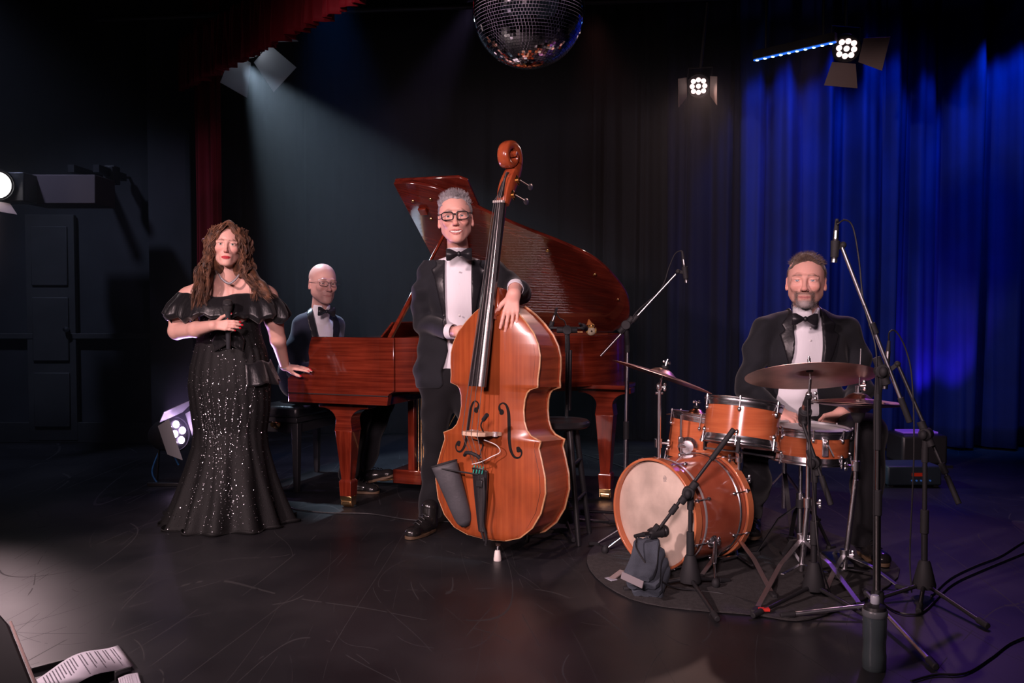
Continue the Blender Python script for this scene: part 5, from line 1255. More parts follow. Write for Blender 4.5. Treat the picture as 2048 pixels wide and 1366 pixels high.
# folded blanket and camera-strap pouch leaning on the bass drum
gb = G(1262, 1165); GB = mat('grey_towel', (.07, .085, .11), .95, noise=.4, nscale=9, bump=.25, bscale=260)
def towel():
    t = thing('folded_towel', 'grey blue folded towel propped against the foot of the bass drum', 'towel', tuple(gb))
    A, B = P(1276, 1172, 3.62), P(1300, 1092, 3.86); up_ = (B - A).normalized(); L_ = (B - A).length
    for i, (off, wd, th, sh, yy) in enumerate([(-.012, .060, .017, 0, -.034), (.004, .066, .016, .010, .000), (.020, .062, .017, .022, .034), (.040, .052, .016, .038, .062)]):
        sd = Vector((.93, -.30, .12)).normalized(); sd = (sd - up_ * sd.dot(up_)).normalized(); nn = sd.cross(up_).normalized()
        if nn.y < 0: nn = -nn
        rings = []
        for t_ in np.linspace(0, 1, 12):
            c = A + up_ * (L_ * (t_ * (1 - .10 * i) + .01 * i)) + sd * (sh + .004 * math.sin(5 * t_ + i)) + nn * (yy + .010 * math.sin(2.6 * t_ + .5 * i)); ring = []; e = 6 if 0 < t_ < 1 else 3; k1 = 1 if 0 < t_ < 1 else .86
            for k in range(32):
                a = 2 * math.pi * k / 32; ca, sa = math.cos(a), math.sin(a); g_ = (abs(ca) ** e + abs(sa) ** e) ** (-1 / e) * k1
                ring.append(c + sd * (wd * g_ * ca * (1 + .05 * math.sin(6 * t_ + i))) + nn * (th * g_ * sa + .004 * math.sin(9 * ca + 5 * t_ + i)))
            rings.append(ring)
        MB().loft(rings).build('fold', GB, t)
    MB().bar(P(1243, 1150, 3.58), P(1286, 1170, 3.50), .030, .006, up=(0, -1, 0)).build('hem_band', mat('towel_band', (.22, .20, .21), .9), t, bevel=.002)
    MB().box(G(1222, 1162) + Vector((0, 0, .006)), (.035, .05, .010), Matrix.Rotation(R(30), 3, 'Z')).build('label_tab', mat('tab', (.35, .36, .42), .6), t, bevel=.002)
    MB().bar(G(1222, 1162) + Vector((0, 0, .008)), G(1245, 1155) + Vector((0, .0, .03)), .03, .005).build('strap', mat('strap', (.25, .2, .19), .8), t)
towel()
# throne
th_ = Vector((1.48, 4.86, 0)); tr = thing('drum_throne', 'low round black drum stool with tripod legs under the drummer', 'stool', tuple(th_))
MB().lathe([(0, .45), (.15, .45), (.165, .47), (.165, .51), (.15, .53), (0, .535)], th_, n=32).build('seat', LEATH, tr)
MB().cyl(th_ + Vector((0, 0, .1)), th_ + Vector((0, 0, .46)), .014).build('post', CHROME, tr)
for k in range(3):
    a = k * 2.094 + .4; MB().bar(th_ + Vector((0, 0, .30)), th_ + Vector((.24 * math.cos(a), .24 * math.sin(a), .012)), .022, .008).build('leg', CHROME, tr); MB().ball(th_ + Vector((.24 * math.cos(a), .24 * math.sin(a), .014)), .014, 10, 8).build('rubber_foot', RUBBER, tr)
# ================================================================ microphone stands
def mic_stand(name, label, foot, feet, pole, boom_pivot, boom_a, boom_b, mic_tip, mic_len=.13, mic_r=.011, mats=(CHROME, CHROME), hub='cone', cat='microphone stand', cable=None, kick=False, clip=None, sleeves=(), endgrip=.09, foot_r=.013, xlr=True, mic_dir=None):
    """foot: point on the floor, feet: floor points of the leg tips, pole: top of the upright"""
    foot = Vector(foot); t = thing(name, label, cat, tuple(foot)); pm, bm = mats; pole = Vector(pole)
    if hub == 'cone': MB().lathe([(.018, .150), (.024, .140), (.046, .05), (.044, .036), (0, .036)], foot, n=24).build('hub', RUBBER, t)
    else: MB().lathe([(.016, .11), (.024, .10), (.024, .03), (0, .03)], foot, n=20).build('hub', RUBBER, t)
    for e in feet:
        e = Vector((e[0], e[1], .016)); a = foot + Vector((0, 0, .052)); d = (e - a).normalized()
        MB().cyl(a, e, .0085, n=12).build('leg', bm if hub != 'cone' else pm, t); MB().cyl(e - d * .035, e + d * .022, foot_r, foot_r * .9, n=14).build('rubber_foot', RUBBER, t, bevel=.003)
    mid = foot.lerp(pole, .52)
    MB().cyl(foot + Vector((0, 0, .06)), mid, .0125, n=16).build('lower_tube', pm, t); MB().cyl(mid, pole, .0095, n=14).build('upper_tube', pm, t)
    MB().cyl(mid - Vector((0, 0, .05)), mid + Vector((0, 0, .05)), .0165, n=16).build('height_clutch', RUBBER, t, bevel=.004)
    if boom_pivot is not None:
        bp, A, B = Vector(boom_pivot), Vector(boom_a), Vector(boom_b); d = (B - A).normalized(); side = d.cross(Vector((0, 0, 1))).normalized()
        MB().cyl(pole - Vector((0, 0, .04)), pole + Vector((0, 0, .015)), .014, n=14).build('swivel_neck', RUBBER, t)
        MB().cyl(bp - side * .022, bp + side * .022, .026, n=20).build('swivel', RUBBER, t, bevel=.004); MB().ball(bp - side * .036, 1, 12, 8, sx=(.016, .016, .020)).build('swivel_knob', RUBBER, t)
        MB().cyl(bp - d * .055, bp + d * .055, .0165, n=16).build('boom_clutch', RUBBER, t, bevel=.003)
        MB().cyl(pole, bp, .013).build('swivel_post', RUBBER, t)
        MB().cyl(A, B, .0072, n=14).build('boom_arm', bm, t)
        if endgrip: MB().cyl(A, A + d * endgrip, .0115, n=14).build('end_grip', RUBBER, t, bevel=.003)
        for s_ in sleeves: c = A.lerp(B, s_); MB().cyl(c - d * .022, c + d * .022, .0135, n=14).build('boom_sleeve', RUBBER, t, bevel=.002)
        arm_end = B
    else: arm_end = pole
    return t
def microphone(name, label, tip, d, arm_end, length=.125, r=.0105, cable=None, body=None, group=None, parent_clip=True):
    tip = Vector(tip); d = Vector(d).normalized(); t = thing(name, label, 'microphone', tuple(tip), group); bm = body or BLKMET; back = tip - d * length
    MB().cyl(tip, back + d * .03, r, n=18).build('body', bm, t); MB().cyl(tip, tip - d * .012, r * 1.05, n=18).build('capsule_grille', STEEL, t)
    MB().cyl(back + d * .034, back + d * .0, r * .95, n=16).build('ring', STEEL, t); MB().cyl(back + d * .004, back - d * .045, r * .92, r * .6, n=14).build('plug', RUBBER, t)
    c = tip - d * length * .42; ae = Vector(arm_end)
    MB().cyl(c - d * .032, c + d * .032, r * 1.55, r * 1.3, n=16).build('clip', RUBBER, t, bevel=.002); MB().bar(c, ae, .014, .018).build('clip_arm', RUBBER, t, bevel=.002)
    MB().ball(ae, .013, 12, 8).build('clip_joint', RUBBER, t)
    if cable: MB().tube(spline([back - d * .04] + [Vector(c_) for c_ in cable], 8), .0032, 8).build('cable', CABLE if body is None else CABLE, t)
    return t
# tall chrome stand between the piano tail and the drums
f = Vector((P(1250, 900, 4.95).x, 4.95, 0)); pl = P(1255, 690, 4.95)
mic_stand('microphone_stand', 'tall chrome boom stand between the piano tail and the bass drum', f, [tuple(G(1168, 1028).xy), tuple((f.x + .28, f.y + .18)), tuple((f.x + .0, f.y - .28))], pl, P(1252, 650, 4.90), P(1201, 712, 4.92), P(1352, 548, 4.86), None, hub='small', mats=(STEEL, STEEL), endgrip=0, sleeves=(.46,))
microphone('overhead_microphone', 'slim microphone pointing down from the boom left of the drum kit', P(1373, 565, 4.86), P(1373, 565, 4.86) - P(1367, 520, 4.86), P(1356, 543, 4.86), cable=[P(1362, 502, 4.86), P(1350, 508, 4.87), P(1338, 535, 4.88), P(1320, 580, 4.88), P(1262, 640, 4.9), P(1258, 720, 4.97), P(1256, 900, 4.98), (f.x + .03, f.y + .03, .02)])
# stand with two small microphones over the piano, seen beyond the bass
f = Vector((P(1132, 900, 4.80).x, 4.80, 0)); pl = P(1135, 690, 4.80)
t = mic_stand('microphone_stand', 'black stand behind the bar stool holding two small piano microphones', f, [(f.x - .25, f.y + .1), (f.x + .27, f.y + .08), (f.x + .02, f.y - .27)], pl, P(1134, 660, 4.80), P(1100, 656, 4.82), P(1165, 656, 4.82), None, mats=(BLKMET, BLKMET), endgrip=0)
MB().tube([P(1141, 700, 4.79), P(1139, 820, 4.79)], .009, 12).build('second_arm', BLKMET, t)
microphone('piano_microphone', 'small slanting microphone at the left end of the bar above the piano rim', P(1096, 670, 4.84), P(1096, 670, 4.84) - P(1106, 640, 4.84), P(1103, 655, 4.83), length=.11, r=.0085, cable=[P(1111, 620, 4.84), P(1118, 635, 4.84), P(1130, 645, 4.83), P(1132, 680, 4.78), P(1131, 850, 4.78), (f.x, f.y - .03, .02)], body=mat('gold_mic', (.35, .2, .1), .35, .6))
microphone('piano_microphone', 'small microphone at the right end of the bar above the piano rim', P(1172, 658, 4.92), Vector((.35, .9, -.25)), P(1165, 656, 4.83), length=.08, r=.011)
# kick drum stand
f = G(1380, 1180); pl = P(1381, 1000, f.y)
mic_stand('microphone_stand', 'short black stand standing closest in front of the bass drum', f, [tuple(G(1257, 1184).xy), tuple(G(1450, 1168).xy), tuple(G(1432, 1242).xy)], pl, P(1377, 985, f.y - .02), P(1468, 858, 3.72), P(1318, 1058, 3.80), None, mats=(BLKMET, BLKMET), endgrip=.16, sleeves=(.80, .62))
kt = thing('kick_microphone', 'stubby black microphone aimed at the pale bass drum head', 'microphone', tuple(P(1325, 1063, 3.82)))
a, b = P(1299, 1067, 3.80), P(1338, 1060, 3.84); d = (b - a).normalized()
MB().lathe([(0, 0), (.020, 0), (.024, .012), (.024, .05), (.027, .055), (.027, .062), (.024, .066), (.027, .070), (.027, .078), (.022, .086), (0, .088)], a, d, 24).build('body', BLKMET, kt)
MB().cyl(a - d * .002, a - d * .03, .012, n=14).build('ring', STEEL, kt); MB().cyl(a - d * .028, a - d * .075, .011, .007, n=14).build('plug', RUBBER, kt)
MB().bar(a + d * .01, P(1316, 1050, 3.80), .03, .02).build('clip', RUBBER, kt, bevel=.003)
MB().tube(spline([a - d * .07, P(1273, 1080, 3.78), P(1275, 1100, 3.72), P(1310, 1150, 3.66), P(1350, 1175, 3.70), G(1440, 1190) + Vector((0, 0, .008)), G(1520, 1215) + Vector((0, 0, .012))], 8), .0035, 8).build('cable', CABLE, kt)
# snare stand: black
f = G(1627, 1196); pl = P(1629, 945, f.y)
mic_stand('microphone_stand', 'black boom stand in front of the snare drum, beside the ride cymbal stand', f, [tuple(G(1512, 1236).xy), tuple(G(1745, 1248).xy), tuple((f.x + .05, f.y + .25))], pl, P(1628, 925, f.y), P(1662, 1010, 3.60), P(1606, 848, 3.66), None, mats=(BLKMET, BLKMET), endgrip=.12)
microphone('snare_microphone', 'grey microphone aimed down at the snare drum head', P(1606, 848, 3.80), P(1606, 848, 3.80) - P(1612, 815, 3.72), P(1608, 846, 3.68), length=.14, r=.018, body=mat('grey_mic', (.06, .065, .07), .5), cable=[P(1616, 830, 3.64), P(1620, 900, 3.56), P(1628, 1000, 3.55), P(1640, 1120, 3.5), (f.x + .06, f.y - .04, .02)])
MB().box(G(1528, 1231) + Vector((0, 0, .024)), (.04, .022, .010)).build('red_tape', mat('red_tape', (.7, .04, .03), .5), bpy.data.objects['microphone_stand.003'])
# tall chrome overhead stand at the right
f = G(1754, 1236); pl = P(1756, 790, f.y)
t = mic_stand('microphone_stand', 'tallest stand, with a long chrome boom rising to the left over the drummer', f, [tuple(G(1572, 1238).xy), tuple(G(1866, 1338).xy), (f.x + .06, f.y + .27)], pl, P(1763, 742, f.y - .02), P(1820, 845, f.y - .03), P(1683, 492, f.y + .02), None, mats=(mat('dark_chrome', (.35, .33, .33), .25, 1.0), mat('boom_chrome', (.85, .85, .9), .32, 1.0)), hub='small', endgrip=.10, sleeves=(.53,))
MB().cyl(P(1755, 800, f.y), P(1755, 900, f.y), .015, n=16).build('grip_sleeve', RUBBER, t, bevel=.003)
microphone('overhead_microphone', 'slim microphone pointing down from the tall chrome boom beside the drummer', P(1668, 525, f.y + .02), P(1668, 525, f.y + .02) - P(1672, 468, f.y + .02), P(1686, 490, f.y + .02), length=.12, r=.011, cable=[P(1675, 448, f.y), P(1690, 440, f.y), P(1706, 455, f.y), P(1718, 520, f.y), P(1728, 610, f.y), P(1752, 700, f.y - .03), P(1750, 800, f.y - .03), P(1748, 1000, f.y - .04), (f.x - .03, f.y - .04, .02)])
# black stand at far right
f = G(1848, 1192); pl = P(1850, 905, f.y)
mic_stand('microphone_stand', 'black boom stand standing alone at the far right of the kit', f, [tuple(G(1752, 1206).xy), tuple(G(1968, 1256).xy), tuple(G(1838, 1226).xy)], pl, P(1852, 868, f.y), P(1918, 1008, 3.62), P(1797, 732, 3.78), None, mats=(BLKMET, BLKMET), endgrip=.12, sleeves=(.25,))
microphone('hi_hat_microphone', 'slim microphone over the hi-hat, on the far right stand', P(1770, 778, 3.80), P(1770, 778, 3.8) - P(1776, 705, 3.8), P(1795, 728, 3.78), length=.16, r=.0105, cable=[P(1779, 664, 3.78), P(1793, 664, 3.78), P(1812, 700, 3.78), P(1824, 760, 3.75), P(1828, 900, 3.7), P(1820, 1100, 3.7), (f.x - .06, f.y - .02, .02)])
# cables along the floor
def cable(label, pts, r=.0045):
    pts = [Vector((p.x, p.y, r + .002)) if isinstance(p, Vector) else Vector(p) for p in pts]
    tag(MB().tube(spline(pts, 8), r, 6).build('floor_cable', CABLE, loc=tuple(pts[0])), label, 'cable')
cable('black cable on the floor running from the singer past the front piano leg', [G(572, 1013), G(600, 1022), G(660, 1028), G(740, 1030), G(820, 1042), G(900, 1046), G(980, 1052)])
cable('black cable on the floor behind the bar stool and the piano tail leg', [G(1140, 902), G(1200, 920), G(1245, 935), G(1275, 948), G(1330, 975)])
cable('pair of black cables crossing the floor at the right edge', [G(1862, 1195), G(1900, 1160), G(1950, 1135), G(2000, 1115), G(2060, 1080), G(2150, 1050)])
cable('thin black cable looping on the floor at the bottom right corner', [G(1822, 1366), G(1870, 1353), G(1930, 1350), G(1980, 1320), G(2020, 1290), G(2070, 1270)])
cable('black cable on the rug between the stand feet', [G(1770, 1212), G(1790, 1225), G(1820, 1232), G(1850, 1224), G(1900, 1175), G(1960, 1145), G(2070, 1100)])
# ================================================================ props near the camera
b = G(1748, 1338); BT = mat('bottle_plastic', (.10, .13, .14), .12, trans=.55, coat=.5, ior=1.3)
bt = thing('water_bottle', 'dark translucent sports bottle with a pale nozzle standing at the bottom right', 'bottle', tuple(b))
MB().lathe([(0, 0), (.034, 0), (.038, .006), (.038, .05), (.036, .06), (.036, .10), (.038, .11), (.038, .165), (.036, .18), (0, .18)], b, n=32).build('body', BT, bt)
MB().lathe([(.0385, .178), (.040, .182), (.040, .196), (.037, .200), (0, .200)], b, n=32).build('cap', mat('bottle_cap', (.10, .11, .12), .3), bt)
MB().lathe([(.037, .199), (.034, .210), (.020, .218), (0, .220)], b, n=32).build('lid_dome', BLKMET, bt)
MB().lathe([(.013, .217), (.015, .222), (.015, .240), (.012, .246), (0, .247)], b, n=24).build('nozzle', mat('pale_nozzle', (.40, .42, .48), .35), bt)
# papers on a low black rack and a speaker wedge at the bottom left
PAPER = mat('paper', (.50, .48, .56), .7); INK = mat('ink', (.12, .11, .14), .8)
def sheet(label, c0, ex, ey, rows, seed, bend=.03):
    c0, ex, ey = Vector(c0), Vector(ex), Vector(ey); n = 14; t = thing('sheet_of_paper', label, 'paper', tuple(c0), 'music sheets on the floor')
    def pt(u, v, h=0): return c0 + ex * u + ey * v + Vector((0, 0, .012 + bend * math.sin(math.pi * u * .9 + .3) ** 2 + h))
    V = [pt(i / n, j) for i in range(n + 1) for j in (0, 1)]; F = [(2 * i, 2 * i + 1, 2 * i + 3, 2 * i + 2) for i in range(n)]
    MB().add(V, F).build('page', PAPER, t).modifiers.new('t', 'SOLIDIFY').thickness = .0012
    g = random.Random(seed); mb = MB()
    for k in range(rows):
        u = .06 + .88 * k / rows
        if g.random() < .18: continue
        L_ = g.uniform(.35, .82); v = .08
        while v < .08 + L_:
            w_ = g.uniform(.02, .07); mb.add([pt(u, v, .0018), pt(u, v + w_, .0018), pt(u + .011, v + w_, .0018), pt(u + .011, v, .0018)], [(0, 1, 2, 3)]); v += w_ + .012
    o = mb.build('printed_text', INK, t, flat=True); o['kind'] = 'stuff'
s0 = G(92, 1360); s1 = G(236, 1297); s2 = G(268, 1338)
ex = (s1 - s0); ey = (s2 - s1) * 1.0
sheet('printed sheet of paper, the larger one lying at the bottom left', s0 - ex * .12, ex * 1.12, ey * 2.0 * .5, 26, 3)
s3 = G(236, 1364); s4 = G(276, 1352); sheet('corner of a second paper sheet just below the larger one', s3, s4 - s3, G(290, 1400) - s4, 8, 5, bend=.004)
a, b = G(62, 1347), G(196, 1312)
rk = thing('music_rack', 'flat black metal music rack lying on the floor under the paper', 'music stand', tuple(a))
MB().bar(a + Vector((0, 0, .008)), b + Vector((0, 0, .008)), .014, .022).build('rack_bar', BLKMET, rk, bevel=.002)
MB().bar(G(230, 1362) + Vector((0, 0, .006)), G(262, 1352) + Vector((0, 0, .006)), .012, .05).build('rack_lip', BLKMET, rk, bevel=.002)
MB().bar(a.lerp(b, .5) + Vector((0, 0, .006)), G(150, 1400) + Vector((0, 0, .006)), .01, .02).build('rack_bar', BLKMET, rk)
sw = thing('stage_monitor', 'black speaker cabinet cut off by the bottom left corner', 'speaker', tuple(G(-60, 1340)))
p0, p1_, p2_ = P(-2, 1224, 2.55), P(18, 1246, 2.5), P(66, 1366, 2.30)
prof = [Vector((p0.x, 2.6, .0)), Vector((p0.x, 2.6, p0.z))]
q0, q1, q2, q3 = P(-8, 1218, 2.50), P(18, 1246, 2.42), P(80, 1400, 2.12), P(-300, 1218, 2.50)
MB().add([(q3.x, 2.50, q0.z), (q0.x, 2.50, q0.z), (q1.x, 2.42, q1.z), (q2.x, 2.12, q2.z), (q3.x, 2.12, q2.z),
          (q3.x, 2.62, 0), (q0.x + .02, 2.62, 0), (q1.x + .02, 2.46, 0), (q2.x, 2.12, 0), (q3.x, 2.12, 0)],
         [(0, 1, 2, 3, 4), (9, 8, 7, 6, 5), (0, 5, 6, 1), (1, 6, 7, 2), (2, 7, 8, 3), (3, 8, 9, 4), (4, 9, 5, 0)]).build('cabinet', BLKMET, sw, bevel=.008)
MB().tube([(q1.x + .004, 2.42, q1.z + .003), (q2.x + .004, 2.12, q2.z + .003)], .0035, 6).build('edge_trim', mat('trim_edge', (.35, .25, .24), .4), sw)
MB().box(((q3.x + q0.x) / 2 + .02, 2.36, (q0.z + q2.z) / 2 - .0), (.3, .02, .01)).build('handle_slot', RUBBER, sw)
# small owl ornament on the piano rim
ow = P(1180, 679, 5.20); OW = mat('ornament_cream', (.60, .52, .36), .5, noise=.3, nscale=60)
ot = MP.inverted() @ ow; best = min(RIM, key=lambda p: abs((MP @ p).x / (MP @ p).y - ow.x / ow.y) + (0 if p.y < .9 else 9)); ow = MP @ (best + Vector((0, .02, 1.021)))
orn = thing('owl_ornament', 'little cream and gold owl ornament sitting on the piano rim near the tail', 'ornament', tuple(ow))
MB().ball(ow + Vector((0, 0, .026)), 1, 18, 12, sx=(.028, .024, .027)).build('body', OW, orn); MB().ball(ow + Vector((0, 0, .058)), 1, 18, 12, sx=(.021, .019, .017)).build('head', mat('ornament_gold', (.6, .35, .1), .35, .5), orn)
MB().lathe([(.022, .066), (.014, .078), (.004, .098), (0, .1)], ow, (-.15, 0, 1), 14).build('hat', mat('ornament_orange', (.5, .18, .05), .6), orn)
for s in (-1, 1): MB().ball(ow + Vector((s * .008, -.017, .060)), .0045, 10, 8).build('eye', mat('dark_eye', (.02, .01, .01), .3), orn); MB().ball(ow + Vector((s * .026, -.006, .030)), 1, 10, 8, sx=(.007, .014, .018)).build('wing', mat('ornament_gold2', (.5, .32, .1), .4, .4), orn)
MB().ball(ow + Vector((0, -.024, .026)), .006, 10, 8).build('button', mat('dark_button', (.05, .03, .02), .4), orn)
# ================================================================ the four musicians
SKIN = skin_mat('skin'); SK = (.74, .405, .33)
SUIT = mat('black_wool', (.0125, .014, .0185), .8, sheen=.12, spec=.25, noise=.3, nscale=5, bump=.12, bscale=240)
SUITB = mat('navy_wool', (.020, .024, .050), .8, sheen=.2, spec=.25, noise=.3, nscale=5, bump=.12, bscale=240)
TROUS = mat('trouser_wool', (.0095, .0095, .0115), .85, sheen=.1, spec=.2, noise=.3, nscale=5, bump=.15, bscale=200)
SATIN = mat('black_satin', (.012, .012, .015), .38, spec=.5, bump=.1, bscale=60)
SHIRT = mat('white_shirt', (.78, .78, .82), .7, sheen=.1, bump=.12, bscale=70, stretch=(1, 1, .25))
SHOE = mat('black_shoe_leather', (.012, .011, .011), .22, coat=.5)
SOLE = mat('shoe_sole', (.09, .055, .03), .6)
SOCK = mat('black_sock', (.012, .012, .013), .9)
def flat_skin(V, col=SK): return np.tile(np.array(col, dtype=float), (len(V), 1))
def bowtie(parent, c, w=.066, h=.030, nrm=(0, -1, 0), roll=0):
    c = Vector(c); n = Vector(nrm).normalized(); x = Vector((0, 0, 1)).cross(n).normalized() * -1; x = Vector((-n.y, n.x, 0)).normalized() * -1 if abs(x.z) > .5 else x
    up = Vector((0, 0, 1)); up = (up - n * up.dot(n)).normalized(); x = up.cross(n).normalized()
    Rr = Matrix.Rotation(R(roll), 3, n); x = Rr @ x; up = Rr @ up; t = thing_part('bow_tie', parent)
    for s in (-1, 1):
        rings = []
        for u, hh, d in ((.0, .30, .55), (.15, .34, .8), (.38, .62, 1), (.7, .98, .95), (.92, 1.0, .7), (1.0, .90, .4)):
            ring = []
            for k in range(20):
                a = 2 * math.pi * k / 20; zz = math.sin(a) * h * hh; pl = 1 + .25 * math.cos(2 * a * 1.5)
                ring.append(c + x * s * w * u + up * (zz - .002 * u) + n * (.009 * d * math.cos(a) * pl + .006 * (1 - abs(math.sin(a)))))
            rings.append(ring)
        MB().loft(rings).build('wing', SATIN, t)
    MB().ball(c + n * .008, 1, 16, 10, sx=(.011, .010, h * .46), Rm=Matrix((x, n, up)).transposed()).build('knot', SATIN, t)
def shoe(parent, heel, toe, h=.075, w=.048, name='shoe', sole=SOLE, z0=0.0):
    heel, toe = Vector(heel), Vector(toe); d = (toe - heel); L = d.length; d.normalize(); s = Vector((-d.y, d.x, 0)).normalized(); u = s.cross(d) * -1 if (s.cross(d)).z < 0 else s.cross(d)
    t = thing_part(name, parent)
    lo, hi = [min(heel[i], toe[i]) - .09 for i in range(3)], [max(heel[i], toe[i]) + .09 for i in range(3)]; hi[2] = max(hi[2], heel.z + .2); F = Field(lo, hi, .004)
    F.cap(heel + u * .045 + d * .03, heel + u * .040 + d * L * .45, .040, .038, .02, sq=(s, .95)); F.cap(heel + u * .04 + d * L * .42, toe + u * .030 - d * .035, .040, .032, .03, sq=(u, .85))
    F.ell(toe + u * .028 - d * .045, (.042, .042, .028), .02); F.cap(heel + u * .05 + d * .045, heel + u * .13 + d * .04, .042, .045, .02)
    F.half(heel + u * .014, -u)
    fobj('upper', F, SHOE, t)
    ring = []
    for k in range(36):
        a = 2 * math.pi * k / 36; ca, sa = math.cos(a), math.sin(a); ww = w * (.86 if ca < 0 else 1.0); ring.append((heel + toe) / 2 + d * (L / 2 + .006) * ca + s * ww * (abs(sa) ** .8) * (1 if sa > 0 else -1))
    MB().loft([[p + u * 0.001 for p in ring], [p + u * .018 for p in ring]]).build('sole', sole, t, bevel=.003)
    for i in range(4):
        p = heel + d * (L * (.42 + .09 * i)) + u * (.100 - .010 * i); MB().tube([p - s * .022 - u * .006, p + u * .006, p + s * .022 - u * .006], .0028, 6).build('lace', SATIN, t)
    return t
def suit(parent, TF, jac_fields_fn, opening, lapels, m, blocks, h=.0052, wob=(.005, 26, 3), cuts=()):
    """jacket = smooth body shape; the opening shows the shirt, lapels are a slightly proud satin layer"""
    F = Field(*blocks, h); jac_fields_fn(F); F.wob(wob[0], wob[1], wob[2], (1, 1, 1.8), calm=float(np.mean([p[0] for p in opening]))); F2 = F.copy(); F3 = F.copy()
    ymid = (blocks[0][1] + blocks[1][1]) / 2 if TF is None else TF
    F.poly(opening, keep=False, k=.006, ylim=(-9, ymid))
    for c in cuts: F.half(*c)
    o = fobj('jacket', F, m, parent, it=2)
    for lp in lapels:
        L = F2.copy(); L.v = L.v - .008; L.poly(lp, keep=True, k=.003, ylim=(-9, ymid)); L.poly(opening, keep=False, k=.002, ylim=(-9, ymid)); I = F2.copy(); L.v = np.maximum(L.v, -(F2.v + .004)); fobj('lapel', L, SATIN, o, it=3)
    return o
def xz(f, pts): return [(f(px, py).x, f(px, py).z) for px, py in pts]
def scalp(M, n, seed, region, r=(.0755, .0955, .0815), c=(0, .018, .036)):
    g = random.Random(seed); out = []
    while len(out) < n:
        v = Vector((g.gauss(0, 1), g.gauss(0, 1), g.gauss(0, 1)))
        if v.length < .1: continue
        v.normalize(); q = Vector((v.x * r[0] + c[0], v.y * r[1] + c[1], v.z * r[2] + c[2]))
        if region(q): out.append((q, Vector((v.x / r[0], v.y / r[1], v.z / r[2])).normalized()))
    return out
def short_region(front=.080, temple=-.030, side=-.012, back=-.060):
    def f(q):
        if q.y < -.02: return q.z > front + .25 * max(0, -.04 - q.y) * 0 - (abs(q.x) > .05) * .035 and not (q.y < temple and q.z < front - .03)
        if q.y < .03: return q.z > side
        return q.z > back
    return f
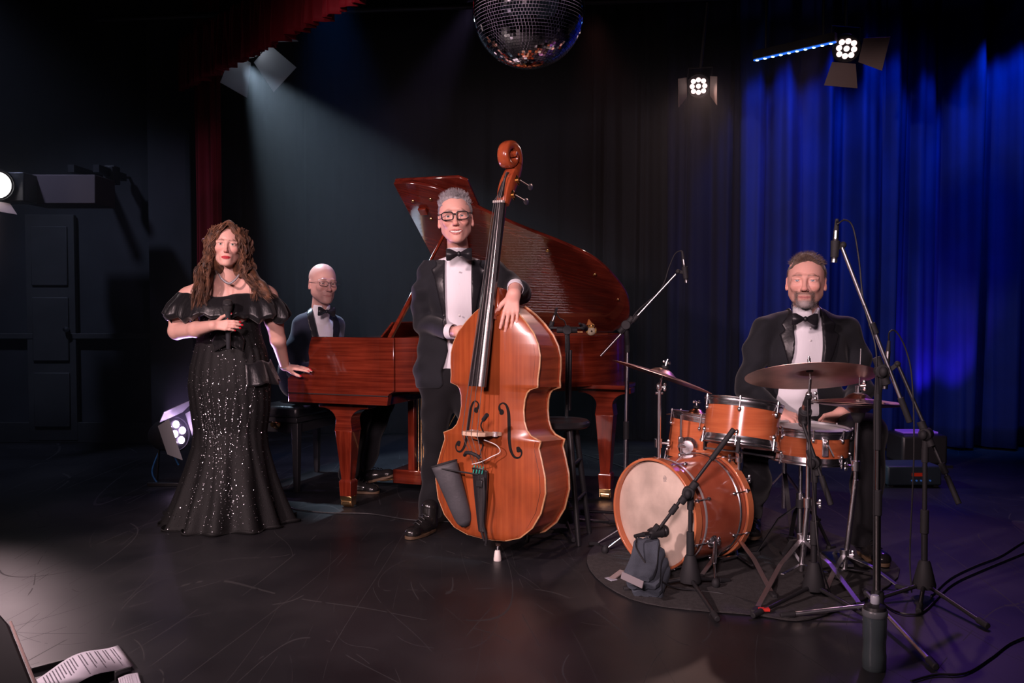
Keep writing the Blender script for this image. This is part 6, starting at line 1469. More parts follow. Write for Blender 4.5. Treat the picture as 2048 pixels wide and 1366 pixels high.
# ---------------------------------------------------------------- bassist
def bassist():
    Yb = 4.80; q = lambda x, y, dy=0.0: P(x, y, Yb + dy)
    foot = G(848, 1062)
    t = thing('person', 'grey-haired smiling man in glasses and dinner suit standing behind the double bass', 'person', (foot.x, Yb, 0), 'the four musicians')
    hp = dict(smile=1.0, teeth=1.0, jw=.98, w=1.0, nose=1.02, open=.80, bw=1.2, neck=1.0); M = headM(P(911, 437, 4.66), yaw=2, pitch=2, roll=-4, scale=1.13)
    col = dict(skin=SK, lip=(.50, .17, .15), brow=(.22, .17, .15), stubble=.10, red=(.62, .17, .13))
    c = M.translation; F = Field((c.x - .13, c.y - .16, c.z - .175), (c.x + .13, c.y + .16, c.z + .15), .0021); head_sdf(F, M, hp); nb = q(917, 512)
    Scaled(F, M).cap((0, .025, -.07), tuple(M.inverted() @ nb), .045, .052, .02)
    fields = [F]
    # left hand (right in the picture), hanging over the shoulder of the bass
    w1 = P(1028, 588, 4.125); H = Field((w1.x - .13, w1.y - .17, w1.z - .22), (w1.x + .10, w1.y + .14, w1.z + .06), .0024)
    hand_sdf(H, w1, (-.16, -.20, -1), (0, -1, .25), 1, curl=(7, 11, 9, 5), spread=1.0, thumb=(42, 30, 22), sc_=1.02, fan=.055); H.cap(w1, w1 + Vector((.01, .12, .05)), .030, .034, .02)
    fields.append(H)
    w2 = P(916, 664, 4.50); H2 = Field((w2.x - .12, w2.y - .13, w2.z - .10), (w2.x + .16, w2.y + .13, w2.z + .13), .0026)
    hand_sdf(H2, w2, (1, .0, .10), (.1, -1, .1), -1, curl=(30, 30, 30, 30), sc_=.95, thumb=(8, 5, 5)); H2.cap(w2, P(884, 660, 4.64), .027, .030, .02); fields.append(H2)
    B = Field((-.75, 4.4, .05), (.15, 5.1, 1.50), .010)      # the body under the clothes
    B.chain([(nb, .07), (q(915, 560), .09), (q(905, 700), .10), (q(893, 770), .11)], .05); B.cap(q(868, 540), q(965, 538), .05, .05, .04)
    B.chain([(q(862, 545), .045), (q(848, 645), .038), (w2 + Vector((-.06, .04, 0)), .030)], .02); B.chain([(q(975, 545), .045), (P(1040, 582, 4.52), .038), (w1 + Vector((.01, .11, .05)), .030)], .02)
    B.chain([(q(878, 790), .08), (q(868, 900), .06), (q(862, 1030), .04)], .03); B.chain([(q(925, 790), .08), (q(955, 900), .06), (q(965, 1030), .04)], .03); B.v += .02; fields.append(B)
    o = fobj('body', fields, SKIN, t, paint=lambda V: head_paint(V, M, hp, **col))
    eyes(t, M, (.16, .20, .22)); teeth(t, M, hp); specs(t, M, (.012, .012, .014), w=.0255, h=.0175, y=-.108, r=.0025, dx=.0335)
    HG = mat('grey_hair', (.33, .31, .32), .7, sheen=.3, noise=.35, nscale=60)
    C = Field((c.x - .14, c.y - .16, c.z - .08), (c.x + .14, c.y + .18, c.z + .17), .003); S = Scaled(C, M); S.ell((0, .022, .042), (.0765, .0965, .0860), .0); S.ell((0, -.032, -.034), (.085, .076, .122), .012, 'sub'); S.ell((0, -.06, -.06), (.10, .08, .10), .01, 'sub')
    C.wob(.003, 90, 5); ho = fobj('hair', C, HG, t)
    sc1 = scalp(M, 2600, 4, short_region(.083)); M3 = M.to_3x3()
    strands('hair_strands', ho, HG, [M @ p for p, n in sc1], [M3 @ (n * .8 + Vector((.05, -.25, 1.1))) if p.z > .06 else M3 @ (n * .25 + Vector((0, .5, -.3))) for p, n in sc1], [.028 if p.z > .085 else (.020 if p.z > .06 else .011) for p, n in sc1], r=.0017, jitter=.30, seed=6, seg=4, curve=M3 @ Vector((.10, -.05, .1)))
    # shirt
    S = Field((-.62, 4.55, .70), (.05, 4.98, 1.50), .005); S.ell(q(917, 585), (.168, .112, .20), 0); S.ell(q(905, 700), (.150, .105, .22), .05); S.cap(q(885, 538), q(950, 536), .035, .035, .05)
    col_ = S.blank(); nk = q(916, 512, -.05); hk = P(913, 486, 4.69); S.cap(nk, hk, .064, .058, .02)
    I = S.blank(); I.cap(nk + Vector((0, .0, .005)), hk + Vector((0, 0, .09)), .054, .053, 0); S.v = np.maximum(S.v, -I.v)
    S.poly(xz(q, [(895, 470), (937, 470), (917, 500)]), keep=False, ylim=(-9, 4.74)); S.half(hk + Vector((0, 0, .006)), (0, -.15, 1)); S.wob(.003, 40, 8, (1.5, 1, .3)); so_ = fobj('shirt', S, SHIRT, t)
    for py in (545, 570, 600, 630, 655): MB().ball(Vector((q(921, py).x, q(917, py).y - (.108 if py < 640 else .100), q(921, py).z)), 1, 10, 6, sx=(.005, .002, .005)).build('shirt_button', WHITE, so_)
    for w_, d_ in ((w1 + Vector((.006, .055, .022)), Vector((.05, 1, .40))), (w2 + Vector((-.022, .014, .002)), Vector((-1, .75, .02)))):
        d_.normalize(); MB().lathe([(.036, 0), (.038, .0), (.040, .035), (.037, .035)], w_, d_, 28, closed=True).build('cuff', SHIRT, so_)
    bowtie(t, P(918, 508, 4.585), w=.066, h=.031, roll=2)
    # jacket
    def J(F):
        F.ell(q(917, 585), (.186, .128, .19), 0); F.ell(q(903, 690), (.170, .122, .17), .06); F.ell(q(893, 752), (.172, .125, .16), .06)
        F.chain([(q(868, 528), .052), (q(915, 517), .060), (q(968, 526), .052)], .05)
        F.chain([(q(856, 538), .058), (q(849, 580), .059), (q(846, 642, .02), .052), (P(901, 665, 4.56), .044)], .025)
        F.chain([(q(978, 535), .060), (P(1022, 568, 4.66), .058), (P(1041, 588, 4.46), .052), (w1 + Vector((.012, .075, .030)), .046)], .025)
        I = F.blank(); I.cap(q(916, 535, .01), q(914, 470, -.04), .070, .070, 0); F.v = np.maximum(F.v, -I.v)
        I = F.blank(); I.cap(w1 + Vector((.008, .06, .03)), w1 + Vector((-.01, -.1, -.03)), .040, .045, 0); I.cap(P(909, 665, 4.52), P(960, 664, 4.4), .034, .036, 0); F.v = np.maximum(F.v, -I.v)
    opening = xz(q, [(893, 470), (892, 520), (893, 600), (896, 672), (899, 700), (893, 722), (886, 740), (890, 765), (880, 777), (886, 800), (1000, 800), (960, 700), (945, 640), (944, 560), (943, 500), (946, 470)])
    lap = [xz(q, [(902, 470), (902, 690), (892, 650), (872, 560), (864, 540), (874, 532), (872, 522), (884, 500)]), xz(q, [(935, 470), (935, 690), (948, 650), (966, 560), (972, 540), (962, 532), (964, 522), (952, 500)])]
    suit(t, 4.86, J, opening, lap, SUIT, ((-.62, 4.10, .70), (.15, 5.05, 1.44)), wob=(.009, 30, 3), cuts=[(q(860, 774), (.05, 0, -1))])
    T = Field((-.62, 4.6, .0), (.05, 5.05, .95), .007); T.ell(q(893, 762), (.158, .115, .10), 0); T.chain([(q(876, 790), .088), (q(873, 880, -.02), .068), (q(862, 985), .056), (q(860, 1032), .060)], .03); T.chain([(q(930, 790), .088), (q(955, 880), .068), (q(968, 985), .056), (q(968, 1032), .060)], .03)
    T.wob(.008, 24, 11, (1, 1, 2.2)); T.half((0, 0, .065), (0, 0, -1)); fobj('trousers', T, TROUS, t, it=2)
    he = G(868, 1060); to = G(816, 1080); shoe(t, he, to)
    he = q(968, 1050); shoe(t, (he.x, 4.82, 0), (he.x + .10, 4.56, 0))
bassist()
# ---------------------------------------------------------------- drummer
def drummer():
    Yb = 4.60; q = lambda x, y, dy=0.0: P(x, y, Yb + dy)
    t = thing('person', 'bearded brown-haired man in dinner suit seated behind the drum kit', 'person', (1.48, 4.80, 0), 'the four musicians')
    hp = dict(smile=.45, jw=1.10, w=1.05, nose=1.12, open=.62, neck=1.1, lips=.75, cheek=1.1); M = headM(P(1612, 563, 4.50), yaw=-21, pitch=1, roll=1, scale=1.15)
    col = dict(skin=SK, lip=(.50, .20, .18), brow=(.20, .12, .09), beard=(np.array((.16, .10, .075)), (.30, .30, .31)), red=(.62, .18, .14))
    c = M.translation; F = Field((c.x - .13, c.y - .16, c.z - .19), (c.x + .13, c.y + .16, c.z + .15), .0021); head_sdf(F, M, hp); nb = q(1612, 635, .05); S_ = Scaled(F, M); S_.cap((0, .020, -.07), tuple(M.inverted() @ nb), .053, .058, .02)
    fields = [F]
    w1 = P(1684, 826, 4.44); H = Field((w1.x - .23, w1.y - .16, w1.z - .16), (w1.x + .08, w1.y + .13, w1.z + .08), .0026)
    hand_sdf(H, w1, (-1, -.25, -.42), (-.25, -.75, .75), -1, curl=(38, 42, 42, 40), sc_=1.08, thumb=(25, 15, 5)); H.cap(w1, w1 + Vector((.07, .05, .03)), .033, .036, .02); fields.append(H)
    w2 = P(1556, 822, 4.46); H2 = Field((w2.x - .10, w2.y - .20, w2.z - .14), (w2.x + .20, w2.y + .10, w2.z + .1), .0026)
    hand_sdf(H2, w2, (.8, -.5, -.35), (.2, -.6, .8), 1, curl=(35, 38, 38, 35), sc_=1.05); H2.cap(w2, w2 + Vector((-.06, .05, .03)), .033, .036, .02); fields.append(H2)
    B = Field((1.05, 4.0, .05), (2.0, 5.2, 1.30), .010)
    B.chain([(nb, .075), (q(1612, 690, .08), .10), (q(1605, 810, .22), .12)], .05); B.cap(q(1545, 655, .06), q(1685, 662, .06), .055, .055, .04)
    kl, kr = P(1512, 868, 4.30), P(1738, 866, 4.22)
    B.chain([(q(1535, 660, .05), .05), (q(1492, 770, .02), .042), (w2 + Vector((-.06, .05, .03)), .034)], .02); B.chain([(q(1700, 670, .05), .05), (P(1722, 785, 4.62), .042), (w1 + Vector((.07, .05, .03)), .034)], .02)
    B.chain([(q(1575, 850, .22), .085), (kl, .055), (G(1508, 1082) + Vector((0, .06, .08)), .035)], .02); B.chain([(q(1640, 850, .22), .085), (kr, .055), (P(1722, 1095, 4.22), .035)], .02); B.v += .02; fields.append(B)
    fobj('body', fields, SKIN, t, paint=lambda V: head_paint(V, M, hp, **col)); eyes(t, M, (.14, .20, .26), look=(-2, 0))
    HB = mat('brown_hair', (.055, .028, .017), .7, sheen=.3, noise=.5, nscale=50, col2=(.13, .085, .06))
    C = Field((c.x - .14, c.y - .16, c.z - .08), (c.x + .14, c.y + .18, c.z + .17), .003); S = Scaled(C, M); S.ell((0, .022, .041), (.078, .0965, .085), .0); S.ell((0, -.034, -.036), (.090, .074, .118), .012, 'sub'); S.ell((0, -.05, -.06), (.10, .08, .10), .01, 'sub')
    C.wob(.003, 90, 9); ho = fobj('hair', C, HB, t); sc1 = scalp(M, 2600, 14, short_region(.080)); M3 = M.to_3x3()
    strands('hair_strands', ho, HB, [M @ p for p, n in sc1], [M3 @ (n * .9 + Vector((.25, .15, .25))) if p.z > .07 else M3 @ (n * .35 + Vector((0, .5, -.4))) for p, n in sc1], .024, r=.0010, jitter=.22, seed=6, seg=4, curve=M3 @ Vector((.2, .2, -.5)))
    HBd = mat('grey_beard', (.19, .17, .165), .6, noise=.4, nscale=60)
    g = random.Random(3); roots, dirs = [], []
    while len(roots) < 900:
        x = g.uniform(-.052, .052); z = g.uniform(-.118, -.050); st = abs(x) < .034 and -.059 < z < -.047
        low = z < -.090 + .2 * max(0, abs(x) - .03) or (.026 < abs(x) < .042 and z < -.05)
        if not (st or low) or (abs(x) < .018 and z > -.0885 and not st): continue
        y = -.0935 + 14 * x * x * (.75 if abs(x) < .03 else .62) + (.0 if z > -.10 else (z + .10) ** 2 * 12); roots.append(M @ Vector((x, y + .002, z))); dirs.append(M3 @ Vector((x * 6, -.55, -1)))
    strands('beard', t, HBd, roots, dirs, .0055, r=.0006, jitter=.2, seed=2, seg=2)
    S = Field((1.15, 4.35, .55), (1.85, 4.98, 1.24), .005); S.ell(q(1612, 705, .05), (.185, .125, .20), 0); S.ell(q(1600, 790, .10), (.175, .150, .16), .06); S.cap(q(1570, 655, .05), q(1655, 660, .05), .035, .035, .05)
    nk, hk = q(1612, 642, .03), P(1613, 618, 4.53); S.cap(nk, hk, .071, .066, .02); I = S.blank(); I.cap(nk + Vector((0, 0, .005)), hk + Vector((0, 0, .09)), .061, .060, 0); S.v = np.maximum(S.v, -I.v)
    S.poly(xz(q, [(1594, 590), (1634, 590), (1612, 632)]), keep=False, ylim=(-9, 4.56)); S.half(hk + Vector((0, 0, .010)), (0, -.15, 1)); S.wob(.003, 36, 8, (1.5, 1, .3)); so_ = fobj('shirt', S, SHIRT, t)
    for w_, d_ in ((w1 + Vector((.030, .022, .013)), Vector((1, .7, .42))),): d_.normalize(); MB().lathe([(.038, 0), (.040, .0), (.042, .030), (.039, .030)], w_, d_, 28, closed=True).build('cuff', SHIRT, so_)
    for py in (655, 680, 705): MB().ball((q(1612, py).x, Yb + .05 - .120, q(1612, py).z), 1, 10, 6, sx=(.005, .002, .005)).build('shirt_button', WHITE, so_)
    bowtie(t, P(1610, 638, 4.445), w=.064, h=.030, roll=-1)
    def J(F):
        F.ell(q(1612, 705, .05), (.215, .142, .19), 0); F.ell(q(1608, 790, .10), (.205, .155, .15), .06)
        F.chain([(q(1548, 648, .05), .058), (q(1612, 640, .05), .068), (q(1682, 652, .05), .058)], .06)
        F.chain([(q(1530, 655, .04), .062), (q(1512, 705, .04), .062), (q(1494, 772, .0), .058), (P(1545, 818, 4.48), .048)], .03)
        F.chain([(q(1698, 664, .04), .062), (q(1712, 715, .05), .062), (P(1720, 785, 4.62), .058), (w1 + Vector((.045, .035, .02)), .048)], .03)
        I = F.blank(); I.cap(q(1612, 668, .03), q(1613, 600, -.03), .080, .078, 0); I.cap(w1 + Vector((.03, .022, .012)), w1 + Vector((-.1, -.07, -.04)), .042, .045, 0); F.v = np.maximum(F.v, -I.v)
    opening = xz(q, [(1585, 590), (1585, 640), (1580, 700), (1570, 745), (1556, 800), (1550, 830), (1635, 830), (1628, 780), (1636, 700), (1640, 640), (1641, 590)])
    lap = [xz(q, [(1596, 590), (1590, 700), (1575, 750), (1562, 700), (1556, 668), (1566, 660), (1560, 648), (1576, 628)]), xz(q, [(1632, 590), (1634, 740), (1642, 740), (1660, 700), (1672, 668), (1662, 660), (1668, 648), (1652, 628)])]
    suit(t, 4.72, J, opening, lap, SUIT, ((1.05, 4.25, .52), (2.0, 5.0, 1.24)), wob=(.007, 30, 23), cuts=[((0, 0, .60), (0, 0, -1))])
    T = Field((1.05, 3.9, .0), (2.05, 5.15, .80), .0075); T.ell(q(1608, 838, .20), (.185, .17, .115), 0)
    T.chain([(q(1572, 850, .20), .098), (kl, .078), (P(1512, 960, 4.34), .064), (G(1508, 1080) + Vector((0, .06, .12)), .062)], .04); T.chain([(q(1648, 850, .20), .098), (kr + Vector((.005, 0, -.005)), .082), (P(1732, 970, 4.22), .068), (P(1724, 1085, 4.20), .064)], .04)
    T.wob(.008, 22, 31, (1, 1, 1.8)); T.half((0, 0, .075), (0, 0, -1)); fobj('trousers', T, TROUS, t, it=2)
    a = G(1510, 1078); shoe(t, a + Vector((0, .05, .045)), a + Vector((-.07, -.20, .045)) * 1.0); b = G(1722, 1112); shoe(t, (b.x - .005, 4.27, .02), (b.x + .01, 4.01, .02))
drummer()
# ---------------------------------------------------------------- pianist
def pianist():
    Yb = 6.03; q = lambda x, y, dy=0.0: P(x, y, Yb + dy); base = MBn @ Vector((0, 0, 0))
    t = thing('person', 'bald man in glasses and navy suit seated at the piano', 'person', (base.x, base.y, 0), 'the four musicians')
    hp = dict(smile=.55, jw=1.05, w=1.02, nose=1.02, open=.55, neck=1.0, lips=.7); M = headM(P(646, 567, 5.97), yaw=32, pitch=-2, roll=3, scale=1.13)
    col = dict(skin=(.62, .36, .31), lip=(.45, .20, .18), brow=(.30, .18, .14), stubble=.5, red=(.60, .2, .16), scalp=None)
    c = M.translation; F = Field((c.x - .14, c.y - .16, c.z - .19), (c.x + .14, c.y + .17, c.z + .15), .0024); head_sdf(F, M, hp); nb = q(640, 628, .02); Scaled(F, M).cap((0, .022, -.07), tuple(M.inverted() @ nb), .047, .054, .02); fields = [F]
    key = lambda u, w, z: MP @ Vector((u, w, z))
    h1, h2 = key(.03, .55, .81), key(.03, .98, .81)
    for hh in (h1, h2):
        H = Field((hh.x - .10, hh.y - .14, hh.z - .10), (hh.x + .24, hh.y + .12, hh.z + .08), .0035); hand_sdf(H, hh, (.94, -.34, -.10), (0, 0, 1), 1 if hh is h2 else -1, curl=(22, 24, 24, 22), sc_=1.0); H.cap(hh, hh - Vector((.07, -.02, 0)), .028, .032, .02); fields.append(H)
    hip = key(-.38, .76, .66)
    B = Field((-1.85, 5.5, .05), (-.6, 6.6, 1.30), .012); B.chain([(nb, .072), (q(630, 690, .03), .095), (hip, .12)], .05); B.cap(q(607, 645, -.05), q(670, 648, .12), .05, .05, .04)
    e1, e2 = P(592, 742, 5.88), P(668, 730, 6.25); B.chain([(q(603, 650, -.06), .045), (e1, .038), (h1 - Vector((.06, 0, 0)), .03)], .02); B.chain([(q(672, 652, .14), .045), (e2, .038), (h2 - Vector((.06, 0, 0)), .03)], .02)
    f1, f2 = G(700, 985), key(.30, .72, .10); k1, k2 = key(.12, .62, .53), key(.14, .90, .53)
    B.chain([(hip, .09), (k1, .055), (Vector((f1.x - .0, f1.y + .0, .10)), .035)], .02); B.chain([(hip, .09), (k2, .055), (f2 + Vector((-.16, .08, .04)), .035)], .02); B.v += .02; fields.append(B)
    fobj('body', fields, SKIN, t, paint=lambda V: head_paint(V, M, hp, **col)); eyes(t, M, (.10, .08, .07), look=(-14, 0)); specs(t, M, (.02, .02, .03), w=.0250, h=.0135, y=-.108, r=.0012)
    tn = Vector((.62, -.78, 0)).normalized(); Rt = Matrix((Vector((-tn.y, tn.x, 0)), tn, Vector((0, 0, 1)))).transposed()
    S = Field((-1.75, 5.6, .58), (-.85, 6.5, 1.34), .006); S.ell(q(634, 690, .03), (.168, .110, .20), 0, Rm=Rt); S.cap(q(620, 655, -.03), q(660, 655, .09), .034, .034, .05); S.ell(hip + Vector((0, 0, .1)), (.16, .14, .18), .06)
    nk, hk = q(640, 634, .01), P(643, 612, 6.01); S.cap(nk, hk, .062, .057, .02); I = S.blank(); I.cap(nk + Vector((0, 0, .005)), hk + Vector((0, 0, .09)), .053, .052, 0); S.v = np.maximum(S.v, -I.v)
    S.poly(xz(q, [(642, 585), (668, 590), (652, 624)]), keep=False, ylim=(-9, 6.04)); S.half(hk + Vector((0, 0, .012)), (.15, -.15, 1)); fobj('shirt', S, SHIRT, t)
    bowtie(t, P(653, 623, 5.875), w=.058, h=.030, nrm=(.50, -.85, 0.05), roll=-4)
    def J(F):
        F.ell(q(632, 690, .03), (.190, .135, .19), 0, Rm=Rt); F.ell(hip + Vector((-.01, 0, .09)), (.175, .165, .20), .08)
        F.chain([(q(607, 643, -.05), .055), (q(638, 634, .02), .060), (q(670, 646, .12), .052)], .05)
        F.chain([(q(600, 650, -.06), .060), (q(590, 695, -.10), .058), (e1, .054), (h1 - Vector((.05, -.01, 0)), .044)], .03); F.chain([(q(674, 652, .14), .056), (e2, .050), (h2 - Vector((.05, -.01, 0)), .044)], .03)
        I = F.blank(); I.cap(q(641, 660, .03), q(646, 590, -.03), .070, .070, 0); F.v = np.maximum(F.v, -I.v)
    opening = xz(q, [(626, 585), (626, 606), (634, 640), (645, 680), (652, 720), (668, 720), (668, 680), (664, 640), (662, 600)])
    lap = [xz(q, [(632, 590), (660, 735), (650, 735), (632, 680), (622, 640), (617, 622), (620, 602)]), xz(q, [(658, 590), (660, 735), (670, 735), (676, 680), (676, 640), (672, 620)])]
    suit(t, 6.10, J, opening, lap, SUITB, ((-1.85, 5.55, .52), (-.75, 6.55, 1.32)), wob=(.010, 28, 43), cuts=[((0, 0, .565), (0, 0, -1))])
    T = Field((-1.85, 5.35, .0), (-.55, 6.6, .75), .009); T.chain([(hip + Vector((0, -.06, -.0)), .10), (k1, .080), (Vector((f1.x - .005, f1.y + .01, .12)), .062)], .03); T.chain([(hip + Vector((0, .08, 0)), .10), (k2, .080), (f2 + Vector((-.17, .08, .06)), .060)], .03)
    T.wob(.008, 22, 31, (1, 1, 1.8)); T.half((0, 0, .07), (0, 0, -1)); fobj('trousers', T, TROUS, t, it=2)
    shoe(t, (f1.x - .06, f1.y + .02, 0), (f1.x + .19, f1.y - .04, 0)); shoe(t, f2 + Vector((-.22, .10, -.095)), f2 + Vector((.02, .02, -.02)))
pianist()
# ---------------------------------------------------------------- singer
def singer():
    Yb = 4.95; q = lambda x, y, dy=0.0: P(x, y, Yb + dy)
    t = thing('person', 'woman with long curly brown hair in a black sequinned gown, holding a microphone', 'person', (q(455, 700).x, Yb, 0), 'the four musicians')
    hp = dict(smile=.22, jw=1.02, w=1.03, nose=.82, open=1.05, lips=1.05, cheek=1.1, brow=.45, bw=.8, ears=.8, neck=.85); M = headM(P(455, 491, 4.86), yaw=14, pitch=1, roll=3, scale=.98)
    col = dict(skin=(.76, .44, .36), lip=(.55, .045, .06), brow=(.16, .085, .06), red=(.70, .20, .17), lash=.9)
    c = M.translation; F = Field((c.x - .12, c.y - .15, c.z - .15), (c.x + .12, c.y + .14, c.z + .13), .0021); head_sdf(F, M, hp); nb = q(456, 558, -.02)
    def neck(F): Scaled(F, M).cap((0, .022, -.06), tuple(M.inverted() @ nb), .049, .054, .025)
    neck(F)
    w1, w2 = P(426, 651, 4.675), P(570, 733, 5.20)
    B = Field((-2.02, 4.55, .74), (-1.02, 5.36, 1.44), .0036); head_sdf(B, M, hp) if False else None; neck(B)
    B.cap(nb, q(456, 575, .02), .056, .07, .04); B.chain([(q(381, 590, .02), .050), (q(418, 573, .02), .050), (q(456, 566, .02), .058), (q(494, 571, .02), .050), (q(530, 587, .02), .050)], .035)
    B.ell(q(456, 612, .02), (.165, .105, .135), .05); B.ell(q(434, 622, -.035), (.068, .068, .070), .03); B.ell(q(479, 622, -.035), (.068, .068, .070), .03)
    B.ell(q(457, 598, -.125), (.006, .03, .04), .03, 'sub')
    B.ell(q(456, 675), (.12, .075, .11), .05)
    B.chain([(q(374, 596, .02), .055), (q(358, 640, .0), .050), (q(354, 662, -.03), .045), (q(393, 659, -.16), .040), (w1, .0275)], .02)
    B.chain([(q(537, 594, .02), .054), (q(548, 640, .05), .050), (q(556, 680, .10), .041), (w2, .0265)], .02)
    tips = hand_sdf(B, w1, (1, -.06, .02), (0, -1, .30), -1, curl=(14, 13, 14, 18), spread=.5, fan=.02, thumb=(60, 35, 15), sc_=.88, curl2=(20, 18, 18, 20))
    tips += hand_sdf(B, w2, (1, .02, -.10), (.1, -.35, 1), 1, curl=(4, 4, 4, 4), spread=.4, fan=.02, thumb=(28, 14, 4), sc_=.90)
    L = Field((-1.85, 4.75, .05), (-1.25, 5.2, .90), .012); L.chain([(q(456, 700), .075), (q(456, 760), .09)], .05); L.chain([(q(440, 770), .09), (q(442, 880), .06), (q(443, 1020), .04)], .02); L.chain([(q(475, 770), .09), (q(474, 880), .06), (q(473, 1020), .04)], .02)
    fobj('body', [F, B, L], SKIN, t, paint=lambda V: head_paint(V, M, hp, **col)); eyes(t, M, (.16, .17, .13), look=(0, 0))
    nails_obj(tips, mat('red_nail', (.65, .01, .03), .15, coat=.8), t)
    # jewellery
    DI = mat('diamante', (.9, .9, .95), .42, 1.0)
    nkl = thing_part('necklace', t, 'silver diamante necklace'); pts = spline([q(437, 546, -.075), q(443, 557, -.105), q(458, 567, -.125), q(472, 558, -.108), q(480, 546, -.075)], 8)
    for i, p in enumerate(pts): k = 1 - abs(i - len(pts) / 2) / (len(pts) / 2); MB().ball(p + Vector((0, -.002, 0)), 1, 8, 6, sx=(.0042 + .003 * k,) * 3).build('stone', DI, nkl, flat=True)
    er = thing_part('earring', t)
    for i in range(7): MB().ball(P(485 + i * .15, 504 + i * 3.2, 4.84), 1, 8, 6, sx=(.0035 + .0012 * (i == 4), .0035, .005)).build('stone', DI, er, flat=True)
    br = thing_part('bracelet', t); dv = (w2 - q(556, 680, .10)).normalized(); x, y, z = frame(dv)
    for i in range(22): a = i * 2 * math.pi / 22; MB().ball(w2 - dv * .012 + x * .029 * math.cos(a) + y * .029 * math.sin(a), .0042, 8, 6).build('stone', DI, br, flat=True)
    # gown
    GOWN = mat('black_gown', (.0035, .0033, .0037), .7, sheen=.0, spec=.4, bump=.2, bscale=120, stretch=(3, 3, .5))
    prof = [(594, 404, 512), (612, 396, 518), (640, 398, 516), (668, 394, 520), (700, 388, 530), (735, 379, 536), (770, 375, 539), (820, 380, 537), (862, 386, 531), (895, 383, 534), (940, 371, 545), (985, 356, 558), (1020, 343, 570), (1045, 334, 580), (1056, 331, 584)]
    ys = [p[0] for p in prof]; V, F_ = [], []; nr, nc = 70, 168
    def surf(py, a, out=0.0):
        l = float(np.interp(py, ys, [p[1] for p in prof])); r = float(np.interp(py, ys, [p[2] for p in prof])); A = P(l, py, Yb); Bp = P(r, py, Yb)
        cx, rx = (A.x + Bp.x) / 2, (Bp.x - A.x) / 2; ry = rx * float(np.interp(py, [600, 660, 770, 860, 950, 1056], [.72, .60, .68, .70, .85, .92])); z = A.z
        fl = float(np.interp(py, [850, 900, 1056], [0, .25, 1])); k = 1 + .085 * fl * (math.sin(13 * a + 1.3 + .4 * math.sin(3 * a)) + .5 * math.sin(7 * a + 2)) + .012 * math.sin(24 * a + py * .02) * (1 - fl) * (py > 690)
        k += .004 * math.sin(60 * a * .5 + py * .05)
        if py < 680: k += .0
        return Vector((cx + rx * k * math.cos(a), Yb - (-.02 if py > 640 else .0) - ry * k * math.sin(a) * -1 * -1 + out * 0, max(z, .004))), cx, rx, ry
    for j in range(nr + 1):
        py = 594 + (1062 - 594) * j / nr
        for i in range(nc):
            a = 2 * math.pi * i / nc; p, *_ = surf(py, a)
            if j == nr: p.z = .004 + .010 * (1 + math.sin(13 * a))
            V.append(p)
    F_ = [(j * nc + i, j * nc + (i + 1) % nc, (j + 1) * nc + (i + 1) % nc, (j + 1) * nc + i) for j in range(nr) for i in range(nc)]
    go = MB().add(V, F_).build('gown', GOWN, t, sharp=0); go.modifiers.new('t', 'SOLIDIFY').thickness = .004
    # train spreading on the floor behind at the left
    tr = []
    for u in np.linspace(0, 1, 16):
        ring = []
        for i in range(40):
            a = math.pi * (.55 + .9 * i / 39); ring.append(Vector((q(455, 900).x + (.18 + .22 * u) * math.cos(a) * (1 + .05 * math.sin(9 * a)), Yb + .10 - (.10 + .30 * u) * math.sin(a) * -.6, .42 * (1 - u) ** 1.6 + .006 + .012 * (1 + math.sin(17 * a)) * u)))
        tr.append(ring)
    MB().loft(tr, caps=False, closed=False).build('train', GOWN, t, sharp=0).modifiers.new('t', 'SOLIDIFY').thickness = .004
    SEQ = mat('sequin', (.85, .85, .9), .36, 1.0); g = random.Random(12); sv, sf = [], []
    def seq(py, a, sz):
        p, cx, rx, ry = surf(py, a); n = Vector((math.cos(a) / rx, -math.sin(a) / ry, 0)).normalized(); n = (n + Vector((g.gauss(0, .35), g.gauss(0, .35), g.gauss(0, .35)))).normalized(); x, y, z = frame(n); p = p + Vector((math.cos(a), -math.sin(a), 0)) * .006; m = len(sv)
        for k in range(6): b = k * math.pi / 3; sv.append(p + x * sz * math.cos(b) + y * sz * math.sin(b))
        sf.append(tuple(range(m, m + 6)))
    lines = [(math.pi * (.28 + .045 * i)) for i in range(11)]
    for la in lines:
        py = 735 + g.uniform(0, 20)
        while py < 1050:
            py += g.uniform(1.6, 3.2); dens = .30 + .55 * math.exp(-((py - 840) / 70) ** 2) + .25 * math.exp(-((py - 980) / 60) ** 2)
            if g.random() < dens: seq(py, la + .18 * math.sin(py * .012 + la * 3) + g.gauss(0, .012), g.uniform(.0016, .0030))
    for k in range(900): seq(g.uniform(620, 1050), g.uniform(.1, math.pi - .1), g.uniform(.0012, .0022))
    o = meshobj('sequins', sv, sf, SEQ, t, flat=True); o['kind'] = 'stuff'
    # draped flounce round the shoulders, bow at the waist, side peplum
    ORG = mat('black_organza', (.009, .009, .011), .36, spec=.6, sheen=.15, noise=.4, nscale=9, bump=.35, bscale=45, stretch=(1, 1, .35))
    rg = []; cx = q(452, 600).x; N = 220; g2 = np.random.RandomState(4); ph = g2.uniform(0, 6.28, 6)
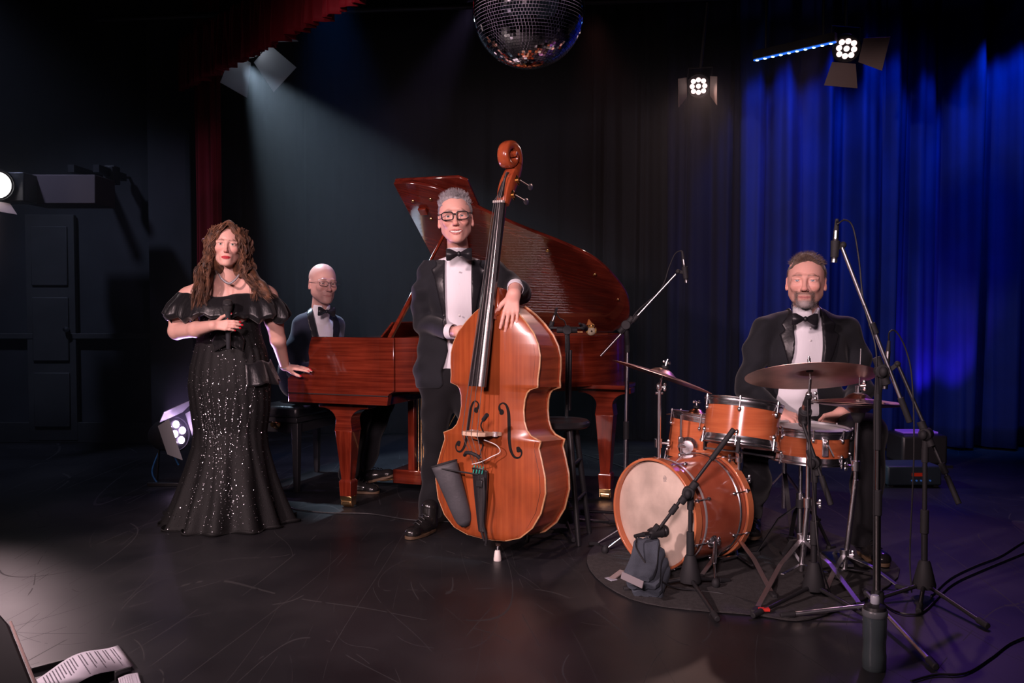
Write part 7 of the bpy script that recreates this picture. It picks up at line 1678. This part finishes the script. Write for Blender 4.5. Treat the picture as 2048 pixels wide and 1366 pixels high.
    def flounce(tt, a):
        sx = float(np.interp(tt, [0, .15, .5, .8, 1], [.232, .262, .318, .340, .318])); sy = float(np.interp(tt, [0, .15, .5, .8, 1], [.118, .150, .195, .215, .19])); py = float(np.interp(tt, [0, .15, .5, .8, 1], [590, 588, 612, 632, 640]))
        fr = math.sin(a)
        if fr > 0: py += 8 * (1 - tt) * math.exp(-((math.cos(a)) / .25) ** 2) - 4 * tt * math.exp(-((math.cos(a) - .1) / .3) ** 2)
        w = tt ** 1.1 * (1 - .5 * math.exp(-((math.cos(a) - .05) / .16) ** 2) * (fr > 0)); k = 1 + w * (.055 * math.sin(11 * a + ph[0] + .9 * math.sin(2 * a)) + .035 * math.sin(19 * a + ph[1]) + .02 * math.sin(31 * a + ph[2]))
        zz = P(452, py, Yb).z + w * (.014 * math.sin(11 * a + ph[0] + 1.2 + .9 * math.sin(2 * a)) + .008 * math.sin(23 * a + ph[3])) + .03 * abs(math.cos(a)) ** 3 * (1 - tt) * .4
        return Vector((cx + sx * k * math.cos(a), Yb + .015 - sy * k * math.sin(a), zz))
    rr = [[flounce(tt, 2 * math.pi * i / N) for i in range(N)] for tt in np.linspace(0, 1, 22)]
    fo = MB().loft(rr, caps=False).build('shoulder_flounce', ORG, t, sharp=0); fo.modifiers.new('t', 'SOLIDIFY').thickness = .003
    bow = []
    for s in (-1, 1):
        rings = []
        for u in np.linspace(0, 1, 9):
            c_ = P(457 + s * 30 * u, 684 - 8 * math.sin(u * 3) + 6 * u, Yb - .145 + .03 * u); h_ = .012 + .040 * math.sin(u * 2.4) ; rings.append([c_ + Vector((s * .006 * math.sin(3 * b), -.014 * math.cos(b) * (1 - .4 * u) - .004 * math.sin(5 * b), h_ * math.sin(b))) for b in [2 * math.pi * k / 20 for k in range(20)]])
        MB().loft(rings).build('waist_bow', ORG, go)
    rings = []
    for u in np.linspace(0, 1, 10):
        ring = []
        for i in range(30):
            a = -.75 + 1.75 * i / 29; p, *_ = surf(722 + 44 * u + 3 * math.sin(9 * a), a); d_ = Vector((math.cos(a), -math.sin(a), 0)); ring.append(p + d_ * (.012 + .035 * u + .012 * u * math.sin(12 * a)))
        rings.append(ring)
    MB().loft(rings, caps=False, closed=False).build('peplum', ORG, go, sharp=0).modifiers.new('t', 'SOLIDIFY').thickness = .003
    # hair: volume beneath, ringlets over it
    HR = mat('brown_curls', (.050, .022, .012), .55, sheen=.2, noise=.5, nscale=30, col2=(.20, .085, .04))
    M3 = M.to_3x3(); C = Field((c.x - .30, c.y - .22, c.z - .42), (c.x + .32, c.y + .22, c.z + .16), .0045); S = Scaled(C, M)
    S.ell((0, .020, .042), (.084, .100, .088), 0); S.ell((0, .055, -.05), (.105, .070, .12), .04)
    for s in (-1, 1): S.chain([((s * .060, .015, .045), .026), ((s * .070, .014, .0), .026), ((s * .078, .014, -.065), .028), ((s * .084, .010, -.13), .028)], .03)
    C.chain([(q(417, 545, -.06), .036), (q(404, 580, -.09), .034), (q(395, 608, -.12), .026), (q(391, 630, -.13), .014)], .03); C.chain([(q(496, 545, -.04), .036), (q(515, 570, -.06), .034), (q(535, 592, -.07), .022)], .03)
    S.ell((0, -.100, -.026), (.0580, .085, .100), .008, 'sub'); C.wob(.008, 75, 21, (1, 1, .5)); ho = fobj('hair', C, HR, t)
    g = random.Random(31); mb = MB()
    guides = [[(s * (.006 + .012 * j), -.072 + .012 * j, .112 - .004 * j), (s * (.038 + .008 * j), -.076 + .014 * j, .088 - .006 * j), (s * (.068 + .006 * j), -.052 + .016 * j, .030), (s * (.078 + .005 * j), -.046 + .018 * j, -.040), (s * (.092 + .005 * j), -.05 + .018 * j, -.105), (s * (.098 + .007 * j), -.075 + .014 * j, -.165)] for s in (-1, 1) for j in range(8)]
    ends = {-1: [q(395, 600, -.13), q(390, 622, -.15), q(405, 612, -.16), q(388, 640, -.15), q(410, 590, -.14), q(380, 600, -.10)], 1: [q(520, 580, -.10), q(538, 590, -.08), q(528, 600, -.10), q(505, 560, -.10), q(545, 585, -.05), q(515, 595, -.13)]}
    for i in range(105):
        gd = guides[i % len(guides)]; s = -1 if gd[0][0] < 0 else 1
        lock = [Vector((g.gauss(0, .008), g.gauss(0, .007), g.gauss(0, .005))) for _ in gd]; cut = g.choice((4, 5, 6, 6, 6)); end = ends[s][g.randrange(6)] + Vector((g.gauss(0, .016), g.gauss(0, .014), g.gauss(0, .016)))
        amp = g.uniform(.008, .016); fr = g.uniform(.38, .62) * g.choice((-1, 1)); p0 = g.uniform(0, 6.28)
        for q_ in range(10):
            base = [M @ (Vector(p) + l_ + Vector((g.gauss(0, .0038), g.gauss(0, .0038), g.gauss(0, .002)))) for p, l_ in zip(gd, lock)]
            base = base[:cut] if cut < 6 else base + [end + Vector((g.gauss(0, .004), g.gauss(0, .004), g.gauss(0, .004)))]
            sp = spline(base, 9); n = len(sp); out = []; pp = p0 + g.gauss(0, .28)
            for k, p in enumerate(sp):
                tn = (sp[min(k + 1, n - 1)] - sp[max(k - 1, 0)]).normalized(); x, y, z = frame(tn, (0, 1, 0)); w_ = amp * min(1, max(0, (k - 8) / 16)); a = pp + k * fr; out.append(p + x * w_ * math.cos(a) + y * w_ * math.sin(a))
            rad = [.0026 * (.55 + .45 * math.sin(math.pi * min(1, (k + 2) / n))) * (1 - .75 * (k / n) ** 3) for k in range(n)]
            mb.tube(out, rad, 4, caps=False)
    o = mb.build('curls', HR, ho); o['kind'] = 'stuff'
    # hand-held microphone
    a, b = P(457, 698, 4.74), P(455, 599, 4.705); d = (b - a).normalized(); L_ = (b - a).length
    m = thing('microphone', 'black hand-held microphone gripped in the singer\'s raised hand', 'microphone', tuple(a))
    MB().lathe([(0, 0), (.010, .0), (.0115, .006), (.0125, .05), (.015, L_ - .075), (.019, L_ - .058), (0, L_ - .058)], a, d, 24).build('handle', mat('dark_grey_mic', (.035, .037, .042), .35), m)
    MB().lathe([(.019, L_ - .060), (.0235, L_ - .050), (.0255, L_ - .036), (.0255, L_ - .018), (.021, L_ - .004), (.012, L_), (0, L_)], a, d, 28).build('grille', mat('mic_mesh', (.03, .03, .032), .5, bump=.6, bscale=700), m)
    MB().lathe([(.0262, L_ - .031), (.0270, L_ - .027), (.0262, L_ - .023)], a, d, 28, closed=False).build('grille_band', BLKMET, m)
    MB().ball(a + d * (L_ * .62) + Vector((.004, -.0155, 0)), .0022, 8, 6).build('indicator', mat('red_led', (.6, .02, .02), .4, emit=(1, .05, .03), estr=.6), m)
singer()
